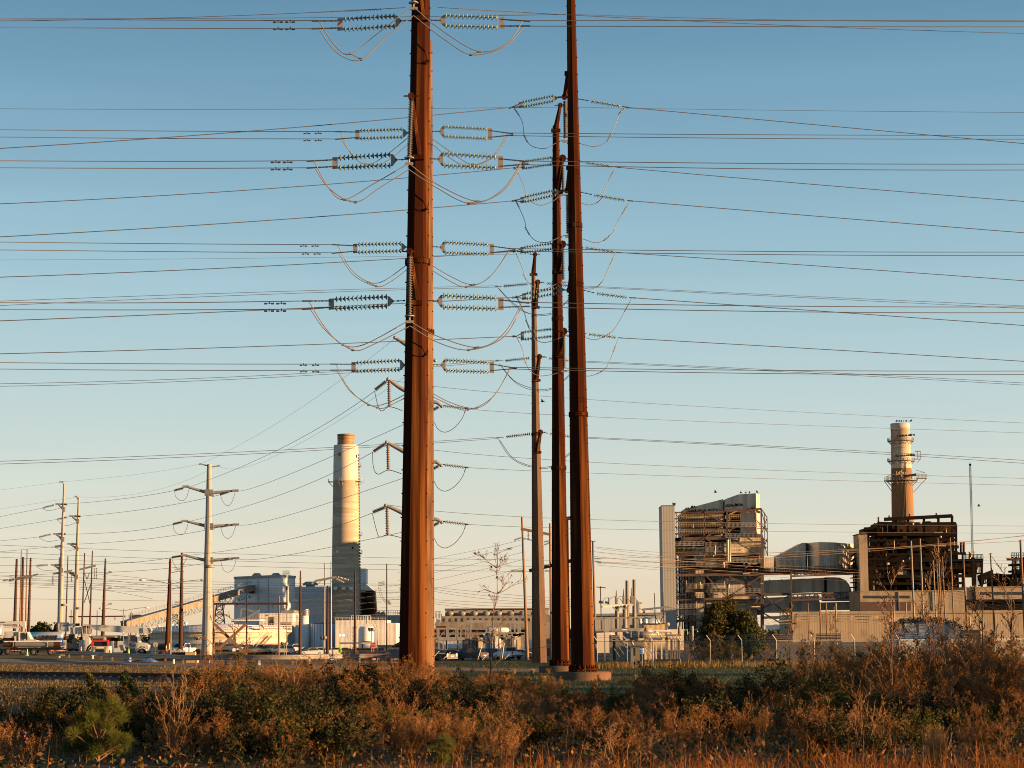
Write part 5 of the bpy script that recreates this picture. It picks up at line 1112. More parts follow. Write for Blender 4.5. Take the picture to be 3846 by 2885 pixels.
# ------------------------------------------------------------------ birds
bm_=LMB(); bm_.m(M_BIRD); bm_.sphere((0,0,.35),.22,8,6,(.8,1.5,1.2)); bm_.sphere((0,.18,.66),.10,6,5); bm_.cone((0,.26,.66),(0,.40,.63),.03,.01,5); bm_.prism([(-.1,-.25,.3),(.1,-.25,.3),(.12,-.55,.05),(-.12,-.55,.05)],(0,.03,.05)); bm_.tube((-.06,0,0),(-.06,0,.2),.02,4); bm_.tube((.06,0,0),(.06,0,.2),.02,4)
B0=bm_.build('perched_bird',loc=(0,0,0)); 
BIRDS=[]; random.seed(4)
def birds(c,x0,y0,x1,y1,n,Y,label,grp,sc=1.5):
    for i in range(n):
        t=(i+random.uniform(.1,.9))/n; p=at(c,x0+(x1-x0)*t,y0+(y1-y0)*t,Y); o=B0.copy(); COL.objects.link(o); o.location=p; o.rotation_euler=(0,0,random.uniform(0,6.28)); s=sc*random.uniform(.8,1.15); o.scale=(s,s,s); tag(o,label,'bird',grp)
birds('I',320,296,420,268,5,841,'black bird perched low on the sloping scrubber roof','birds on the scrubber roof')
birds('I',335,318,670,302,22,829.5,'black bird perched on the top girder of the scrubber frame','birds on the scrubber girder')
birds('I',705,270,868,258,16,829.5,'black bird crowded on the ledge below the lit roof duct','birds on the scrubber ledge',1.7)
birds('I',840,140,1010,136,4,834,'black bird perched on the very top of the scrubber','birds on the scrubber top'); birds('I',950,287,985,285,3,829.5,'black bird on the right end of the scrubber girder','birds on the girder end')
birds('J',395,66,512,63,8,cy-8,'black bird perched on the rim of the banded chimney','birds on the chimney rim',1.3)
birds('J',400,172,530,160,14,cy-10,'black bird on the highest platform of the banded chimney','birds on the high platform',1.4); birds('J',395,308,530,300,18,cy-10,'black bird on the middle platform of the banded chimney','birds on the middle platform',1.4); birds('J',460,448,535,440,16,cy-11,'black bird crowded on the lowest chimney platform','birds on the low platform',1.5)
birds('I',200,250,217,250,3,812,'black bird on the top corner of the panel tower','birds on the panel tower')
bpy.data.objects.remove(B0)
def flying(c,x,y,Y,s,label):
    m=LMB(); m.m(M_BIRD); m.sphere((0,0,0),.16*s,8,6,(1,2.2,.9)); m.prism([(0,.15*s,0),(.9*s,-.05*s,.25*s),(.5*s,-.25*s,.12*s),(0,-.2*s,0)],(0,0,.03)); m.prism([(0,.15*s,0),(-.9*s,-.05*s,.22*s),(-.5*s,-.25*s,.1*s),(0,-.2*s,0)],(0,0,.03)); m.prism([(0,-.3*s,0),(.12*s,-.55*s,0),(-.12*s,-.55*s,0)],(0,0,.03))
    o=m.build('flying_bird',loc=at(c,x,y,Y)); tag(o,label,'bird'); o.rotation_euler=(0,.3,1.2)
flying('I',608,130,700,1.6,'small bird flying left above the scrubber roof'); flying('E',440,537,700,1.1,'tiny bird flying left of the scrubber roof'); flying('B',1483,965,400,1.0,'bird flying between the thin and pale rust poles'); flying('J',973,650,700,1.5,'bird gliding right of the radio mast')
# ------------------------------------------------------------------ ground height
def sst(a,b,x): t=min(1,max(0,(x-a)/(b-a))); return t*t*(3-2*t)
def gz(x,y): return -1.0*sst(215,300,y)*(1-sst(430,640,y))*sst(-70,-20,x)*(1-sst(35,75,x))
def gdh(c,x,y):
    r=ray(c,x,y); lo,hi=20,900; prev=None
    for i in range(1400):
        Y=30+i*.5; k=Y/r.y; z=r.z*k+CAM_H
        if z<=gz(r.x*k,Y): return Vector((r.x*k,Y,gz(r.x*k,Y)))
    return gd(c,x,y)
def onground(c,x,Y): X=at(c,x,700,Y).x; return Vector((X,Y,gz(X,Y)))
# ------------------------------------------------------------------ smaller poles
def spole(name,label,c,x,ytop,wt,wb,Y,mt,xb=None,cat='utility pole',group=None,n=10,bolts=False):
    k=mpp(c,Y)/2; t=at(c,x,ytop,Y); s=0.0075
    b=Vector((at(c,xb,ytop,Y).x if xb is not None else t.x,Y,0)); b.z=gz(b.x,Y)
    e=empty(name,b,label,cat,group); m=MB(); m.m(mt); m.cone(b,t,wb*k,wt*k,n); m.build('shaft',parent=e)
    if bolts:
        z=4; pr=None
        while z<t.z-.5:
            r=(wb+(wt-wb)*z/t.z)*k
            if pr is None: m=LMB(); m.m(M_RUSTD); m.box((0,0,0),(1,.06,.07)); o=m.build('step_bolt',parent=e); pr=o
            else: o=pr.copy(); COL.objects.link(o); o.parent=e
            o.location=(((b.x+(t.x-b.x)*z/t.z)-b.x),0,z-b.z); o.scale=(2*r+.25,1,1); z+=1.3
    return e
def xarm(e,c,x0,y0,x1,y1,Y,w=.25,m_=None,name='crossarm'):
    m=MB(); m.m(m_ or M_GALVD); m.beam(at(c,x0,y0,Y),at(c,x1,y1,Y),w); m.build(name,parent=e)
def ins(e,c,x0,y0,x1,y1,Y,n=8,r=.14,mg=None):
    m=MB(); disc_string(m,at(c,x0,y0,Y),at(c,x1,y1,Y),n,r,mg or M_PORC,M_CAP,7); m.build('insulator_string',parent=e)
GLP='rust steel poles on the left'
for x,yt,wt,wb,Y,lb in ((107,765,14,24,450,'left one of three thick rust poles at the far left'),(148,752,14,27,452,'thickest middle one of three rust poles at the far left'),(196,757,11,22,455,'right one of three thick rust poles at the far left')):
    spole('rust_pole',lb,'D',x,yt,wt,wb,Y,M_RUSTD,xb=x-6,group=GLP,bolts=True)
for x,yt,Y,lb in ((137,710,430,'thin weathered wood pole between the left two thick rust poles'),(174,700,432,'thin weathered wood pole between the right two thick rust poles')):
    e=spole('wood_pole',lb,'D',x,yt,7,11,Y,M_WOOD,group='wood poles')
    xarm(e,'D',x-30,885,x+70,862 if x>150 else 870,Y,.3)
    for i in range(4): ins(e,'D',x-120+i*40,905-i*6,x-85+i*40,898-i*6,Y,7,.22)
e=spole('rust_pole','slim rust pole just left of the taller slim pale pole','D',379,755,7,11,480,M_RUSTD,group=GLP); xarm(e,'D',350,858,462,838,480,.35); ins(e,'D',338,870,338,935,480,8,.22); ins(e,'D',458,868,458,915,480,6,.2)
spole('rust_pole','slim rust pole between the two slim pale poles','D',434,745,6,11,480,M_RUSTD,xb=428,group=GLP)
e=spole('rust_pole','left slim rust pole of a braced pair right of the slim pale poles','D',541,726,7,13,470,M_RUSTD,xb=529,group=GLP); xarm(e,'D',508,833,612,807,470,.4); xarm(e,'D',537,1045,589,900,470.5,.15,M_RUSTD,'cross_brace'); xarm(e,'D',541,905,577,1060,470.6,.15,M_RUSTD,'cross_brace'); ins(e,'D',541,858,556,893,470,6,.22); ins(e,'D',572,852,558,893,470,6,.22)
e=spole('rust_pole','right slim rust pole of a braced pair, insulator loop beside it','D',591,712,7,13,471,M_RUSTD,xb=579,group=GLP); ins(e,'D',604,822,604,893,471,8,.2); ins(e,'D',618,822,618,893,471,8,.2)
e=spole('rust_pole','tapered rust pole standing alone right of the braced pair','D',674,762,10,27,400,M_RUSTD,xb=662,group=GLP,bolts=True)
for y in (852,953,1055): xarm(e,'D',678,y+6,716,y-2,400,.12); ins(e,'D',690,y-8,716,y-6,400,4,.12)
e=spole('rust_pole','left tapered rust pole of two beside the double street lamp','D',1088,762,12,33,330,M_RUST,xb=1074,group=GLP,bolts=True)
for y in (845,950,1055): xarm(e,'D',1095,y+8,1150,y-4,330,.12); ins(e,'D',1115,y-14,1150,y-12,330,4,.12)
spole('rust_pole','right tapered rust pole of two beside the double street lamp','D',1163,726,14,34,333,M_RUSTD,group=GLP,bolts=True)
def streetlamp(label,c,x,yt,w,Y,lamps):
    e=spole('street_lamp',label,c,x,yt,w*.8,w*1.1,Y,M_GALVD,cat='street lamp',group='double street lamps')
    for lx,ly,hx,hy in lamps:
        m=MB(); m.m(M_GALVD); s=1 if lx>x else -1
        m.path(smooth_path([at(c,x,hy,Y),at(c,x+(lx-x)*.35,hy-(hy-ly)*.55,Y),at(c,x+(lx-x)*.8,ly+1,Y),at(c,lx-s*8,ly+1,Y)]),.055,6); m.build('bracket_arm',parent=e)
        m=MB(); m.m(M_WHITE); p=at(c,lx,ly,Y); m.sphere(p,.22,12,8,(2.1,.9,.8)); m.box(p+Vector((-s*.35,0,.05)),(.5,.2,.18)); m.build('lamp_head',parent=e)
    return e
streetlamp('nearer grey double arm street lamp beside two tapered rust poles','D',1095,908,10,300,[(908,899,1095,928),(1298,899,1095,925)])
streetlamp('farther double arm street lamp above the boom truck','D',790,1083,8,430,[(645,1080,790,1098),(937,1076,790,1098)])
for x,yt,lb in ((456,1090,'short wood pole beside the right slim pale pole'),(622,1094,'short wood pole left of the tapered lone rust pole'),(839,1100,'short wood pole beside the conveyor transfer house')):
    e=spole('wood_pole',lb,'D',x,yt,6,9,482,M_WOOD,group='wood poles')
    if x==622: xarm(e,'D',440,1134,800,1131,482,.3,M_RUSTD); ins(e,'D',735,1135,735,1155,482,3,.2)
# tubular pale poles with arms
def tubpole(label,c,x,xb,yt,wt,wb,Y,arms,top,flange=None):
    k=mpp(c,Y)/2; t=at(c,x,yt,Y); b=Vector((at(c,xb,700,Y).x,Y,0))
    e=empty('tubular_pole',b,label,'transmission pole','galvanised tubular poles'); m=MB(); m.m(M_GALV); m.cone(b,t,wb*k,wt*k,12,.2,False); m.build('shaft',parent=e)
    if flange: 
        p=at(c,x,flange,Y); r=(wt+(wb-wt)*.75)*k; m=MB(); m.m(M_GALV); m.lathe(p,(0,0,1),[(-.2,r*.9),(-.2,r*1.15),(.2,r*1.15),(.2,r*.9)],20); m.build('flange',parent=e)
    for (tx,ty,rx,ry) in arms:
        m=MB(); m.m(M_GALV); m.cone(at(c,rx,ry,Y),at(c,tx,ty,Y),.24,.13,8); p=at(c,tx,ty,Y); m.box(p,(.9,.4,.3)); m.build('arm',parent=e)
        m=MB(); m.m(M_GALVD); p=at(c,rx,ry,Y); m.box(p,(.5,.8,.9)); m.build('arm_bracket',parent=e)
    for (tx,ty,rx,ry) in top:
        m=MB(); m.m(M_GALV); m.beam(at(c,rx,ry,Y),at(c,tx,ty,Y),.16); m.beam(at(c,tx-8,ty+2,Y),at(c,tx+8,ty-2,Y),.2); m.build('top_bracket',parent=e)
    m=MB(); m.m(M_GALV); m.lathe(b,(0,0,1),[(0,wb*k*1.35),(.12,wb*k*1.35),(.12,wb*k)],20,False); m.build('base_plate',parent=e)
    return e
S1=tubpole('big pale tubular pole with three pairs of arms standing behind the guardrail','D',1338,1329,160,30,72,285,[(1188,302,1322,340),(1505,328,1352,343),(1182,522,1320,555),(1508,545,1352,558),(1178,742,1318,775),(1510,760,1350,775)],[(1280,158,1330,170),(1398,170,1345,178)],flange=812)
for x0,y0,x1,y1 in ((1172,312,1115,327),(1165,528,1105,543),(1157,746,1098,755),(1462,336,1405,354),(1462,546,1408,560),(1465,762,1408,774)):
    m=MB(); post_ins(m,at('D',x0,y0,285),at('D',x1,y1,285),12,.2,M_POLY); m.build('strain_insulator',parent=S1)
for a in ([(1115,330),(1125,370),(1158,393),(1190,375),(1212,305)],[(1105,548),(1118,590),(1155,611),(1185,590),(1206,525)],[(1098,760),(1108,790),(1135,828),(1165,810),(1200,745)],[(1410,356),(1425,400),(1452,424),(1480,405),(1505,332)],[(1410,562),(1428,615),(1455,634),(1485,612),(1508,548)],[(1410,776),(1425,830),(1455,850),(1490,828),(1510,764)]): jumper(S1,'D',285,a,.03,M_WIRE)
m=MB(); m.m(M_WHITE)
for y in (1280,1292,1305,1320): m.rb('D',1335,y,1350,y+4,284.0,.1)
m.build('marker_bands',parent=S1)
Ysp=400
S2=tubpole('taller slim pale pole of a pair, left of the other','D',410,391,288,12,42,Ysp,[(370,414,408,450),(355,605,402,640),(340,803,396,838)],[(398,272,412,300),(385,272,400,272)],flange=1058)
S3=tubpole('shorter slim pale pole of a pair, right of the taller one','D',503,488,372,12,38,Ysp+5,[(458,491,498,525),(445,668,495,700),(440,853,492,880)],[(485,365,503,390)],flange=1080)
for e,lst in ((S2,((388,415,430,416),(372,604,420,606),(355,803,402,805))),(S3,((475,491,515,493),(458,668,495,671),(443,852,476,856)))):
    for x0,y0,x1,y1 in lst: m=MB(); post_ins(m,at('D',x0,y0,Ysp),at('D',x1,y1,Ysp),8,.24,M_POLY); m.build('strain_insulator',parent=e)
for e,lst in ((S2,((345,420,272,440),(325,607,250,625),(305,803,232,808))),(S3,((432,497,366,512),(390,680,350,686),(382,855,337,860)))):
    for x0,y0,x1,y1 in lst: ins(e,'D',x0,y0,x1,y1,Ysp,10,.24,M_PORC)
for e,a in ((S2,[(272,444),(300,455),(340,452),(392,438)]),(S2,[(250,630),(290,650),(330,652),(392,640)]),(S2,[(232,812),(270,835),(320,838),(390,832)]),(S3,[(366,516),(400,545),(440,550),(492,530)]),(S3,[(350,690),(395,710),(440,713),(490,700)])): jumper(e,'D',Ysp,a,.035,M_WIRE)
GS='conductors between the pale tubular poles'
for k,(a,b,b2,t) in enumerate((((1112,328),(790,380),(435,413),'top'),((1104,545),(800,590),(425,607),'middle'),((1097,756),(800,790),(410,803),'bottom'))):
    wire(f'{t} wire from the left arm of the big pale pole to the taller slim pole',[('D',*a,285),('D',*b,340),('D',*b2,400)],.03,group=GS)
for k,(a,b,b2,t) in enumerate((((1405,355),(960,442),(515,492),'top'),((1408,561),(960,635),(500,670),'middle'),((1408,775),(960,835),(480,855),'bottom'))):
    wire(f'{t} wire from the right arm of the big pale pole to the shorter slim pole',[('D',*a,285),('D',*b,345),('D',*b2,405)],.03,group=GS)
for (x,y,y2,t) in ((272,440,498,'top'),(250,625,652,'middle'),(232,808,808,'bottom')): wire(f'{t} wire leaving the taller slim pale pole to the left frame edge',[('D',x,y,400),('D',-160,y2+ (y2-y)*.5,420)],.03,group=GS)
for (x,y,y2,t) in ((366,512,568,'top'),(350,686,718,'middle'),(337,860,880,'bottom')): wire(f'{t} wire leaving the shorter slim pale pole to the left frame edge',[('D',x,y,405),('D',-160,y2+(y2-y)*.5,425)],.03,group=GS)
wire('shield wire between the tops of the big and taller slim pale poles',[('D',1272,160,285),('D',830,230,345),('D',398,272,400)],.014,group=GS); wire('shield wire between the tops of the big and shorter slim pale poles',[('D',1320,205,285),('D',900,345,345),('D',490,368,405)],.014,group=GS)
wire('shield wire from the top of the taller slim pale pole to the left',[('D',385,274,400),('D',-160,345,420)],.014,group=GS); wire('shield wire from the top of the shorter slim pale pole to the left',[('D',480,372,405),('D',-160,470,425)],.014,group=GS)
# wood frame and middle poles
for x,yt,lb in ((1368,992,'left wood pole of the braced three pole frame before the cream tank'),(1578,998,'middle wood pole of the three pole frame before the cream tank'),(1783,1003,'right wood pole of the three pole frame before the cream tank')):
    e=spole('wood_pole',lb,'D',x,yt,8,13,330,M_RUSTD if x==1578 else M_WOOD,group='wood poles')
    if x==1368:
        xarm(e,'D',1366,1051,1838,1051,330,.32,M_RUSTD); xarm(e,'D',1370,1180,1575,1375,329.4,.4,M_WOOD,'cross_brace'); xarm(e,'D',1572,1180,1390,1345,329.0,.4,M_WOOD,'cross_brace')
        for x2 in (1432,1510,1625,1742,1832): ins(e,'D',x2+4,1054,x2,1082,330,4,.16,M_RUSTD)
spole('wood_pole','thin pole standing in front of the cream tank stair','D',1832,965,5,6,332,M_GALVD,group='wood poles')
e=spole('rust_pole','tapered rust pole in front of the white silo','D',1920,840,8,23,330,M_RUSTD,group=GLP,bolts=True); xarm(e,'D',1868,1026,1914,1031,330,.12)
e=spole('rust_pole','shorter dark rust pole between two slim pale posts','D',2094,935,9,20,334,M_RUSTD,group=GLP,bolts=True)
e=spole('steel_post','left of two slim pale posts sharing a crossarm near the chimney foot','D',2075,790,7,12,340,M_GALV,group='slim pale posts'); 
e=spole('steel_post','right of two slim pale posts sharing a crossarm near the chimney foot','D',2117,780,8,13,340,M_GALV,group='slim pale posts'); xarm(e,'D',2012,906,2150,880,339,.35)
for x0,y0,x1,y1 in ((2160,880,2230,900),(2150,892,2200,915),(2010,905,1990,925),(2060,898,2040,920)): ins(e,'D',x0,y0,x1,y1,339,8,.15,M_TANK)
e=spole('rust_pole','tapered rust pole in front of the small white process tank','C',369,700,9,19,330,M_RUSTD,group=GLP,bolts=True); xarm(e,'C',318,872,362,878,330,.12)
e=spole('rust_pole','thin dark pole with hanging insulators left of the nearest rust pole','C',557,660,6,9,340,M_RUSTD,group=GLP)
for i in range(3): ins(e,'C',507,772+i*9,546,766+i*9,340,7,.12,M_GALVD); ins(e,'C',560+i*6,878,572+i*6,902,340,6,.12,M_GALVD)
for a in ([(507,795),(520,850),(560,905)],[(515,795),(535,860),(575,905)]): jumper(e,'C',340,a,.03,M_WIRE)
e=spole('wood_pole','tall sunlit wood pole left of the light grey brown steel pole','C',1359,380,11,21,230,M_WOOD,xb=1385,group='wood poles'); xarm(e,'C',1352,452,1530,487,230,.28,M_WOOD); ins(e,'C',1397,465,1397,512,230,6,.12,M_CAP); ins(e,'C',1312,520,1356,505,230,7,.13,M_CAP); ins(e,'C',1372,510,1425,522,230,7,.13,M_CAP)
for i in range(2): ins(e,'C',1292,698+i*8,1380,700+i*8,230,13,.10,M_GLASS)
e=spole('wood_pole','wood pole half hidden between the light and thin steel poles','C',1525,420,10,14,240,M_WOOD,group='wood poles'); ins(e,'C',1490,530,1520,524,240,6,.13,M_CAP); ins(e,'C',1492,548,1522,535,240,6,.13,M_CAP); xarm(e,'C',1402,702,1660,640,239,.4,M_BLACK); ins(e,'C',1492,665,1525,668,238,6,.12,M_GLASS); ins(e,'C',1495,700,1528,703,238,6,.12,M_GLASS)
e=spole('rust_pole','dark rust pole seen between the thin and right rust poles','C',1628,392,14,20,240,M_RUST,group=GLP); xarm(e,'C',1618,392,1652,388,239.5,.4,M_RUST); 
e=spole('wood_pole','sunlit wood pole just right of the furthest right rust pole','C',1780,525,12,16,215,M_WOOD,xb=1790,group='wood poles'); ins(e,'C',1785,628,1832,630,215,8,.11,M_GLASS); ins(e,'C',1795,645,1832,654,215,7,.12,M_CAP); xarm(e,'C',1768,525,1796,528,215,.1)
e=spole('rust_pole','slim rust pole with small crossarm behind the bus frame','e',388,8,18,22,320,M_RUSTD,xb=408,group=GLP); xarm(e,'e',310,25,495,43,320,.12,M_BLACK)
e=spole('rust_pole','left slim rust pole of a braced pair in front of the panel tower','e',1438,140,15,20,430,M_RUSTD,xb=1462,group=GLP); xarm(e,'e',1205,465,1720,412,429,.4); xarm(e,'e',1455,590,1600,880,429.3,.13,M_BLACK,'cross_brace'); xarm(e,'e',1610,590,1470,880,429.5,.13,M_BLACK,'cross_brace')
for x0,y0,x1,y1 in ((1320,450,1390,480),(1560,440,1590,470),(1690,455,1660,485),(1200,465,1150,440)): ins(e,'e',x0,y0,x1,y1,429,6,.16,M_TANK)
for a in ([(1205,560),(1260,610),(1350,640),(1430,575)],[(1390,455),(1430,500),(1480,480)],[(1270,540),(1330,585),(1400,575),(1440,540)]): jumper(e,'e',429,a,.04,M_WIRE)
spole('rust_pole','right slim rust pole of a braced pair in front of the panel tower','e',1608,125,13,18,430,M_RUSTD,xb=1622,group=GLP)
GPP='tall posts before the right plant'
for x,yt,wt,wb,Y,lb in ((500,888,13,16,520,'tall sunlit silver post at the left of the boiler group'),(563,873,11,14,522,'second tall sunlit silver post of the boiler group'),(685,865,9,12,525,'third tall silver post, before the boiler platform'),(771,865,9,12,528,'rightmost tall silver post before the boiler structure'),(655,1020,8,10,530,'short silver post between the second and third tall posts'),(678,1010,7,9,515,'short brown post touching the third tall silver post'),(717,995,8,10,533,'short brown post right of the third tall silver post')):
    spole('steel_post',lb,'J',x,yt,wt,wb,Y,M_OLDW if wt>9 or x==655 else M_WOOD,xb=x+8,cat='steel post',group=GPP)
e=spole('wood_pole','wood pole right of the silver posts at the boiler','J',863,985,9,14,420,M_WOOD,xb=871,group='wood poles')
e=spole('wood_pole','wood pole with guy wires right of the radio mast','J',1051,972,10,15,380,M_WOOD,xb=1062,group='wood poles'); xarm(e,'J',1036,980,1062,976,380,.12); m=MB(); m.m(M_WIRE); m.tube(at('J',1052,985,380),at('J',1150,1120,392),.03,4); m.tube(at('J',1052,985,380),at('J',1128,1100,395),.03,4); m.build('guy_wires',parent=e)
e=spole('wood_pole','thick wood pole at the right frame edge','J',1258,885,15,20,370,M_WOOD,xb=1268,group='wood poles'); xarm(e,'J',1243,890,1268,880,370,.12); xarm(e,'J',1160,1010,1262,1016,370,.2,M_WOOD)
for i in range(3): ins(e,'J',1200,1038-i*5,1240,1012-i*5,370,7,.17,M_CAP)
for x,yt,wb,lb in ((970,1170,6,'thinnest of four posts in front of the siding wall'),(1039,1163,10,'tallest of four posts in front of the siding wall'),(1074,1172,8,'third of four posts in front of the siding wall'),(1130,1170,10,'rightmost of four posts in front of the siding wall'),(1462,1170,8,'lone short post left of the silver posts'),(1533,1168,8,'lone short post touching the first silver post'),(1898,1250,14,'stubby tan post near the right frame edge'),(1957,1268,16,'stubby tan post farthest right before the siding wall')):
    spole('steel_post',lb,'E',x,yt,wb*.9,wb,480,M_WOOD if x<1100 else M_OLDW,cat='steel post',group=GPP)
# ------------------------------------------------------------------ far thin wires
GT='thin distribution wires across the yard'; j=0
def thin(lab,pts,r=.028,m=None): wire(lab,pts,r,group=GT,m=m or M_WIRE,name='power_line')
WD=mat('sun_gold_wire',(0.30,0.20,0.12),0.6,.2)  # the low sun's gold is put into this wire colour
for i,(y0,y1,y2,t) in enumerate(((1177,1203,1211,'topmost'),(1192,1218,1224,'second'),(1203,1229,1235,'third'))): thin(f'{t} long level wire passing behind the nearest rust pole',[('V',-80,y0-3,270),('V',748,y1,275),('V',1240,y2,280)],.02)
thin('low level wire crossing behind the big pale pole at lamp height',[('V',-80,1291,300),('V',500,1300,305),('V',900,1303,310)],.02)
for i in range(6): thin(f'gold lit wire number {("one","two","three","four","five","six")[i]} from top sagging across the left yard',[('V',20,1243+i*4.5,450),('V',338,1254+i*5.2,440),('V',870,1262+i*7.5-(i%2)*4,420)],.03,WD)
for i in range(4): thin(f'far level wire, {("top","upper","lower","bottom")[i]} of four, left of the thick rust poles',[('V',-60,1239+i*7,470),('V',110,1236+i*9,465),('V',330,1252+i*14,455)],.03)
for i in range(5): thin(f'thin wire {("one","two","three","four","five")[i]} from top fanning before the pale boiler house',[('V',560,1308-i*2+i*9,420),('V',760,1282+i*12,430),('V',900,1255+i*17,440)],.026)
for i,(y0,y1) in enumerate(((1214,1171),(1229,1182),(1246,1198),(1262,1214),(1281,1232))): thin(f'{("top","second","middle","fourth","lowest")[i]} of five wires rising to the sunlit wood pole',[('V',860,y0+8,330),('V',1000,(y0+y1)/2+2,290),('V',1128,y1-5,240)],.018)
for i in range(6): thin(f'gold wire {("one","two","three","four","five","six")[i]} from top converging behind the bare tree',[('V',930,1268+i*9-(i%3)*5,400),('V',1060,1281+i*7,390),('V',1240,1296+i*3.5,380)],.026,WD)
for i,(a,b,c_) in enumerate(((1203,1194,1172),(1212,1200,1158),(1214,1205,1155))): thin(f'{("upper","middle","lower")[i]} bright wire rising right across the scrubber and boiler',[('V',1290,a+4,420),('V',1673,b,430),('V',2290,c_-8,440)],.04,WD)
for i in range(5): thin(f'{("top","second","middle","fourth","lowest")[i]} of five wires descending across the scrubber frame',[('V',1290,1185+i*9,350),('V',1560,1212+i*7,380),('V',1860,1232+i*6,400)],.022,WD if i%2 else None)
for i in range(4): thin(f'{("top","upper","lower","bottom")[i]} of four thin wires right of the sunlit wood pole',[('C',1790,560+i*28,240),('V',1500,1196+i*12,300),('V',1760,1190+i*17,380)],.02)
for i in range(5): thin(f'{("top","second","middle","fourth","lowest")[i]} of five gold wires before the siding wall',[('V',1650,1337+i*4,400),('V',1800,1331+i*3-(i%2)*3,430),('V',1960,1334+i*4,450)],.035,WD)
for i in range(4): thin(f'{("top","upper","lower","bottom")[i]} of four gold wires entering the dark cedar from the panel tower',[('V',1446,1312+i*4,428),('V',1500,1325+i*4.5,415),('V',1560,1337+i*6,400)],.035,WD)
for i in range(5): thin(f'{("top","second","middle","fourth","lowest")[i]} of five wires sloping down right past the silver posts',[('J',540,1130+i*24,500),('J',800,1210+i*22,470),('J',1320,1290+i*24,420)],.03,WD if i%2==0 else None)
for i in range(3): thin(f'{("top","middle","lower")[i]} of three level wires left of the right edge wood poles',[('J',640,1002+i*20,520),('J',1000,1000+i*22,470),('J',1330,1003+i*18,380)],.022)
# ------------------------------------------------------------------ fence
e=empty('chain_link_fence',gd('V',1603,1436),'long chain link fence with angled barbed wire posts before the lawn','fence')
FP=[(1290,1431),(1355,1435),(1411,1435),(1470,1436),(1535,1437),(1603,1437),(1678,1437),(1760,1436),(1847,1435),(1943,1434),(2045,1432),(2150,1430),(2260,1428)]
pp=[gd('V',x,y) for x,y in FP]
M_CHAIN=mat('chain_link_wire',(0.20,0.19,0.175),0.5,.4)
t=M_CHAIN.node_tree; N=t.nodes; L=t.links; tc=N.new('ShaderNodeTexCoord'); sp=N.new('ShaderNodeSeparateXYZ'); L.new(tc.outputs['Object'],sp.inputs[0]); fs=[]
for op in ('ADD','SUBTRACT'):
    a=N.new('ShaderNodeMath'); a.operation=op; L.new(sp.outputs[0],a.inputs[0]); L.new(sp.outputs[2],a.inputs[1])
    b=N.new('ShaderNodeMath'); b.operation='PINGPONG'; b.inputs[1].default_value=.055; L.new(a.outputs[0],b.inputs[0])
    g=N.new('ShaderNodeMath'); g.operation='LESS_THAN'; g.inputs[1].default_value=.004; L.new(b.outputs[0],g.inputs[0]); fs.append(g)
mx=N.new('ShaderNodeMath'); mx.operation='MAXIMUM'; L.new(fs[0].outputs[0],mx.inputs[0]); L.new(fs[1].outputs[0],mx.inputs[1])
tr=N.new('ShaderNodeBsdfTransparent'); ms=N.new('ShaderNodeMixShader'); L.new(mx.outputs[0],ms.inputs[0]); L.new(tr.outputs[0],ms.inputs[1]); L.new(N['Principled BSDF'].outputs[0],ms.inputs[2]); L.new(ms.outputs[0],N['Material Output'].inputs[0])
for p in pp:
    m=MB(); m.m(M_GALV); m.tube(p,p+Vector((0,0,2.05)),.04,7); m.beam(p+Vector((0,0,2.05)),p+Vector((-.35,-.25,2.5)),.05,.035); m.build('post',parent=e)
    m=MB(); m.m(M_GALVD); q=p+Vector((.02,3.2,0)); m.tube(q,q+Vector((0,0,2.3)),.04,6)
m=MB(); m.m(M_GALVD)
for a,b in zip(pp,pp[1:]):
    m.tube(a+Vector((0,0,2.0)),b+Vector((0,0,2.0)),.03,6)
m.build('top_rail',parent=e)
m=MB(); m.m(M_GALVD)
for a,b in zip(pp,pp[1:]):
    for k in (.33,.66,1): m.tube(a+Vector((-.35*k,-.25*k,2.05+.45*k)),b+Vector((-.35*k,-.25*k,2.05+.45*k)),.008,4)
m.build('barbed_wires',parent=e)
m=MB(); m.m(M_CHAIN)
for a,b in zip(pp,pp[1:]): m.add([a+Vector((0,.02,.05)),b+Vector((0,.02,.05)),b+Vector((0,.02,1.98)),a+Vector((0,.02,1.98))],[(0,1,2,3)])
m.build('mesh_panel',parent=e)
# ------------------------------------------------------------------ signs and lamps
def post(name,label,c,x,y0,Y,w,mt,cat): 
    b=onground(c,x,Y); e=empty(name,b,label,cat); m=MB(); m.m(mt); m.tube(b,at(c,x,y0,Y),w,7); m.build('post',parent=e); return e
M_RED=mat('sign_red',(0.50,0.025,0.02),0.45); M_LIME=mat('lime_sign',(0.42,0.75,0.05),0.5); M_SBLUE=mat('sign_blue',(0.03,0.12,0.42),0.5); M_BLK=mat('black_paint',(0.012,0.012,0.013),0.5); M_ORG=mat('cone_orange',(0.75,0.10,0.015),0.5); M_YSG=mat('sign_back_tan',(0.50,0.43,0.28),0.5,.3)
def octagon(p,r): return [p+Vector((r*math.cos(math.pi/8+i*math.pi/4),0,r*math.sin(math.pi/8+i*math.pi/4))) for i in range(8)]
YS2=292; e=post('stop_sign','red octagonal stop sign in front of the small white process tank','c',1602,775,YS2,.035,M_GALV,'stop sign'); p=at('c',1602,773,YS2)
m=MB(); m.m(M_WHITE); m.prism(octagon(p+Vector((0,-.06,0)),.41)[::-1],(0,.02,0)); m.build('sign_border',parent=e)
m=MB(); m.m(M_RED); m.prism(octagon(p+Vector((0,-.075,0)),.385)[::-1],(0,.013,0)); m.build('sign_face',parent=e)
t=text_obj('sign_text','STOP',.30,M_WHITE,Matrix.Translation(p-e.location+Vector((0,-.09,0)))@UPRIGHT,e,.004,.88)
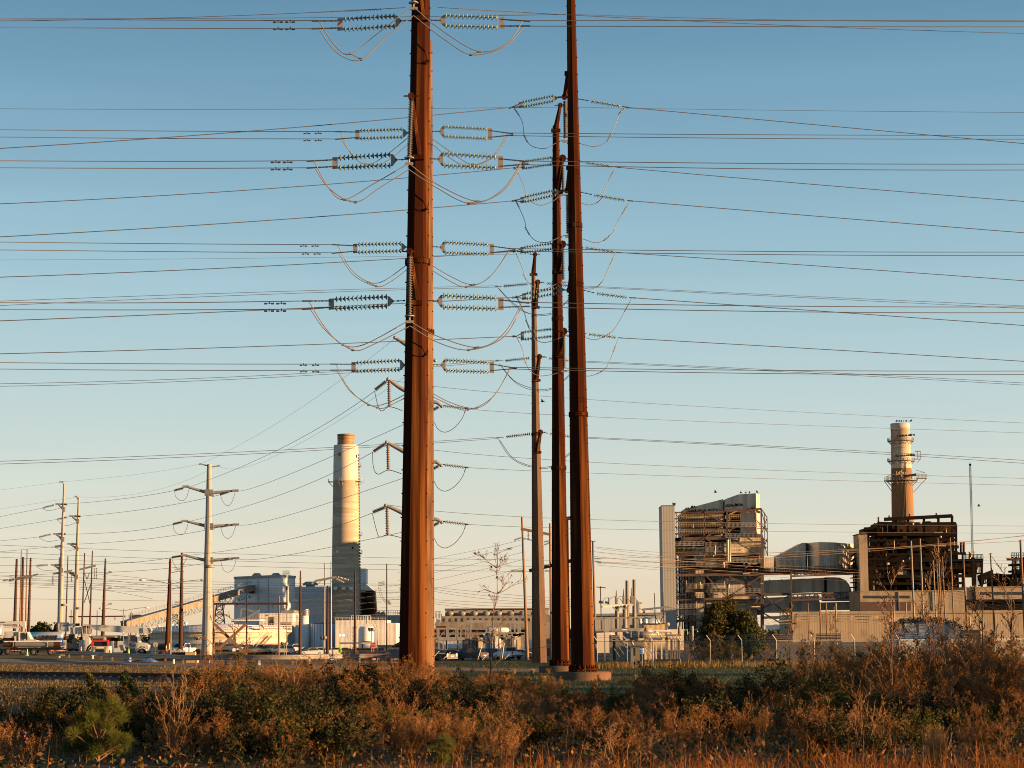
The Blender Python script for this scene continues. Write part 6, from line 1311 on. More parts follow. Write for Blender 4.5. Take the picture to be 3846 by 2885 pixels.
YS3=335; e=post('stop_sign','back of an octagonal sign beside the boom truck bumper','b',2130,560,YS3,.03,M_GALVD,'stop sign'); p=at('b',2125,562,YS3); m=MB(); m.m(M_YSG); m.prism(octagon(p,.42)[::-1],(0,.02,0)); m.build('sign_back',parent=e)
e=post('school_sign','lime green warning sign pair near the white frame','c',802,750,275,.04,M_LIME,'warning sign'); p=at('c',802,920,275); r=.42
m=MB(); m.m(M_LIME); m.prism([p+Vector((0,-.05,r)),p+Vector((-r*.8,-.05,0)),p+Vector((0,-.05,-r)),p+Vector((r*.8,-.05,0))],(0,.02,0)); m.build('diamond_plate',parent=e)
m=MB(); m.m(M_BLK); m.beam(p+Vector((0,-.07,.2)),p+Vector((.02,-.07,-.18)),.1,.03); m.sphere(p+Vector((0,-.07,.24)),.06,8,6,(1,.2,1)); m.build('pedestrian_symbol',parent=e)
m=MB(); m.m(M_LIME); m.rb('c',785,752,825,830,275-.03,.03); m.build('upper_plate',parent=e)
m=MB(); m.m(M_WHITE); gb(m,'c',568,882,780,1032,300,2.2,-.8); m.m(M_GALVD); m.rb('c',566,878,782,884,299.9,2.4); m.rb('c',640,890,644,1030,299.95,.1); tag(m.build('storage_container'),'small white storage box beside the lime green sign','container')
e=post('blue_sign','blue and white phase sign on the chain link fence','e',1195,1225,168,.03,M_GALVD,'sign'); 
m=MB(); m.m(M_WHITE); m.rb('e',1150,1214,1240,1322,167.8,.03); m.build('sign_board',parent=e)
m=MB(); m.m(M_SBLUE); m.rb('e',1153,1218,1211,1318,167.77,.02); m.build('blue_panel',parent=e)
p=at('e',1183,1246,167.7); text_obj('sign_text','PHASE',.068,M_WHITE,Matrix.Translation(p-e.location)@UPRIGHT,e,.003); p=at('e',1185,1283,167.7); text_obj('sign_number','5',.125,M_WHITE,Matrix.Translation(p-e.location)@UPRIGHT,e,.003)
m=MB(); m.m(M_OLDW); gb(m,'e',980,1208,1152,1366,172,1.2); m.m(M_GALVD); m.rb('e',1072,1212,1076,1362,171.95,.08); m.rb('e',976,1204,1156,1209,171.9,1.4); tag(m.build('equipment_cabinet'),'beige two door equipment cabinet behind the chain link fence','cabinet')
def flood(label,c,x,y0,Y,heads=2,w=.06,hd=14):
    e=post('floodlight_pole',label,c,x,y0,Y,w,M_GALVD,'floodlight pole')
    k=mpp(c,Y)
    for i in range(heads):
        m=MB(); m.m(M_GALVD); s=(i-(heads-1)/2)*2; p=at(c,x+s*hd*1.5,y0-2,Y); m.beam(at(c,x,y0+6,Y),p,.06); m.lathe(p,(s or .3,-.8,-.4),[(-.2,.1),(0,.22),(.25,.32),(.26,.01)],10); m.build('lamp_head',parent=e)
flood('twin floodlight pole in front of the small white process tank','c',1553,400,300,2,.07,16); flood('twin floodlight pole before the seamed tank','c',415,600,330,2,.06,14); flood('twin floodlight on a short pole right of the wood frame','f',1850,148,335,2,.05,14); flood('triple floodlight on a thin pole before the cream tank','f',550,62,340,3,.04,6)
flood('gooseneck lamp pole at the right corner of the yellow shed','e',1685,745,260,1,.06,10)
# guy wire guards
for i,(x0,y0,x1,y1) in enumerate(((1455,660,1390,876),(1567,768,1462,882),(1830,600,1796,860),(1918,780,1842,862),(752,730,668,822),(940,748,820,862))):
    m=MB(); m.m(M_WHITE); Y=225; a=at('d',x0,y0,Y); b=at('d',x1,y1,Y); m.tube(b,a,.035,6); d=(a-b)
    tag(m.build('guy_guard'),('slanting pale guy wire guard crossing the sport utility car rear','slanting guy guard between the sport utility and blue cars','steepest guy guard before the white pickup','slanting guy guard right of the white pickup tailgate','slanting guy guard nearest the nearest rust pole','slanting guy guard before the black pickup tailgate')[i],'guy wire')
for i,(x0,y0,x1,y1) in enumerate(((655,1225,765,1385),(745,1190,840,1330),(1190,1180,1330,1370),(1260,1190,1400,1340),(1440,1240,1540,1340),(860,1170,955,1280))):
    m=MB(); m.m(M_GALV); Y=178; m.tube(at('e',x0,y0,Y),at('e',x1,y1,Y),.03,6)
    tag(m.build('guy_guard'),('lowest left guy guard behind the fence near the rust pole','guy guard touching the radiator leg','long guy guard right of the blue sign','second guy guard right of the blue sign','guy guard farthest right behind the fence','guy guard left of the beige cabinet')[i],'guy wire')
# ------------------------------------------------------------------ vehicles
M_TYRE=mat('tyre_rubber',(0.015,0.015,0.016),0.85); M_RIM=mat('wheel_rim',(0.16,0.155,0.15),0.45,.4); M_TRW=mat('truck_white',(0.56,0.56,0.55),0.4,0,(0.45,0.44,0.42),1.5,spec=.5); M_CHR=mat('polished_tank',(0.62,0.63,0.65),0.28,.6); M_TAIL=mat('tail_lamp_red',(0.45,0.015,0.012),0.25); M_HEAD=mat('headlamp_clear',(0.8,0.8,0.75),0.12); M_CGL=mat('car_glass',(0.018,0.022,0.026),0.06,spec=.8); M_TEAL=mat('teal_paint',(0.02,0.35,0.42),0.4)
def wheel(e,p,r,w=.25,axis=(0,1,0),name='wheel'):
    a=Vector(axis).normalized(); m=MB(); m.m(M_TYRE); m.lathe(Vector(p)-a*w/2,a,[(0,r*.62),(0,r*.93),(w*.15,r),(w*.85,r),(w,r*.93),(w,r*.62)],24); t=m.build(name,parent=e)
    for s in (-1,1):
        m=MB(); m.m(M_RIM); c=Vector(p)+a*(s*w*.42); m.lathe(c,a*s,[(0,r*.62),(.02,r*.6),(.01,r*.45),(.05,r*.2),(.06,.01)],16); o=m.build('rim',parent=t)
    return t
def vehicle_box(e,c,name,x0,y0,x1,y1,Y,d,mt):
    m=MB(); m.m(mt); m.rb(c,x0,y0,x1,y1,Y,d); return m.build(name,parent=e)
def vehicle_poly(e,c,name,pts,Y,d,mt):
    m=MB(); m.m(mt); m.ip(c,pts,Y,d); return m.build(name,parent=e)
YV=338
T=empty('bucket_truck',onground('b',1200,YV),'white bucket truck with long folded boom facing right behind the guardrail','truck')
vehicle_poly(T,'b','cab',[(1558,640),(1562,370),(1592,356),(1712,358),(1742,385),(1788,512),(1900,532),(1965,568),(1985,620),(1985,700),(1940,700),(1925,640),(1885,600),(1800,598),(1752,648),(1738,705),(1705,705),(1700,640)],YV,2.3,M_TRW)
vehicle_poly(T,'b','side_window',[(1600,382),(1695,380),(1728,410),(1738,500),(1690,500),(1612,485)],YV-.05,.1,M_CGL); vehicle_poly(T,'b','windscreen',[(1742,390),(1750,392),(1788,508),(1778,508)],YV+.1,2.1,M_CGL)
vehicle_box(T,'b','door_line',1574,640,1700,646,YV-.03,.1,M_GALVD); vehicle_box(T,'b','door_handle',1582,537,1604,585,YV-.04,.1,M_BLK)
vehicle_box(T,'b','mirror',1728,400,1742,525,YV-.35,.2,M_BLK); vehicle_box(T,'b','crew_cab',1458,382,1558,612,YV+.15,2.1,M_TRW); vehicle_box(T,'b','rear_window',1462,385,1530,445,YV+.1,.1,M_CGL)
vehicle_box(T,'b','exhaust_stack',1560,345,1574,630,YV-.1,.15,M_GALV); vehicle_box(T,'b','fuel_tank',1535,650,1700,750,YV+.05,.6,M_OLDW); vehicle_box(T,'b','chassis',60,702,1960,735,YV+.7,.9,M_BLK)
m=MB(); m.m(M_TRW); m.path([at('b',1838+112*math.cos(a),742-112*math.sin(a),YV-.02) for a in [math.pi*(.02+.96*i/12) for i in range(13)]],.10,6); m.build('fender',parent=T)
vehicle_box(T,'b','bumper',1940,690,1990,752,YV+.1,2.2,M_GALV); m=MB(); m.m(M_HEAD); m.rb('b',1960,600,1984,640,YV-.02,.3); m.build('headlight',parent=T)
for xx in (1838,260,420): 
    for dy in (.22,2.05): p=at('b',xx,765,YV); wheel(T,(p.x,YV+dy,.52),.52,.3)
for x0,y0,x1,y1 in ((1335,488,1450,700),(1150,486,1246,690),(602,462,752,690),(530,460,596,705),(1246,636,1336,700)): vehicle_box(T,'b','tool_box',x0,y0,x1,y1,YV+.05,2.2,M_TRW)
for x,y in ((1165,590),(1360,600),(640,575)): vehicle_box(T,'b','box_handle',x,y,x+18,y+14,YV-.02,.1,M_BLK)
vehicle_box(T,'b','bed',1150,700,1440,722,YV+.05,2.2,M_TRW); vehicle_box(T,'b','cargo',1110,415,1320,486,YV+.7,1.2,M_RUST); vehicle_box(T,'b','equipment_deck',780,370,1380,395,YV+.5,1.5,M_GALVD)
vehicle_poly(T,'b','boom',[(600,150),(650,138),(1100,158),(1880,190),(1905,225),(1900,325),(1780,330),(1400,308),(1000,282),(860,252),(780,232),(640,195)],YV+.7,.75,M_TRW)
vehicle_poly(T,'b','boom_tip',[(1860,215),(1960,205),(2010,215),(2040,270),(2015,320),(1960,335),(1870,320)],YV+.5,1.1,M_TRW)
m=MB(); m.m(M_BLK); m.path(smooth_path([at('b',x,y,YV+.4) for x,y in ((1780,320),(1800,360),(1840,385),(1870,360),(1880,320))]),.04,5); m.path(smooth_path([at('b',x,y,YV+.4) for x,y in ((2005,215),(2035,270),(2050,330),(2045,385))]),.035,5); m.build('hydraulic_hose',parent=T)
vehicle_poly(T,'b','bucket',[(95,108),(300,104),(306,290),(108,290)],YV+.3,1.0,M_TRW); vehicle_box(T,'b','bucket_lip',90,98,308,112,YV+.24,1.1,M_WHITE); m=MB(); m.m(M_BLK); m.path(smooth_path([at('b',x,y,YV+.26) for x,y in ((165,110),(160,240),(225,262),(290,245),(292,110))]),.02,4); m.build('bucket_strap',parent=T)
m=MB(); m.m(M_RUST); m.beam(at('b',20,108,YV+.7),at('b',95,108,YV+.7),.12); m.m(M_BLK); m.sphere(at('b',20,112,YV+.7),.14,8,6); m.build('jib',parent=T)
m=MB(); m.m(M_TRW); m.cone(at('b',305,150,YV+.9),at('b',470,148,YV+.9),.22,.2,10); m.m(M_RUST); m.cone(at('b',470,148,YV+.9),at('b',545,145,YV+.9),.23,.23,10); m.build('upper_arm',parent=T)
vehicle_poly(T,'b','lower_arm',[(340,200),(560,195),(600,270),(560,345),(380,345)],YV+.8,.7,M_TRW); vehicle_poly(T,'b','turret',[(575,170),(770,175),(785,345),(600,345)],YV+.7,1.0,M_OLDW)
m=MB(); m.m(M_TRW)
for a,b in (((590,180),(610,335)),((610,335),(780,345)),((740,180),(750,330)),((775,175),(785,340)),((690,180),(690,335))): m.beam(at('b',*a,YV+.3),at('b',*b,YV+.3),.09)
m.build('control_frame',parent=T); vehicle_box(T,'b','pedestal',608,352,752,462,YV+.6,1.2,M_TRW)
vehicle_box(T,'b','machinery',312,345,420,700,YV+.9,1.0,M_BLK); vehicle_box(T,'b','machinery',300,530,530,640,YV+.8,1.2,M_GALVD); m=MB(); m.m(M_GALVD); m.lathe(at('b',455,480,YV+.5),(0,-1,0),[(0,.45),(.3,.45),(.3,.2),(.32,.01)],16); m.build('winch_drum',parent=T)
m=MB(); m.m(M_WHITE); m.lathe(at('b',525,410,YV+.4),(0,1,0),[(0,.05),(.05,.3),(.6,.3),(.65,.05)],14); m.build('round_tank',parent=T)
for x0,x1,y0,y1 in ((205,262,395,645),(532,600,395,690)): vehicle_box(T,'b','outrigger',x0,y0,x1,y1,YV-.15,.3,M_TRW); vehicle_box(T,'b','outrigger_top',x0+10,y0,x1+5,y0+70,YV-.2,.3,M_RUST)
vehicle_poly(T,'b','front_outrigger',[(1440,560),(1465,560),(1505,680),(1475,680)],YV-.12,.2,M_TRW)
m=MB(); m.m(glow('amber_beacon',(1.0,.6,.15),3)); m.sphere(at('b',1463,306,YV+.9),.10,8,6); m.build('beacon',parent=T)
p=at('b',1662,570,YV-.03)-T.location; text_obj('door_lettering','Riggs',.52,M_RED,Matrix.Translation(p)@UPRIGHT,T,.006); p=at('b',1665,598,YV-.03)-T.location; text_obj('door_lettering','DISTLER',.17,M_BLK,Matrix.Translation(p)@UPRIGHT,T,.006)
p=at('b',248,165,YV+.28)-T.location; text_obj('bucket_lettering','Altec',.30,M_BLK,Matrix.Translation(p)@UPRIGHT,T,.006); p=at('b',985,168,YV+.66)-T.location; text_obj('boom_lettering','Altec',.26,M_BLK,Matrix.Translation(p)@UPRIGHT,T,.006)
# second truck and elbow boom
Y2_=350; T=empty('boom_truck',onground('a',500,Y2_),'white truck with elbow boom at the left edge behind a loaded pole','truck')
vehicle_poly(T,'a','cab',[(495,640),(495,395),(700,390),(740,400),(850,600),(1000,630),(1040,700),(1040,860),(495,860)],Y2_,2.3,M_TRW); vehicle_poly(T,'a','side_window',[(570,440),(590,430),(700,432),(742,470),(765,580),(640,585),(575,560)],Y2_-.05,.1,M_CGL)
vehicle_box(T,'a','exhaust_stack',505,340,528,640,Y2_-.15,.15,M_PIPE); vehicle_box(T,'a','mirror',722,410,750,620,Y2_-.3,.15,M_BLK); vehicle_box(T,'a','air_cleaner',400,510,475,640,Y2_-.05,.4,M_TANK); vehicle_box(T,'a','cab_back',400,395,495,640,Y2_+.2,2,M_TRW)
vehicle_poly(T,'a','body',[(80,560),(80,390),(340,378),(380,420),(385,560)],Y2_+.1,2.1,M_TRW); vehicle_box(T,'a','deck',90,555,385,640,Y2_+.2,2,M_BLK)
vehicle_poly(T,'a','upper_boom',[(-120,92),(540,102),(690,106),(690,300),(655,298),(545,182),(-120,178)],Y2_+.8,.7,M_TRW); vehicle_poly(T,'a','lower_boom',[(-60,238),(590,250),(655,296),(-60,292)],Y2_+.9,.6,M_TRW); vehicle_poly(T,'a','boom_pad',[(60,185),(470,190),(470,238),(60,235)],Y2_+1.0,.4,M_YEL)
vehicle_box(T,'a','chassis',60,860,1500,905,Y2_+.7,.9,M_BLK)
p=at('a',75,132,Y2_+.76)-T.location; text_obj('boom_lettering','VERSALIFT',.22,M_BLK,Matrix.Translation(p)@UPRIGHT,T,.006,1.0)
for xx in (200,620,920): p=at('a',xx,950,Y2_); wheel(T,(p.x,Y2_+.2,.55),.55,.3)
# tanker
Y3_=364; T=empty('tanker_trailer',onground('a',1250,Y3_),'polished silver tanker trailer with big dark lettering','tanker')
m=MB(); m.m(M_CHR); k=mpp('a',Y3_); r=112*k; p=at('a',700,512,Y3_); q=at('a',1690,512,Y3_); p.y+=r; q.y+=r; m.lathe(p,(1,0,0),[(-.3,.1),(-.2,r*.7),(0,r),((q-p).length,r),((q-p).length+.2,r*.8),((q-p).length+.3,.1)],32); m.build('tank',parent=T)
vehicle_box(T,'a','valve_box',1552,562,1690,640,Y3_-.05,.5,M_SBLUE); vehicle_box(T,'a','placard',1570,520,1620,552,Y3_+.05,.1,M_WHITE); vehicle_box(T,'a','chassis',780,640,1760,690,Y3_+.6,1,M_BLK); vehicle_box(T,'a','rear_cabinet',1690,570,1760,800,Y3_+.2,1.8,M_SBLUE)
for xx in (1400,1560): p=at('a',xx,950,Y3_); wheel(T,(p.x,Y3_+.3,.5),.5,.3)
p=at('a',1350,545,Y3_-.03)-T.location; text_obj('tank_lettering','UNIVAR',1.0,M_BLK,Matrix.Translation(p)@UPRIGHT,T,.05,.9)
m=MB(); m.m(M_BLK); m.path(smooth_path([at('a',x,y,Y3_-.02) for x,y in ((850,500),(865,555),(910,590),(965,590),(995,555),(1000,500))]),.10,6); m.m(M_TEAL); m.path(smooth_path([at('a',x,y,Y3_-.02) for x,y in ((860,480),(900,462),(945,470),(985,478))]),.08,6); m.build('tank_logo',parent=T)
# trailer with pole section
Y4_=332; T=empty('pole_trailer',onground('a',900,Y4_),'low trailer carrying a grey steel pole section with brown ends','trailer')
def rub(name,mt,x0,x1,r,yc=735,parent=T):
    m=MB(); m.m(mt); m.tube(at('a',x0,yc,Y4_+.5),at('a',x1,yc+4,Y4_+.5),r,16); return m.build(name,parent=parent)
vehicle_box(T,'a','bed',280,822,1700,850,Y4_+.1,2.2,M_BLK); vehicle_box(T,'a','side_rail',285,850,1700,905,Y4_+.3,1.6,M_BLK)
m=MB()
for x0,x1 in ((285,590),(1340,1880)):
    for i in range(7): m.m(M_RED if i%2==0 else M_WHITE); a=x0+(x1-x0)*i/7; m.rb('a',a,908,a+(x1-x0)/7,920,Y4_+.02,.05)
m.build('reflective_strip',parent=T)
for xx in (910,1390): p=at('a',xx,950,Y4_); wheel(T,(p.x,Y4_+.25,.5),.5,.3); wheel(T,(p.x,Y4_+2,.5),.5,.3)
m=MB(); m.m(M_GALVD); m.tube(at('a',440,738,Y4_+.5),at('a',1500,740,Y4_+.5),.44,20); m.m(M_RUSTD); m.tube(at('a',108,738,Y4_+.5),at('a',440,738,Y4_+.5),.445,20); m.tube(at('a',1500,740,Y4_+.5),at('a',1680,740,Y4_+.5),.445,20); tag(m.build('pole_section'),'grey steel pole section with rusty ends lying on the low trailer','pole section')
m=MB(); m.m(M_WHITE); m.rb('a',105,640,1690,672,Y4_+.2,.5); tag(m.build('steel_plank'),'long white plank lying on top of the pole section','plank')
for x,lb in ((345,'left'),(1300,'right')):
    m=MB(); m.m(M_TANW); m.path([at('a',x+18*math.sin(t*3.2-.4),740-80*math.cos(t*3.2-.4),Y4_+.02) for t in [i/10 for i in range(11)]],.05,4); tag(m.build('tie_strap'),f'{lb} tan tie strap around the pole section','strap')
T=empty('tanker_trailer',onground('a',20,345),'rounded end of a shiny tanker cut by the left frame edge','tanker'); m=MB(); m.m(M_CHR); m.lathe(at('a',-700,400,346.3),(1,0,0),[(0,1.3),(mpp('a',345)*720,1.3),(mpp('a',345)*770,1.15),(mpp('a',345)*785,.6),(mpp('a',345)*788,.02)],28); m.build('tank',parent=T); vehicle_box(T,'a','red_stripe',-200,485,68,500,344.95,.3,M_RED); vehicle_box(T,'a','amber_marker',-100,565,48,592,344.9,.2,M_GOLD); vehicle_box(T,'a','chassis',-400,640,100,720,345.4,1.5,M_BLK); p=at('a',-20,885,345); wheel(T,(p.x,345.2,.55),.55,.3)
# skid steer
YK_=318; T=empty('skid_steer',onground('b',970,YK_),'small white loader with red roll frame behind the guardrail','skid steer loader')
vehicle_box(T,'b','body',788,592,1150,860,YK_,2.4,M_TRW); vehicle_box(T,'b','rear_door',832,600,1105,745,YK_-.08,.3,M_OLDW); vehicle_box(T,'b','grille',888,655,1052,745,YK_-.12,.2,M_BLK); vehicle_box(T,'b','name_plate',897,615,1048,640,YK_-.12,.1,M_WHITE)
vehicle_poly(T,'b','cab',[(812,480),(820,405),(850,390),(1040,392),(1065,410),(1068,480)],YK_+.5,1.4,M_OLDW); vehicle_box(T,'b','rear_window',845,430,1035,478,YK_+.45,.2,M_CGL); vehicle_box(T,'b','cab_interior',830,500,1110,595,YK_+.2,1.5,M_BLK)
m=MB(); m.m(M_RED); m.rb('b',795,472,1148,500,YK_-.05,.35); m.rb('b',792,500,828,598,YK_-.05,.35); m.rb('b',1115,500,1148,598,YK_-.05,.35); m.build('roll_frame',parent=T)
for x in (845,1095):
    m=MB(); m.m(M_GOLD); m.rb('b',x-12,670,x+12,735,YK_-.12,.1); m.build('tail_light',parent=T)
for x in (800,1140): p=at('b',x,800,YK_); wheel(T,(p.x,YK_+.5,.42),.42,.35,(1,0,0))
T=empty('trencher',onground('b',740,YK_+6),'dark red loader attachment beside the small loader','attachment'); vehicle_poly(T,'b','lift_arm',[(668,720),(700,620),(770,540),(785,560),(720,650),(695,725)],YK_+6,.4,M_RUSTD); vehicle_poly(T,'b','chain_bar',[(700,700),(790,580),(800,600),(730,720)],YK_+5.7,.2,M_BLK)
m=MB(); m.m(M_RUSTD); m.box(onground('b',720,YK_+6)+Vector((0,.2,.2)),(1.2,.8,.4)); m.build('frame',parent=T)
# generic car
def car(name,label,kind,paint,pos,yaw,group='cars parked at the plant',scale=1.0,lit=False):
    e=empty(name,pos,label,'pickup truck' if kind=='pickup' else ('suv' if kind=='suv' else 'car'),group,yaw); L_=LMB
    H={'sedan':(4.7,1.82,.34,.88,1.45),'suv':(4.7,1.9,.38,1.0,1.68),'pickup':(5.8,2.0,.5,1.15,1.88)}[kind]; l,w,zb,zs,zt=H; x0,x1=-l/2,l/2
    if kind=='sedan': low=[(x0,zb),(x0,.75),(x0+.1,zs+.05),(x0+.9,zs+.1),(x1-1.3,zs),(x1-.2,.76),(x1,.62),(x1,zb)]; gh=[(x0+.6,zs+.08),(x0+1.45,zt-.03),(x0+2.4,zt),(x1-2.05,zt-.05),(x1-1.15,zs)]
    elif kind=='suv': low=[(x0,zb),(x0-.02,.85),(x0+.05,zs+.05),(x1-1.2,zs+.02),(x1-.15,.9),(x1,.7),(x1,zb)]; gh=[(x0+.08,zs+.04),(x0+.5,zt-.04),(x0+1.3,zt),(x1-2.0,zt-.03),(x1-1.05,zs+.02)]
    else: low=[(x0,zb),(x0,zs+.05),(x1-1.5,zs+.05),(x1-.15,1.05),(x1,.85),(x1,zb)]; gh=[(x0+1.95,zs+.04),(x0+2.1,zt),(x1-2.35,zt),(x1-1.5,zs+.04)]
    m=L_(); m.m(paint); n=len(low)
    V=[]; 
    for yy,ins in ((-w/2,.0),(w/2,.0)): V+=[(x,yy,z) for x,z in low]
    m.prism([(x,-w/2,z) for x,z in low][::-1] if False else [(x,-w/2,z) for x,z in low],(0,w,0)); m.build('body',parent=e)
    m=L_(); m.m(paint); a=[(x,-w/2+.06,z) if z<zs+.2 else (x,-w/2+.2,z) for x,z in gh]; b=[(x,-y,z) for x,y,z in a]; k=len(gh); m.add(a+b,[tuple(range(k)),tuple(range(k,2*k))[::-1]]+[(i,i+k,(i+1)%k+k,(i+1)%k) for i in range(k)]); m.build('roof',parent=e)
    m=L_(); m.m(M_CGL); c0=Vector((sum(x for x,z in gh)/k,0,(zs+zt)/2))
    for s in (-1,1):
        pts=[Vector((x+(c0.x-x)*.10,s*(w/2-.06-.14*((z-zs)/(zt-zs)))+s*.025,z+(c0.z-z)*.16)) for x,z in gh]; m.prism(pts if s<0 else pts[::-1],(0,-s*.02,0))
    o=m.build('side_window',parent=e)
    for nm,i0,i1 in (('rear_window',0,1),('windscreen',k-1,k-2)):
        m=L_(); m.m(M_CGL); (xa,za),(xb,zb2)=gh[i0],gh[i1]; d=-1 if nm=='rear_window' else 1
        P=[Vector((xa+(xb-xa)*.12+d*.03,-w/2+.14,za+(zb2-za)*.12+.02)),Vector((xa+(xb-xa)*.12+d*.03,w/2-.14,za+(zb2-za)*.12+.02)),Vector((xa+(xb-xa)*.9+d*.03,w/2-.26,za+(zb2-za)*.9+.02)),Vector((xa+(xb-xa)*.9+d*.03,-w/2+.26,za+(zb2-za)*.9+.02))]
        m.add(P,[(0,1,2,3),(3,2,1,0)]); m.build(nm,parent=e)
    r=.40 if kind=='pickup' else .34
    for xx in (x0+.85 if kind!='pickup' else x0+1.15,x1-.9):
        for s in (-1,1):
            m=L_(); m.m(M_TYRE); m.lathe(Vector((xx,s*(w/2-.12),r))-Vector((0,.12,0)),(0,1,0),[(0,r*.6),(0,r*.94),(.04,r),(.2,r),(.24,r*.94),(.24,r*.6)],18); wt=m.build('wheel',parent=e)
            m=L_(); m.m(M_RIM); m.lathe(Vector((xx,s*(w/2+.005),r)),(0,s,0),[(-.04,r*.62),(0,r*.6),(-.02,r*.4),(.01,.02)],14); m.build('rim',parent=wt)
    for s in (-1,1):
        m=L_(); m.m(M_HEAD if not lit else M_LAMPON); m.box((x1-.04,s*(w/2-.28),zs-.18),(.12,.36,.14)); m.build('headlight',parent=e)
        m=L_(); m.m(M_TAIL); m.box((x0+.02,s*(w/2-.2),zs-.08),(.1,.34 if kind!='pickup' else .16,.18 if kind!='pickup' else .42)); m.build('tail_light',parent=e)
        m=L_(); m.m(paint); m.box((x1-1.75,s*(w/2+.1),zs+.12),(.16,.2,.13)); m.build('mirror',parent=e)
    m=L_(); m.m(M_WHITE); m.box((x0-.03,0,zs-.28),(.03,.5,.14)); m.build('number_plate',parent=e)
    m=L_(); m.m(M_BLK); m.box((x0-.02,0,zb+.1),(.14,w*.96,.2)); m.box((x1+.0,0,zb+.1),(.14,w*.96,.2)); m.build('bumper',parent=e)
    e.scale=(scale,)*3; return e
def paint(n,c): return mat(n,c,0.5,.0,spec=.3)
PW=paint('white_paint',(.62,.62,.62)); PS=paint('silver_paint',(.33,.34,.36)); PB=paint('black_car_paint',(.02,.02,.022)); PG=paint('dark_grey_paint',(.05,.055,.065)); PR=paint('red_paint',(.35,.02,.018)); PBL=paint('blue_paint',(.02,.05,.2)); PO=paint('orange_paint',(.5,.12,.03)); PMR=paint('maroon_paint',(.09,.015,.018)); PT=paint('tan_paint',(.4,.36,.3))
car('pickup_truck','white pickup facing the camera with lit headlamp beside the traffic cones','pickup',PW,onground('F',1895,338),math.radians(-112),'work vehicles',1.05)
car('parked_car','black pickup with lit red tail lamps right beside the nearest rust pole','pickup',PB,onground('d',765,300)+Vector((0,0,-.15)),math.radians(128)); car('parked_car','dark sedan between the black pickup and the sport utility','sedan',PG,onground('d',960,322),math.radians(160)); car('parked_car','grey sport utility car parked at an angle behind the guy wires','suv',PG,onground('d',1245,300),math.radians(148),scale=1.12)
car('parked_car','blue car right of the grey sport utility','suv',PBL,onground('d',1560,318),math.radians(150)); car('parked_car','white pickup behind the bare tree trunk','pickup',PW,onground('d',1895,312),math.radians(118)); car('parked_car','silver sedan beside the sunlit wood pole','sedan',PS,onground('d',2085,322),math.radians(160)); car('parked_car','dark sedan peeking behind the thin rust pole','suv',PG,onground('H',1240,330),math.radians(150)); car('parked_car','dim sedan behind the grey sport utility','sedan',PS,onground('d',1105,345),math.radians(165))
car('parked_car','red sedan parked below the stop sign','sedan',PR,onground('c',1470,290),math.radians(125)); car('parked_car','maroon car half hidden right of the red sedan','sedan',PMR,onground('c',1745,300),math.radians(122)); car('parked_car','black hatchback left of the nearest rust pole','sedan',PB,onground('c',2035,272),math.radians(118)); car('parked_car','grey sport utility behind the black hatchback','suv',PS,onground('c',2060,318),math.radians(150))
RW=[('white hatchback lit by the sun left of the wood frame','suv',PW,1220),('tan and white van like car before the cream tank','suv',PT,1455),('orange red car before the cream tank end','suv',PO,1560),('dark grey car right of the orange red one','suv',PG,1685),('silver sport utility with pale hood in the far row','suv',PS,1800),('white pickup in the far row before the silo','pickup',PW,2000),('silver sedan at the right end of the far row','sedan',PS,2200),('black car at the left end of the far row','suv',PB,1000),('dark pickup behind the wood frame brace','pickup',PB,880),('grey sedan behind the middle wood pole','sedan',PG,1330)]
for lb,kd,pt_,x in RW: car('parked_car',lb,kd,pt_,onground('f',x,385+(x%7)*3),math.radians(-150+(x%5)*9),'far row of parked cars')
car('parked_car','white car between the seamed tank and rust posts','sedan',PW,onground('c',260,380),math.radians(-160),'far row of parked cars'); car('parked_car','pale sedan at the left of the white storage box','sedan',PS,onground('c',90,372),math.radians(-155),'far row of parked cars')
# cones, crates, guardrail
def cone_(label,c,x,yt,yb,Y,mt):
    b=onground(c,x,Y); k=mpp(c,Y); h=.95; z0=at(c,x,yb,Y).z; b.z=max(b.z,z0) if z0<.9 else z0
    e=empty('traffic_cone',b,label,'traffic cone','traffic cones'); m=MB(); m.m(mt); m.box(b+Vector((0,0,.02)),(.42,.42,.05)); m.lathe(b+Vector((0,0,.04)),(0,0,1),[(0,.17),(h,.04),(h,.005)],14); m.build('body',parent=e)
    for z in (.42,.64): m=MB(); m.m(M_WHITE); m.lathe(b+Vector((0,0,.04)),(0,0,1),[(z,.17-.13*z/h+.006),(z+.13,.17-.13*(z+.13)/h+.006)],14); m.build('reflective_band',parent=e)
cone_('tall orange cone standing behind the tarped pile','F',1726,583,680,322,M_ORG); cone_('lime green cone beside the tall orange cone','F',1758,605,665,324,M_LIME); cone_('lime green cone below the silver tanker','F',283,665,725,318,M_LIME); cone_('small orange cone left of the small loader','b',576,655,725,330,M_ORG); cone_('small lime cone before the truck front wheel','b',1568,720,765,325,M_LIME)
e=empty('pallet_crate',onground('f',260,305),'dark slatted crate below the tarped pile','crate'); m=MB(); m.m(M_BLK); m.rb('f',150,275,372,342,305,1.6); m.build('box',parent=e); m=MB(); m.m(M_WOOD)
for i in range(9): m.rb('f',155+i*24,276,162+i*24,342,304.9,.1)
m.build('slats',parent=e)
M_CRATE=mat('pale_timber',(0.52,0.40,0.24),0.8,0,(.42,.31,.18),3,(1,1,6)); 
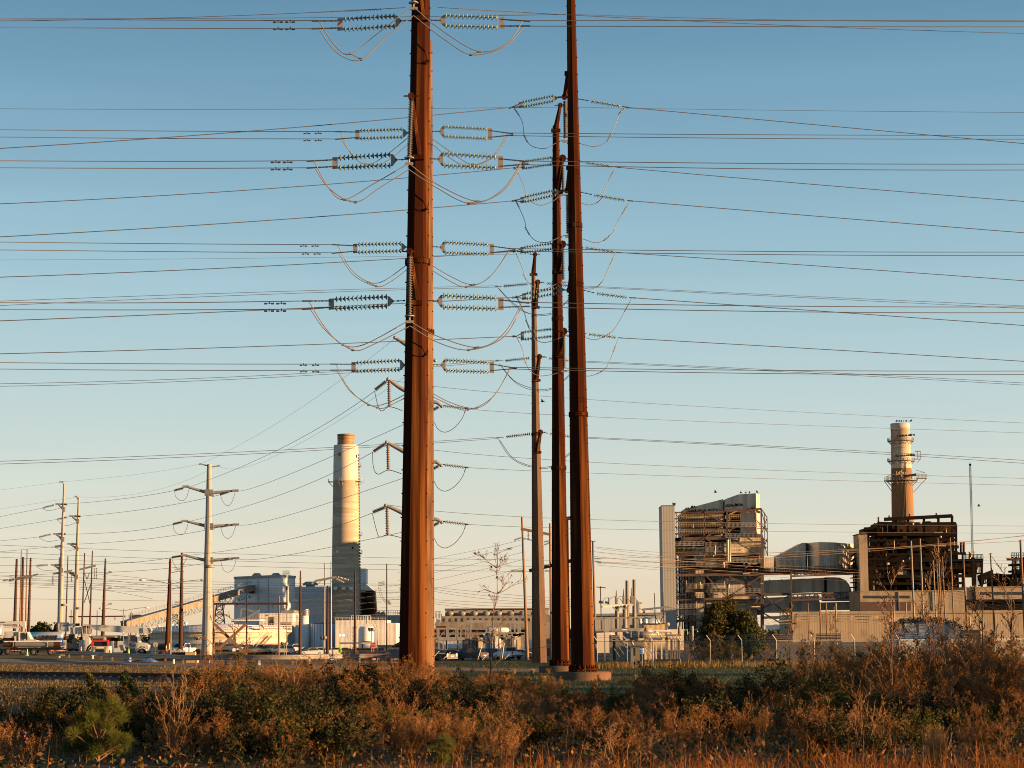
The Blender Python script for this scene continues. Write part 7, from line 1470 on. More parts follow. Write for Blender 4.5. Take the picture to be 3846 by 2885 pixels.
for x0,y0,x1,y1,Y,lb in ((378,270,522,345,304,'pale timber crate beside the big pale pole base'),(390,398,556,436,214,'low pale timber stack in front of the guardrail'),(1100,330,1270,365,300,'small pale pallet stack right of the big pale pole')):
    e=empty('timber_crate',onground('f',(x0+x1)/2,Y),lb,'crate'); m=MB(); m.m(M_CRATE); m.rb('f',x0,y0,x1,y1,Y,1.2); m.build('box',parent=e); m=MB(); m.m(M_WOOD)
    for i in range(4): yy=y0+(y1-y0)*(i+.5)/4; m.rb('f',x0,yy,x1,yy+2,Y-.02,.05)
    m.build('board_gaps',parent=e)
M_TARP=mat('grey_tarp',(0.22,0.21,0.2),0.6,0,(.32,.25,.17),1.2,bump=.4); M_BTARP=mat('blue_tarp',(0.04,0.10,0.32),0.5,0,(.05,.14,.4),2,bump=.4)
def heap(label,c,x0,x1,yt,yb,Y,mt,seed,d=1.5,name='tarp_heap',cat='tarp'):
    random.seed(seed); a=at(c,x0,yb,Y); b=at(c,x1,yb,Y); zt=at(c,x0,yt,Y).z; V=[];F=[]; n,k=16,8
    for j in range(k+1):
        for i in range(n+1):
            u=i/n; v=j/k; h=(max(0,math.sin(math.pi*u))**.5)*(max(0,math.sin(math.pi*v))**.6); V.append((a.x+(b.x-a.x)*u,Y+d*v,a.z-.05+(zt-a.z)*h*random.uniform(.75,1.05)))
    for j in range(k):
        for i in range(n): F.append((j*(n+1)+i,j*(n+1)+i+1,(j+1)*(n+1)+i+1,(j+1)*(n+1)+i))
    m=MB(); m.m(mt); m.add(V,F,False); tag(m.build(name),label,cat)
heap('grey brown tarped pile behind the traffic cones','f',70,380,218,300,306,M_TARP,1); heap('brown heap of materials left of the tarped pile','f',-40,90,240,330,308,M_RUSTD,2); heap('blue tarp lying on the ground under the guardrail','F',1425,1585,752,790,222,M_BTARP,3,4); heap('second flat blue tarp right of the first','F',1270,1330,750,775,226,M_BTARP,6,3)
e=empty('dark_container',onground('F',1690,340),'dark container behind the traffic cones','container'); vehicle_box(e,'F','box',1640,597,1735,668,340,2,M_BLK); vehicle_box(e,'F','lid',1636,592,1740,600,339.9,2.2,M_GALVD)
e=empty('dark_trailer',onground('f',560,330),'dark low trailer left of the big pale pole base','trailer'); vehicle_box(e,'f','bed',500,252,612,300,330,1.6,M_BLK); vehicle_box(e,'f','cargo',535,225,610,252,330.2,1.2,M_OLDW); p=at('f',540,300,330); wheel(e,(p.x,330.1,.35),.35,.2)
# guardrail
GRP=[(128,1421.5),(190,1423),(242,1428.5),(343,1432),(395,1436),(470,1437),(560,1437),(650,1436),(740,1434),(830,1433),(900,1433)]
gp=[gd('V',x,y) for x,y in GRP]; gs=smooth_path(gp,5)
M_RAIL=mat('guardrail_zinc',(0.21,0.20,0.18),0.55,.15,(0.15,0.14,0.125),1.5)
e=empty('guardrail',gp[4],'long grey steel guardrail along the road on the left','guardrail')
m=MB(); m.m(M_RAIL); V=[];F=[]; prof=[(0,.36),(-.07,.40),(-.11,.47),(-.02,.56),(-.02,.62),(-.11,.70),(-.07,.78),(0,.82)]
for p in gs: V+=[(p.x,p.y+dy,p.z+z+.12) for dy,z in prof]
for i in range(len(gs)-1):
    for j in range(len(prof)-1): F.append((i*8+j,(i+1)*8+j,(i+1)*8+j+1,i*8+j+1))
m.add(V,F,True); m.build('beam',parent=e)
p=gs[0]; m=MB(); m.m(M_GALV); m.lathe(p+Vector((-.1,.1,.54)),(0,0,1),[(0,.28),(.45,.28)],16); m.rb('F',622,690,672,728,p.y-.06,.12); m.build('end_terminal',parent=e)
for i,p in enumerate(gs):
    if i%2==0: m=MB(); m.m(M_WOOD if i%3 else M_WHITE); m.box(p+Vector((0,.14,.42)),(.16,.18,.84)); m.build('post',parent=e)
# frac tank behind saplings
e=empty('white_tank',onground('E',1610,205),'big white rounded tank overgrown with vines behind the leafless saplings','tank')
M_PEEL=mat('peeling_white_paint',(0.40,0.40,0.40),0.6,0,(0.09,0.08,0.075),1.1,(1,1,.5),lo=.52,hi=.62)
m=MB(); m.m(M_PEEL); k=mpp('E',205); z=at('E',1610,1265,205).z; xa=at('E',1425,0,205).x; xb=at('E',1805,0,205).x
m.prism([(xa,205,0),(xa-.1,205,z*.6),(xa+.3,205,z*.92),(xa+1,205,z),(xb-1,205,z*1.02),(xb-.2,205,z*.85),(xb,205,z*.5),(xb,205,0)],(0,2.4,0)); m.build('shell',parent=e)
for i in range(4): m=MB(); m.m(M_GALVD); x=xa+1+i*1.4; m.bx(x,x+.07,204.93,205.1,.1,z*.95); m.build('rib',parent=e)
e=empty('dark_machine',onground('E',1920,208),'dark machinery right of the white overgrown tank','machine'); vehicle_box(e,'E','body',1870,1325,1960,1395,208,2,M_BLK); vehicle_box(e,'E','hood',1895,1318,1950,1330,208.2,1.5,M_GALVD); p=at('E',1890,1390,208); wheel(e,(p.x,208,.45),.45,.3)
for x,y,lb in ((770,1350,'left'),(1090,1345,'right')):
    e=empty('pallet_stack',onground('E',x,235),f'{lb} dark pallet stack behind the fence before the siding wall','pallet stack')
    for i in range(6): vehicle_box(e,'E','pallet',x-60,y+i*9,x+70,y+i*9+6,235,2,M_BLK if i%2 else M_RUSTD)
# ------------------------------------------------------------------ ground sheets
M_GROUND=mat('dry_ground',(0.085,0.066,0.034),0.95,0,(0.052,0.056,0.022),.25,col3=(0.15,0.095,0.045),scale3=.09,lo3=.45,hi3=.6,bump=.4,bscale=6,spec=.1)
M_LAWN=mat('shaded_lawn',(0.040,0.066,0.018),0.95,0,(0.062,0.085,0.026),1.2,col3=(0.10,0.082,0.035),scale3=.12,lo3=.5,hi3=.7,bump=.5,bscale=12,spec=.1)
M_VERGE=mat('dry_verge_grass',(0.30,0.17,0.062),0.95,0,(0.17,0.125,0.048),.8,col3=(0.10,0.10,0.034),scale3=.15,lo3=.48,hi3=.6,bump=.6,bscale=8,spec=.1)
M_ASPH=mat('asphalt',(0.055,0.052,0.050),0.9,0,(0.085,0.078,0.07),.6,bump=.15,bscale=20)
M_ROAD=mat('pale_road',(0.23,0.155,0.10),0.9,0,(0.17,0.115,0.075),.4)
M_BALL=mat('ballast',(0.10,0.068,0.042),0.95,0,(0.045,0.034,0.024),6,bump=.6,bscale=10)
xs=np.unique(np.concatenate([np.linspace(-6000,-160,12),np.arange(-160,161,5),np.linspace(160,6000,12)])); ys=np.unique(np.concatenate([[-400,-60],np.arange(-20,130,4),np.arange(130,700,10),np.linspace(700,9000,14)]))
rng=np.random.default_rng(3)
V=[]; 
for y in ys:
    for x in xs: V.append((x,y,gz(x,y)+(rng.uniform(-.06,.03) if 20<y<105 and abs(x)<40 else 0)))
nx=len(xs); I=np.arange(len(ys)*nx).reshape(len(ys),nx); Fq=np.stack([I[:-1,:-1],I[:-1,1:],I[1:,1:],I[1:,:-1]],-1).reshape(-1,4)
o=mesh_np('ground',np.array(V),Fq,M_GROUND); tag(o,kind='structure')
def sheet(name,pts,z,m_,kind='structure'):
    P=[gd(*p) if len(p)==3 else Vector((p[0],p[1],0)) for p in pts]; m=MB(); m.m(m_); m.add([(p.x,p.y,z) for p in P],[tuple(range(len(P)))]); return tag(m.build(name,recentre=False),kind=kind)
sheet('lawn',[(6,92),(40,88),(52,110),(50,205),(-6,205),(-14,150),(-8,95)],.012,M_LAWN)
sheet('verge',[(-120,120),(-18,112),(-8,150),(-14,222),(-44,226),(-44,436),(-170,436)],.010,M_VERGE)
up=[(-250,1423),(0,1424),(200,1428),(460,1434),(940,1442),(1250,1447)]; dn=[(-250,1430),(0,1431),(200,1434.5),(460,1441),(940,1449),(1250,1453)]
sheet('road',[('V',x,y) for x,y in up]+[('V',x,y) for x,y in dn[::-1]],.022,M_ROAD)
V=[];F=[]; X=np.arange(-44,61,4); Y=np.arange(225,436,6)
for y in Y:
    for x in X: V.append((x,y,gz(x,y)+.03))
n=len(X); F=[(j*n+i,j*n+i+1,(j+1)*n+i+1,(j+1)*n+i) for j in range(len(Y)-1) for i in range(n-1)]
m=MB(); m.m(M_ASPH); m.add(V,F); tag(m.build('parking_lot',recentre=False),kind='structure')
a=gd('V',-60,1463); b=gd('V',470,1472)
d=(b-a).normalized(); nrm=Vector((-d.y,d.x,0))
m=MB(); m.m(M_BALL); a2=a-d*20; b2=b+d*15; m.prism([a2-nrm*2.2,a2+nrm*2.2,a2+nrm*1.3+Vector((0,0,.22)),a2-nrm*1.3+Vector((0,0,.22))],b2-a2); tag(m.build('ballast_bed',recentre=False),kind='structure')
for s,lb in ((.72,'far'),(-.72,'near')):
    m=MB(); m.m(M_RUSTD); m.beam(a2+nrm*s+Vector((0,0,.34)),b2+nrm*s+Vector((0,0,.34)),.08,.15); tag(m.build('rail'),f'{lb} rusty rail of the track on the left','rail')
for i in range(60):
    p=a2+(b2-a2)*(i/60); m=MB(); m.m(M_RUSTD); m.beam(p-nrm*1.25+Vector((0,0,.22)),p+nrm*1.25+Vector((0,0,.22)),.22,.12)
    tag(m.build('sleeper'),'dark timber sleeper under the rusty rails','sleeper','railway sleepers')
# ------------------------------------------------------------------ plant materials
def veg(name,c,c2,sc=1.2,tr=.25,rand=.25,c3=None): return mat(name,c,0.8,0,c2,sc,col3=c3,scale3=2.2,lo3=.52,hi3=.62,rand=rand,spec=.15,transl=tr)
M_TWIG=veg('dry_twigs',(0.235,0.112,0.038),(0.12,0.056,0.02),2,0,.2); M_PALETW=veg('pale_twigs',(0.30,0.17,0.08),(0.18,0.10,0.045),2,0,.15); M_BARK=veg('sapling_bark',(0.12,0.068,0.038),(0.19,0.11,0.06),3,0,.15)
M_SEED=veg('dry_seed_fluff',(0.33,0.165,0.058),(0.17,0.08,0.028),1.5,.3,.3); M_DLEAF=veg('rust_dry_leaves',(0.30,0.128,0.03),(0.14,0.06,0.016),1.3,.3,.3); M_GLEAF=veg('olive_leaves',(0.028,0.037,0.009),(0.058,0.055,0.012),1.5,.25,.25,(0.16,0.095,0.015)); M_DKLEAF=veg('dark_evergreen_leaves',(0.012,0.019,0.007),(0.028,0.032,0.009),1.5,.15,.2,(0.10,0.06,0.013))
M_GRASS=veg('broomsedge_blades',(0.36,0.125,0.024),(0.16,0.06,0.017),1.0,.3,.1); M_VG=veg('verge_blades',(0.22,0.125,0.042),(0.12,0.09,0.03),.35,.2,.1); M_LG=veg('lawn_blades',(0.045,0.07,0.018),(0.11,0.085,0.03),.3,.2,.1); M_TAN=veg('pale_grass_blades',(0.48,0.29,0.12),(0.32,0.18,0.07),1.0,.3,.1); M_CEDAR=veg('cedar_foliage',(0.030,0.046,0.013),(0.055,0.062,0.016),.8,.15,.1); M_CEDAR2=veg('bronzed_cedar_foliage',(0.042,0.046,0.013),(0.10,0.075,0.018),1.2,.2,.1); M_PINE=veg('pine_needles',(0.075,0.095,0.016),(0.13,0.13,0.025),2,.25,.1); M_PINK=mat('pink_ribbon_vinyl',(0.42,0.10,0.16),.4,transl=.3)
R=np.random.default_rng(11)
def unit(v): return v/np.maximum(np.linalg.norm(v,axis=-1,keepdims=True),1e-9)
def segs_mesh(name,S,m_,parent=None,n=3):
    S=np.asarray(S,float); p,q,r0,r1=S[:,0:3],S[:,3:6],S[:,6:7],S[:,7:8]; d=unit(q-p); t=np.where(np.abs(d[:,2:3])<.9,np.array([[0,0,1.]]),np.array([[1.,0,0]])); a=unit(np.cross(d,t)); b=np.cross(d,a); vs=[]
    for i in range(n): c,s=math.cos(2*math.pi*i/n),math.sin(2*math.pi*i/n); vs.append(p+(a*c+b*s)*r0)
    for i in range(n): c,s=math.cos(2*math.pi*i/n),math.sin(2*math.pi*i/n); vs.append(q+(a*c+b*s)*r1)
    V=np.stack(vs,1).reshape(-1,3); base=(np.arange(len(S))*2*n)[:,None]
    F=np.concatenate([np.stack([base[:,0]+i,base[:,0]+(i+1)%n,base[:,0]+n+(i+1)%n,base[:,0]+n+i],-1) for i in range(n)])
    return mesh_np(name,V,F,m_,parent)
def quads_mesh(name,C,size,m_,parent=None,aspect=.6,up=0.0,mi=None):
    C=np.asarray(C,float); n=len(C); a=R.normal(size=(n,3)); a[:,2]+=up; a=unit(a); b=unit(np.cross(a,R.normal(size=(n,3)))); s=(np.asarray(size) if not np.isscalar(size) else np.full(n,size))[:,None]*R.uniform(.6,1.3,(n,1))
    V=np.stack([C-a*s,C+b*s*aspect,C+a*s,C-b*s*aspect],1).reshape(-1,3); F=np.arange(4*n).reshape(n,4); return mesh_np(name,V,F,m_,parent,mi)
def grow(p,d,L,r,lev,S,tips,wander=.25,nb=4,upb=.25,ratio=.5,ang=.75,nseg=5):
    q=np.array(p,float); d=np.array(d,float); st=L/nseg
    for i in range(nseg):
        d=unit(d+R.normal(size=3)*wander+np.array([0,0,upb*.3])); q2=q+d*st; ra=r*(1-.75*i/nseg); rb_=r*(1-.75*(i+1)/nseg); S.append((*q,*q2,ra,rb_)); q=q2
        if lev>0 and i>0:
            for _ in range(R.poisson(nb/nseg)):
                b=unit(np.cross(d,R.normal(size=3))); e=unit(d*math.cos(ang)+b*math.sin(ang)+np.array([0,0,upb])); grow(q,e,L*ratio*R.uniform(.6,1.1)*(1-.35*i/nseg),max(ra*.6,.0055),lev-1,S,tips,wander,nb,upb,ratio,ang,max(3,nseg-1))
    tips.append(q)
def along(S,n,jit,zmin=0.0,pw=1):
    A=np.asarray(S); A=A[A[:,5]>zmin]; k=R.integers(0,len(A),n); t=R.uniform(0,1,(n,1)); return A[k,0:3]*(1-t)+A[k,3:6]*t+R.normal(size=(n,3))*jit
PROT={}
def proto(key,name,parts):    # parts -> list of objects, parented to an Empty kept as the first instance
    e=bpy.data.objects.new(name,None); COL.objects.link(e)
    for o in parts: o.parent=e
    PROT[key]=[e,False]
def brush(seed,H,ns,spr,lev,nb,r,tw,leaves,lm,lsize,zmin=.25,jit=.04,wander=.22,ang=.7,ratio=.5):
    global R; R=np.random.default_rng(seed); S=[];T=[]
    for _ in range(ns):
        a=R.uniform(0,6.28); rr_=R.uniform(0,.28)*spr; d=np.array([math.cos(a)*R.uniform(.05,.6)*spr*.6,math.sin(a)*R.uniform(.05,.6)*spr*.6,1]); grow((math.cos(a)*rr_,math.sin(a)*rr_,0),unit(d),H*R.uniform(.6,1.05),r,lev,S,T,wander,nb,.2,ratio,ang)
    out=[segs_mesh('stems',S,tw)]
    if leaves: out.append(quads_mesh('foliage',along(S,leaves,jit,H*zmin),lsize,lm))
    return out
for i in range(4): proto(('dry',i),'dry_brush',brush(100+i,1.7,10,1.2,3,4.2,.013,M_TWIG if i!=2 else M_PALETW,1300,M_DLEAF if i%2 else M_SEED,.022,.3,.03,.34))
for i in range(3): proto(('leaf',i),'leafy_shrub',brush(200+i,1.5,9,1.5,2,5.5,.011,M_TWIG,2600,M_GLEAF,.036,.18,.06,.3))
for i in range(3): proto(('dark',i),'evergreen_shrub',brush(300+i,1.3,11,1.9,2,5,.010,M_BARK,4200,M_DKLEAF,.036,.05,.07))
for i in range(3):
    R=np.random.default_rng(400+i); S=[];T=[]
    for _ in range(26): a=R.uniform(0,6.28); grow((math.cos(a)*R.uniform(0,.35),math.sin(a)*R.uniform(0,.35),0),unit(np.array([math.cos(a)*.35,math.sin(a)*.35,1])),1.15*R.uniform(.7,1.05),.007,1,S,T,.12,4,.25,.28,.6)
    A=np.asarray(S); C=along(S,3600,.025,.68); proto(('seed',i),'seed_head_weed',[segs_mesh('stems',S,M_TWIG),quads_mesh('seed_heads',C,.017,M_SEED)])
for i in range(3): proto(('bare',i),'bare_shrub',brush(500+i,2.0,6,.9,2,6,.018,M_PALETW if i<2 else M_TWIG,60,M_DLEAF,.03,.4,.02,.16,.6))
def blades(C,h,w,bend,m_,name='grass',parent=None):
    n=len(C); a=R.uniform(0,6.28,n); dx=np.stack([np.cos(a),np.sin(a),np.zeros(n)],1); side=np.stack([-np.sin(a*1.7),np.cos(a*1.7),np.zeros(n)],1)*w[:,None]; bend=bend*R.uniform(.1,1,n)*h; P=[]
    for t,ws in ((0,1),(.4,.85),(.75,.6),(1,.12)):
        c=C+dx*(bend*t*t)[:,None]+np.array([0,0,1.])*(h*t*(1-.18*t*np.minimum(bend/h,1)))[:,None]; P+= [c-side*ws,c+side*ws]
    V=np.stack(P,1).reshape(-1,3); b=(np.arange(n)*8); F=np.concatenate([np.stack([b+2*k,b+2*k+1,b+2*k+3,b+2*k+2],-1) for k in range(3)]); return mesh_np(name,V,F,m_,parent)
for i in range(3):
    R=np.random.default_rng(600+i); n=420; C=np.zeros((n,3)); C[:,:2]=R.normal(size=(n,2))*.13
    proto(('tuft',i),'grass_tuft',[blades(C,R.uniform(.5,1.15,n),np.full(n,.007),.75 if i else .35,M_TAN if i<2 else M_GRASS,'blades')])
def place(key,loc,s,rz,label,group,cat):
    e,used=PROT[key]
    o=copy_tree(e) if used else e; PROT[key][1]=True
    o.location=loc; o.rotation_euler=(0,0,rz); o.scale=s if isinstance(s,tuple) else (s,)*3; tag(o,label,cat,group); return o
CONT=[(-200,1510),(0,1505),(100,1500),(150,1470),(300,1470),(420,1446),(460,1422),(600,1414),(700,1410),(800,1407),(880,1420),(940,1434),(1000,1442),(1100,1447),(1200,1452),(1240,1492),(1290,1474),(1345,1498),(1400,1440),(1450,1424),(1500,1442),(1560,1458),(1610,1470),(1680,1444),(1720,1420),(1800,1402),(1900,1385),(2000,1374),(2100,1376),(2212,1368),(2500,1366)]
def contour(x):
    for (a,ya),(b,yb) in zip(CONT,CONT[1:]):
        if a<=x<=b: return ya+(yb-ya)*(x-a)/(b-a)
    return 1440
def proj(X,Y,Z):
    v=Vector((X,Y,Z-CAM_H)); k=FPX/v.dot(_f); return (1923+v.dot(_x)*k)/CR['V'][2],(1442.5-v.dot(_u)*k)/CR['V'][2]
HT={'dry':1.75,'leaf':1.55,'dark':1.4,'seed':1.2,'bare':2.2,'tuft':1.0}
LB={'dry':('tangled rust brown dry brush','dry shrub'),'leaf':('olive shrub with yellowing leaves','shrub'),'dark':('dark green leafy shrub','shrub'),'seed':('pale seed headed weed clump','weed'),'bare':('bare pale twigged shrub','bare shrub'),'tuft':('arching straw coloured grass tuft','grass tuft')}
ZN=[(-999,150,'below the tanker truck'),(150,330,'below the boom truck'),(330,520,'below the big pale pole'),(520,690,'below the boiler house'),(690,860,'below the left chimney'),(860,1000,'below the nearest rust pole'),(1000,1140,'below the old power house'),(1140,1235,'below the light brown pole'),(1235,1330,'below the concrete piers'),(1330,1480,'below the substation fence'),(1480,1680,'below the big cedar'),(1680,1850,'below the flue duct'),(1850,2000,'below the banded chimney'),(2000,9999,'at the far right')]
PL={'dry':'tangled dry brushes','leaf':'olive shrubs','dark':'dark green shrubs','seed':'seed headed weed clumps','bare':'bare pale shrubs','tuft':'straw grass tufts'}
rnd=random.Random(77); cnt={}
def scatter(n,y0,y1,mix,hs=(.75,1.0),cap=1.3,xr=None):
    keys=list(mix); wts=[mix[k] for k in keys]; made=0; tries=0
    while made<n and tries<n*6:
        tries+=1; Y=y0+(y1-y0)*rnd.random()**.8; Xm=Y*.315; X=rnd.uniform(-Xm,Xm) if xr is None else rnd.uniform(*xr)*Y; px,_=proj(X,Y,0)
        kd=rnd.choices(keys,wts)[0]
        if 1228<px<1370 and Y>74: continue
        zc=CAM_H-(contour(px)-(1372-.0075*(px-1106)))/4500*Y; s=zc/HT[kd]*rnd.uniform(*hs)
        if s<.28: continue
        s=min(s,cap*rnd.uniform(.8,1)); i=rnd.randrange(sum(1 for k in PROT if k[0]==kd))
        z=next(t for a,b,t in ZN if a<=px<b); far='far ' if Y>66 else ('near ' if Y<52 else 'mid ')
        dep={'far ':'in the back row','near ':'in the front row','mid ':'in the middle row'}[far]
        lab=f'{LB[kd][0]} {dep} {z}'; place((kd,i),(X,Y,gz(X,Y)-.03),(s*rnd.uniform(.9,1.25),s*rnd.uniform(.9,1.25),s),rnd.uniform(0,6.28),lab,f'{PL[kd]} {dep} {z}',LB[kd][1]); made+=1
scatter(115,54,92,{'dry':7,'leaf':1.2,'bare':2.2,'seed':1.2,'dark':.8})
scatter(72,46,64,{'dry':5,'leaf':1.4,'dark':1.3,'seed':2.4,'bare':1.6,'tuft':.7},(.55,.95),1.0)
scatter(84,40,50,{'seed':4,'dark':1.1,'dry':3,'leaf':1.0,'tuft':1.2,'bare':.6},(.5,.9),.8)
# dense rust brush at the foot of the nearest pole and the right thicket
scatter(46,60,90,{'dry':5,'bare':1},(.88,1.04),1.3,(-.16,.03)); scatter(16,58,74,{'dry':4,'leaf':1},(.8,1.0),1.2,(.02,.075)); scatter(54,54,84,{'dry':5,'leaf':1.5,'bare':1.5},(.8,1.0),1.3,(.14,.33))
for i in range(46):
    Y=rnd.uniform(178,245); X=rnd.uniform(.058,.27)*Y; kd=rnd.choice(['dry','dark','leaf','dry','bare']); place((kd,rnd.randrange(3)),(X,Y,-.03),rnd.uniform(.7,1.5),rnd.uniform(0,6.28),f'{LB[kd][0]} behind the chain link fence',f'{PL[kd]} behind the fence',LB[kd][1])
scatter(54,58,82,{'dry':4,'bare':4},(.92,1.12),1.75,(.12,.33)); scatter(16,58,76,{'dry':4,'leaf':2,'bare':1},(.85,1.0),1.5,(.05,.13)); scatter(14,70,90,{'dry':4,'bare':2},(.9,1.05),1.5,(-.05,.025))
for i in range(14):
    X,Y=((AX3[0].x,AX3[0].y),(AX4[0].x,AX4[0].y))[i%2]; a=rnd.uniform(3.3,6.2); place(('tuft',i%3),(X+math.cos(a)*3.5,Y+math.sin(a)*3.5,0),rnd.uniform(.2,.42),a,f'short straw grass tuft round the {("furthest right","thin middle")[i%2]} concrete pier',f'grass tufts round the {("right","middle")[i%2]} pier','grass tuft')
scatter(24,43,60,{'dark':4,'leaf':1.5},(.55,1.0),1.05,(-.27,-.09)); scatter(16,47,66,{'dark':3,'leaf':2},(.6,1.0),1.05,(-.05,.2))
# ------------------------------------------------------------------ ground cover and grass (uncountable)
R=np.random.default_rng(9); n=34000; Y=R.uniform(38,100,n); X=R.uniform(-.33,.33,n)*Y; keep=~((X>2)&(X<22)&(Y>84)); C=np.stack([X,Y,R.uniform(0,.5,n)**1.3],1)[keep]; o=quads_mesh('ground_cover',C,.055,[M_DKLEAF,M_TWIG,M_GLEAF],None,.6,0,R.integers(0,3,len(C))); tag(o,'low tangle of dead leaves and creepers under the brush','ground cover',kind='stuff')
n=5000; Y=R.uniform(44,98,n); X=R.uniform(-.33,.33,n)*Y; C=np.stack([X,Y,np.zeros(n)],1); C=C[~((X>2)&(X<22)&(Y>76))]; n=len(C); o=blades(C,R.uniform(.3,.9,n),np.full(n,.007),.5,M_VG,'weed_stalks'); tag(o,'thin dry weed stalks standing among the brush','weeds',kind='stuff')
n=24000; Y=R.uniform(31,40,n); u=R.uniform(-.33,.33,n); X=u*Y; w=np.clip((u+.12)/.2,.02,1)*np.clip(1.05-(Y-34)/6,.04,1); cl=np.sin(X*2.3)+np.sin(Y*3.1+X*1.7)+np.sin(X*5.1-Y*2.2); k=(R.uniform(0,1,n)<w)&(cl>R.uniform(-2.2,1.2,n)); C=np.stack([X,Y,np.zeros(n)],1)[k]; n=len(C); o=blades(C,R.uniform(.25,.62,n)*R.choice([1,1,1.35],n),np.full(n,.0065),.75,M_GRASS,'broom_grass'); tag(o,'band of orange broom grass along the bottom edge','grass',kind='stuff')
n=15000; Y=R.uniform(112,212,n); X=R.uniform(-.26,-.05,n)*Y; C=np.stack([X,Y,np.full(n,.0)],1); pr=np.array([proj(a,b,0)[1] for a,b,_ in C]); px=np.array([proj(a,b,0)[0] for a,b,_ in C]); roadmid=np.interp(px,[0,200,460],[1427.5,1431.2,1437.5]); C=C[np.abs(pr-roadmid)>4.5]; n=len(C); o=blades(C,R.uniform(.05,.2,n),np.full(n,.018),.6,M_VG,'verge_grass'); tag(o,'short orange verge grass beside the left road','grass',kind='stuff')
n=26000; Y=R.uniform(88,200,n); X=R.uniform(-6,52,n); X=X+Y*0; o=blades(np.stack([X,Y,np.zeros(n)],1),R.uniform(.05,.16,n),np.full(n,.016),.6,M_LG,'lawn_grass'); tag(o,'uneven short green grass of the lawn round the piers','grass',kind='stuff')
n=4500; Y=R.uniform(160,176,n); X=R.uniform(.03,.27,n)*Y; o=blades(np.stack([X,Y,np.zeros(n)],1),R.uniform(.15,.6,n),np.full(n,.02),.4,M_VG,'fence_weeds'); tag(o,'dry weeds along the foot of the chain link fence','weeds',kind='stuff')
# ------------------------------------------------------------------ saplings
def sapling(label,x,yb,yt,Y,seed,lean=0,lev=2,nb=13,tw=None,leaves=30,ang=.8,r=.035,spread=.42,wander=.07,stems=1,name='bare_sapling',lm=None,lsz=.05):
    global R; R=np.random.default_rng(seed); b=at('V',x,yb,Y); base=np.array([b.x,Y,gz(b.x,Y)]); H=at('V',x+lean,yt,Y).z-base[2]; dx=at('V',x+lean,yt,Y).x-b.x; S=[];T=[];S2=[]
    for s in range(stems):
        d=np.array([dx/H,0,1.])+(R.normal(size=3)*np.array([.22,.22,0]) if s else 0); q=np.zeros(3); nseg=14; hh=H*(1 if s==0 else R.uniform(.6,.95)); rr_=r*(1 if s==0 else .6)
        for i in range(nseg):
            dd=unit(d+R.normal(size=3)*wander); q2=q+dd*(hh/nseg); ra=rr_*(1-.9*i/nseg); S.append((*q,*q2,ra,rr_*(1-.9*(i+1)/nseg))); q=q2
            if i>=2:
                for _ in range(R.poisson(nb/nseg)):
                    c=R.uniform(0,6.28); e=unit(np.array([math.cos(c)*math.sin(ang),math.sin(c)*math.sin(ang),math.cos(ang)])); grow(q,e,H*spread*R.uniform(.5,1)*(1-.65*i/nseg),max(ra*.55,.016),lev-1,S2,T,.14,5,.18,.5,.7,5)
    e=empty(name,tuple(base),label,'tree','leafless saplings in the brush'); segs_mesh('trunk',S,tw or M_BARK,e,6); k_=Y*(.00008 if leaves==16 else (.00010 if stems>1 else .00014)); S2=[(*q[:6],min(max(q[6],k_),k_*2.4),min(max(q[7],k_*.9),k_*2)) for q in S2]; segs_mesh('crown',S2,tw or M_BARK,e,3)
    if leaves: quads_mesh('leaves',along(S2,leaves,.02),lsz,lm or M_DLEAF,e)
    return e
sapling('tall thin leafless tree with leaning trunk in front of the old power house',1055,1545,1168,64,1,29,3,24,None,16,1.15,.036,.30,.09)
sapling('pale multi stemmed bare sapling at lower left',378,1655,1448,46,2,0,2,9,M_PALETW,0,.5,.016,.4,.05,5); sapling('pale multi stemmed sapling left of the nearest rust pole',636,1560,1395,62,3,6,2,9,M_PALETW,12,.5,.016,.42,.05,5); sapling('thin twisted sapling in front of the big pale pole',512,1445,1300,92,4,-6,2,14,M_TWIG,8,.8,.03,.35,.06,1); sapling('low bushy sapling at the foot of the big pale pole',462,1470,1345,90,5,-4,2,12,M_TWIG,10,.6,.022,.4,.06,4)
sapling('tall straight sapling leftmost in the right hand thicket',1925,1590,1240,56,6,-8,3,20,None,20,.62,.036,.34,.04); sapling('slim sapling left of the white overgrown tank',1800,1540,1330,66,12,-10,2,14,None,30,.6,.025,.36,.05,2)
sapling('tall sapling in front of the white overgrown tank',2006,1530,1225,72,7,4,3,18,None,10,.5,.034,.30,.035); sapling('tall sapling at the right end of the white overgrown tank',2038,1530,1212,70,8,-4,3,20,None,10,.5,.038,.30,.035,2); sapling('sapling second from the right frame edge',2119,1560,1285,60,9,4,3,16,None,18,.62,.03,.34,.05); sapling('sapling nearest the right frame edge',2190,1545,1255,64,10,-6,3,16,None,18,.6,.034,.36,.05)
sapling('short twiggy sapling with yellow leaves right of the dark cedar',1706,1490,1335,78,13,-6,3,16,M_TWIG,130,.6,.025,.42,.06,2,lm=M_GLEAF); sapling('bent bare sapling below the banded chimney',1965,1520,1290,68,14,20,2,14,None,10,.7,.026,.36,.06); sapling('bushy bare sapling at the right of the thicket',2085,1530,1330,74,15,8,3,16,M_TWIG,40,.7,.024,.42,.06,3)
sapling('small reddish sapling right of the concrete piers',1290,1560,1468,58,16,0,3,16,M_TWIG,200,.6,.018,.38,.05,2); sapling('wiry vine draped sapling left of the fence',1395,1545,1430,60,17,10,3,16,M_PALETW,90,1.0,.02,.5,.12,3,lm=M_GLEAF); sapling('bare twig sapling beside the pink ribbons',1512,1640,1520,44,18,6,2,8,M_PALETW,0,.6,.012,.4,.06,2)
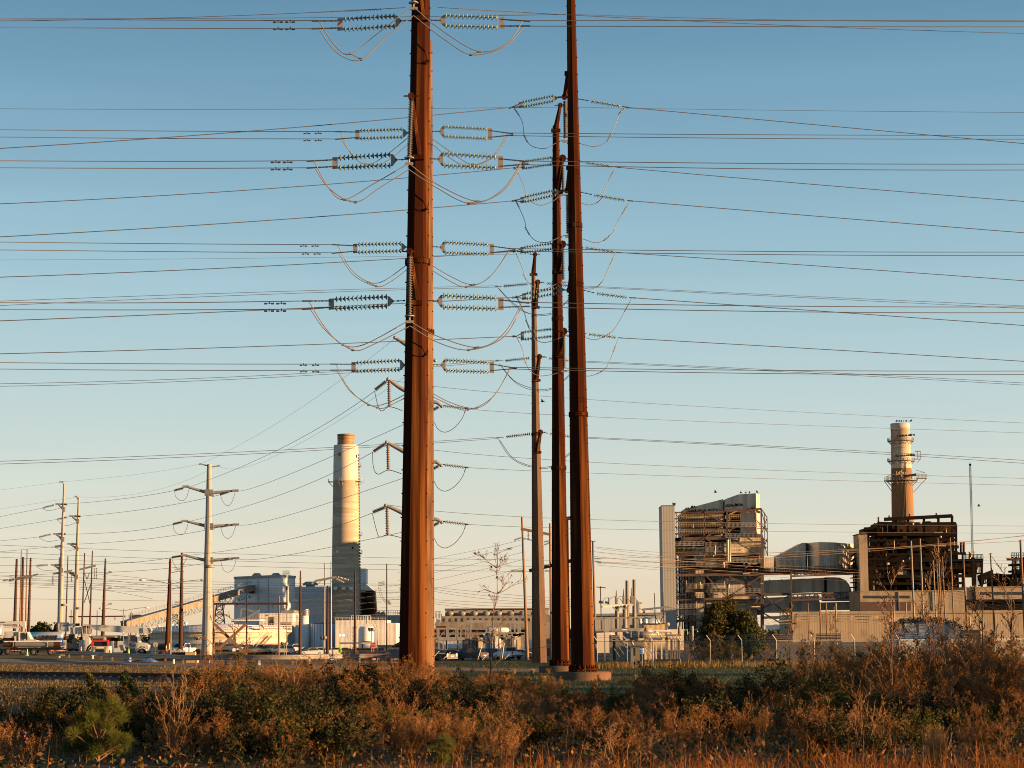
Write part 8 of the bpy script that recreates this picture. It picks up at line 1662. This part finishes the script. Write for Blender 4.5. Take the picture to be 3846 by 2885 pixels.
# ------------------------------------------------------------------ evergreens
def evergreen(label,x,yb,yt,wpx,Y,seed,n,sz,m_,lobes,group='evergreens',name='cedar_tree',dense=.55):
    global R; R=np.random.default_rng(seed); b=at('V',x,yb,Y); base=np.array([b.x,Y,gz(b.x,Y)]); H=at('V',x,yt,Y).z-base[2]; Wd=wpx*mpp('V',Y); C=[];S=[]
    for l in range(lobes):
        ox=R.uniform(-.5,.5)*Wd*.55*(l>0); oy=R.uniform(-.3,.3)*Wd*(l>0); hh=H*(1 if l==0 else R.uniform(.62,.96)); rw=Wd*(.5 if lobes==1 else .34)
        S.append((ox*.3,oy*.3,0,ox,oy,hh*.95,H*.02,H*.004))
        for k in range(int(n/lobes/26)):
            t=R.uniform(.06,1)**.9; rad=rw*((1-t)**.75*.9+.10)*R.uniform(.45,1.15); a=R.uniform(0,6.28); c0=np.array([ox+math.cos(a)*rad*.35,oy+math.sin(a)*rad*.35,hh*t*.86]); d=np.array([math.cos(a)*rad*.75,math.sin(a)*rad*.75,hh*R.uniform(.08,.17)]); u=R.uniform(0,1,(26,1)); C.append(c0+d*u+R.normal(size=(26,3))*np.array([1,1,1.2])*sz*(1.3-.7*u)); S.append((*(c0*np.array([.8,.8,.95])),*(c0+d*.8),H*.006,H*.002))
    e=empty(name,tuple(base),label,'evergreen tree',group); segs_mesh('trunk',S,M_BARK,e,5); quads_mesh('crown',np.concatenate(C),sz,m_,e,.42,1.0); return e
evergreen('big dark bronzed cedar in front of the scrubber frame',1578,1398,1285,150,228,31,30000,.17,M_CEDAR2,9)
evergreen('grey green low cedar at the right foot of the big cedar',1622,1402,1338,60,222,35,3000,.16,M_CEDAR,3)
evergreen('small cedar with feathery tips beside the rail track',192,1535,1452,82,66,32,5200,.045,M_CEDAR2,4); evergreen('small dark cedar behind the feathery one',268,1525,1448,74,72,33,4200,.05,M_CEDAR,4); evergreen('low dark cedar clump at far left behind grass',110,1550,1478,60,70,34,2600,.05,M_CEDAR,3); evergreen('small dark evergreen in front of the far guardrail',515,1470,1405,34,88,36,1500,.06,M_CEDAR,2)
evergreen('olive evergreen shrub below the chain link fence',1460,1545,1445,80,60,37,4200,.045,M_CEDAR2,4); evergreen('low evergreen mound at right foreground',2160,1600,1520,80,50,38,3600,.04,M_CEDAR2,4)
R=np.random.default_rng(40); b=at('V',212,1665,40); e=empty('pine_seedling',(b.x,40,0),'bushy yellow green pine seedling at the bottom left corner','pine'); S=[];T=[]
for i in range(46):
    a=R.uniform(0,6.28); t=R.uniform(.15,1); rad=R.uniform(.1,.72)*(1.15-.7*t); tip=np.array([math.cos(a)*rad,math.sin(a)*rad,.25+1.15*t]); S.append((0,0,.15+.8*t*.8,*tip,.014,.008)); T.append(tip)
S.append((0,0,0,0,0,1.25,.03,.012)); segs_mesh('trunk',S,M_BARK,e,5); Ns=[]
for t in T:
    n=190; d=unit(R.normal(size=(n,3))+np.array([0,0,.55])+unit(t)*.5); c=t+R.normal(size=(n,3))*.035-np.array([0,0,.04]); Ns.append(np.concatenate([c,c+d*R.uniform(.12,.21,(n,1)),np.full((n,1),.004),np.full((n,1),.0015)],1))
segs_mesh('needles',np.concatenate(Ns),M_PINE,e,3)
R=np.random.default_rng(41); b=at('V',955,1650,38); e=empty('pine_seedling',(b.x,38,0),'tiny pine seedling among the grass at bottom centre','pine'); Ns=[]; segs_mesh('trunk',[(0,0,0,0,0,.62,.014,.006)],M_BARK,e,5)
for k in range(8):
    t=np.array([R.normal()*.07,R.normal()*.07,.3+.06*k]); n=70; d=unit(R.normal(size=(n,3))+np.array([0,0,.8])); c=t+R.normal(size=(n,3))*.02; Ns.append(np.concatenate([c,c+d*.15,np.full((n,1),.004),np.full((n,1),.0015)],1))
segs_mesh('needles',np.concatenate(Ns),M_PINE,e,3)
# far dark trees
def broad(label,x,yb,yt,wpx,Y,seed,n,sz,m_,group='far dark trees'):
    global R; R=np.random.default_rng(seed); b=at('V',x,yb,Y); H=at('V',x,yt,Y).z; Wd=wpx*mpp('V',Y); cen=R.uniform(-1,1,(16,3))*np.array([Wd*.42,Wd*.3,H*.26])+np.array([0,0,H*.66]); k=R.integers(0,16,n); C=cen[k]+R.normal(size=(n,3))*np.array([Wd*.09,Wd*.09,H*.08]); e=empty('tree',(b.x,Y,0),label,'tree',group); segs_mesh('trunk',[(0,0,0,0,0,H*.5,Wd*.04,Wd*.03)]+[(0,0,H*.3,*c,Wd*.015,Wd*.006) for c in cen],M_BARK,e,5); quads_mesh('crown',C,sz,m_,e,.6)
for x,yt,w,s in ((78,1351,26,1),(96,1349,30,2),(114,1350,28,3)): broad(f'{("left","middle","right")[s-1]} dark tree beyond the tanker truck',x,1380,yt,w,600,50+s,1500,.5,M_CEDAR)
broad('small dark tree beside the grey silo roof',1391,1380,1321,9,800,57,500,.5,M_CEDAR)
R=np.random.default_rng(60); n=16000; X=R.uniform(-700,900,n); C=np.stack([X,1500+R.uniform(-40,40,n),R.uniform(0,1,n)*(4.5+1.5*np.sin(X*.05)+1.0*np.sin(X*.21))],1); tag(quads_mesh('far_woods',C,1.4,M_CEDAR,None,.8),'low dark line of far woods along the horizon','woods',kind='stuff')
# vines over the white tank
R=np.random.default_rng(61); xa=at('E',1415,0,204.6).x; xb=at('E',1815,0,204.6).x; zt=at('E',1600,1265,204.6).z; n=2600; X=R.uniform(xa,xb,n); C=np.stack([X,R.uniform(204.3,206.8,n),zt-.05+R.normal(size=n)*.13-((X-(xa+xb)/2)/(xb-xa)*2)**4*.9],1); tag(quads_mesh('vine_tangle',C,.09,M_DKLEAF),'dark vine tangle draped over the top of the white tank','vine')
for i,(X,Y,H,W_) in enumerate(((31,46,4.8,5),(35,52,5.4,6),(33,60,4.4,5),(40,62,5.8,6),(36,69,4.6,5),(43,74,5.6,6),(46,48,5.6,6),(50,86,5.6,6),(60,57,6.4,7),(62,96,6.5,7),(60,120,7,8),(80,186,7.5,7),(72,194,6.5,7),(96,180,8.5,8),(66,172,6,6))):  # unseen trees, added here to shade the right thicket and the white tank
    R=np.random.default_rng(800+i); n=2600; cen=R.uniform(-1,1,(14,3))*np.array([W_*.4,W_*.4,H*.36])+np.array([0,0,H*.55]); C=cen[R.integers(0,14,n)]+R.normal(size=(n,3))*np.array([W_*.1,W_*.1,H*.1]); C=C[C[:,2]<H]; e=empty('tree',(X,Y,0),'dark bushy tree added unseen beyond the right edge for shade','tree','added shade trees beyond the right edge'); segs_mesh('trunk',[(0,0,0,0,0,H*.6,.16,.08)]+[(0,0,H*.3,*c,.06,.02) for c in cen],M_BARK,e,5); quads_mesh('crown',C,.2,M_CEDAR,e,.6)
for i in range(22):
    Y=283+i*7.2; H=(11.5 if Y<335 else 16.5)+math.sin(i*2.1)*1.2; X=112+math.sin(i*1.3)*5; R=np.random.default_rng(900+i); n=900; cen=R.uniform(-1,1,(12,3))*np.array([3.2,3.6,H*.40])+np.array([0,0,H*.52]); C=cen[R.integers(0,12,n)]+R.normal(size=(n,3))*np.array([.9,.9,H*.07]); C=C[C[:,2]<H]; e=empty('tree',(X,Y,0),'tall dark tree in the row far beyond the right frame edge','tree','tree row beyond the right edge'); segs_mesh('trunk',[(0,0,0,0,0,H*.6,.3,.15)],M_BARK,e,5); quads_mesh('crown',C,.5,M_CEDAR,e,.6)
# pink survey ribbons
for i,(x,y0,y1,Y,lb) in enumerate(((1457,1543,1588,46,'twisted pink survey ribbon hanging lower left of the fence'),(1530,1568,1612,44,'slanting pink ribbon with a knot beside the bare twig sapling'),(1406,1573,1603,44,'short pink ribbon at the left of the twisted one'),(1816,1529,1545,50,'small pink ribbon in the weeds below the siding wall'),(1084,1593,1620,42,'pink striped ribbon in front of the brush at bottom centre'),(559,1583,1632,44,'pale pink ribbon hanging lower left of the nearest pole'),(54,1582,1608,44,'curled pink ribbon at the far left'),(1936,1559,1574,46,'pink ribbon draped low in the right thicket'),(2128,1532,1552,52,'small pink ribbon on the right hand sapling'))):
    m=MB(); m.m(M_PINK); a=at('V',x,y0,Y); b=at('V',x+(12 if i==1 else 4),y1,Y); nn=16; V=[];F=[]
    for k in range(nn+1):
        p=a+(b-a)*(k/nn)+Vector((.02*math.sin(k*.9),0,0)); t=k*.8; o=Vector((math.cos(t)*.014,math.sin(t)*.014,0)); V+=[p-o,p+o]
    F=[(2*k,2*k+1,2*k+3,2*k+2) for k in range(nn)]; m.add(V,F,True); tag(m.build('survey_ribbon'),lb,'ribbon')
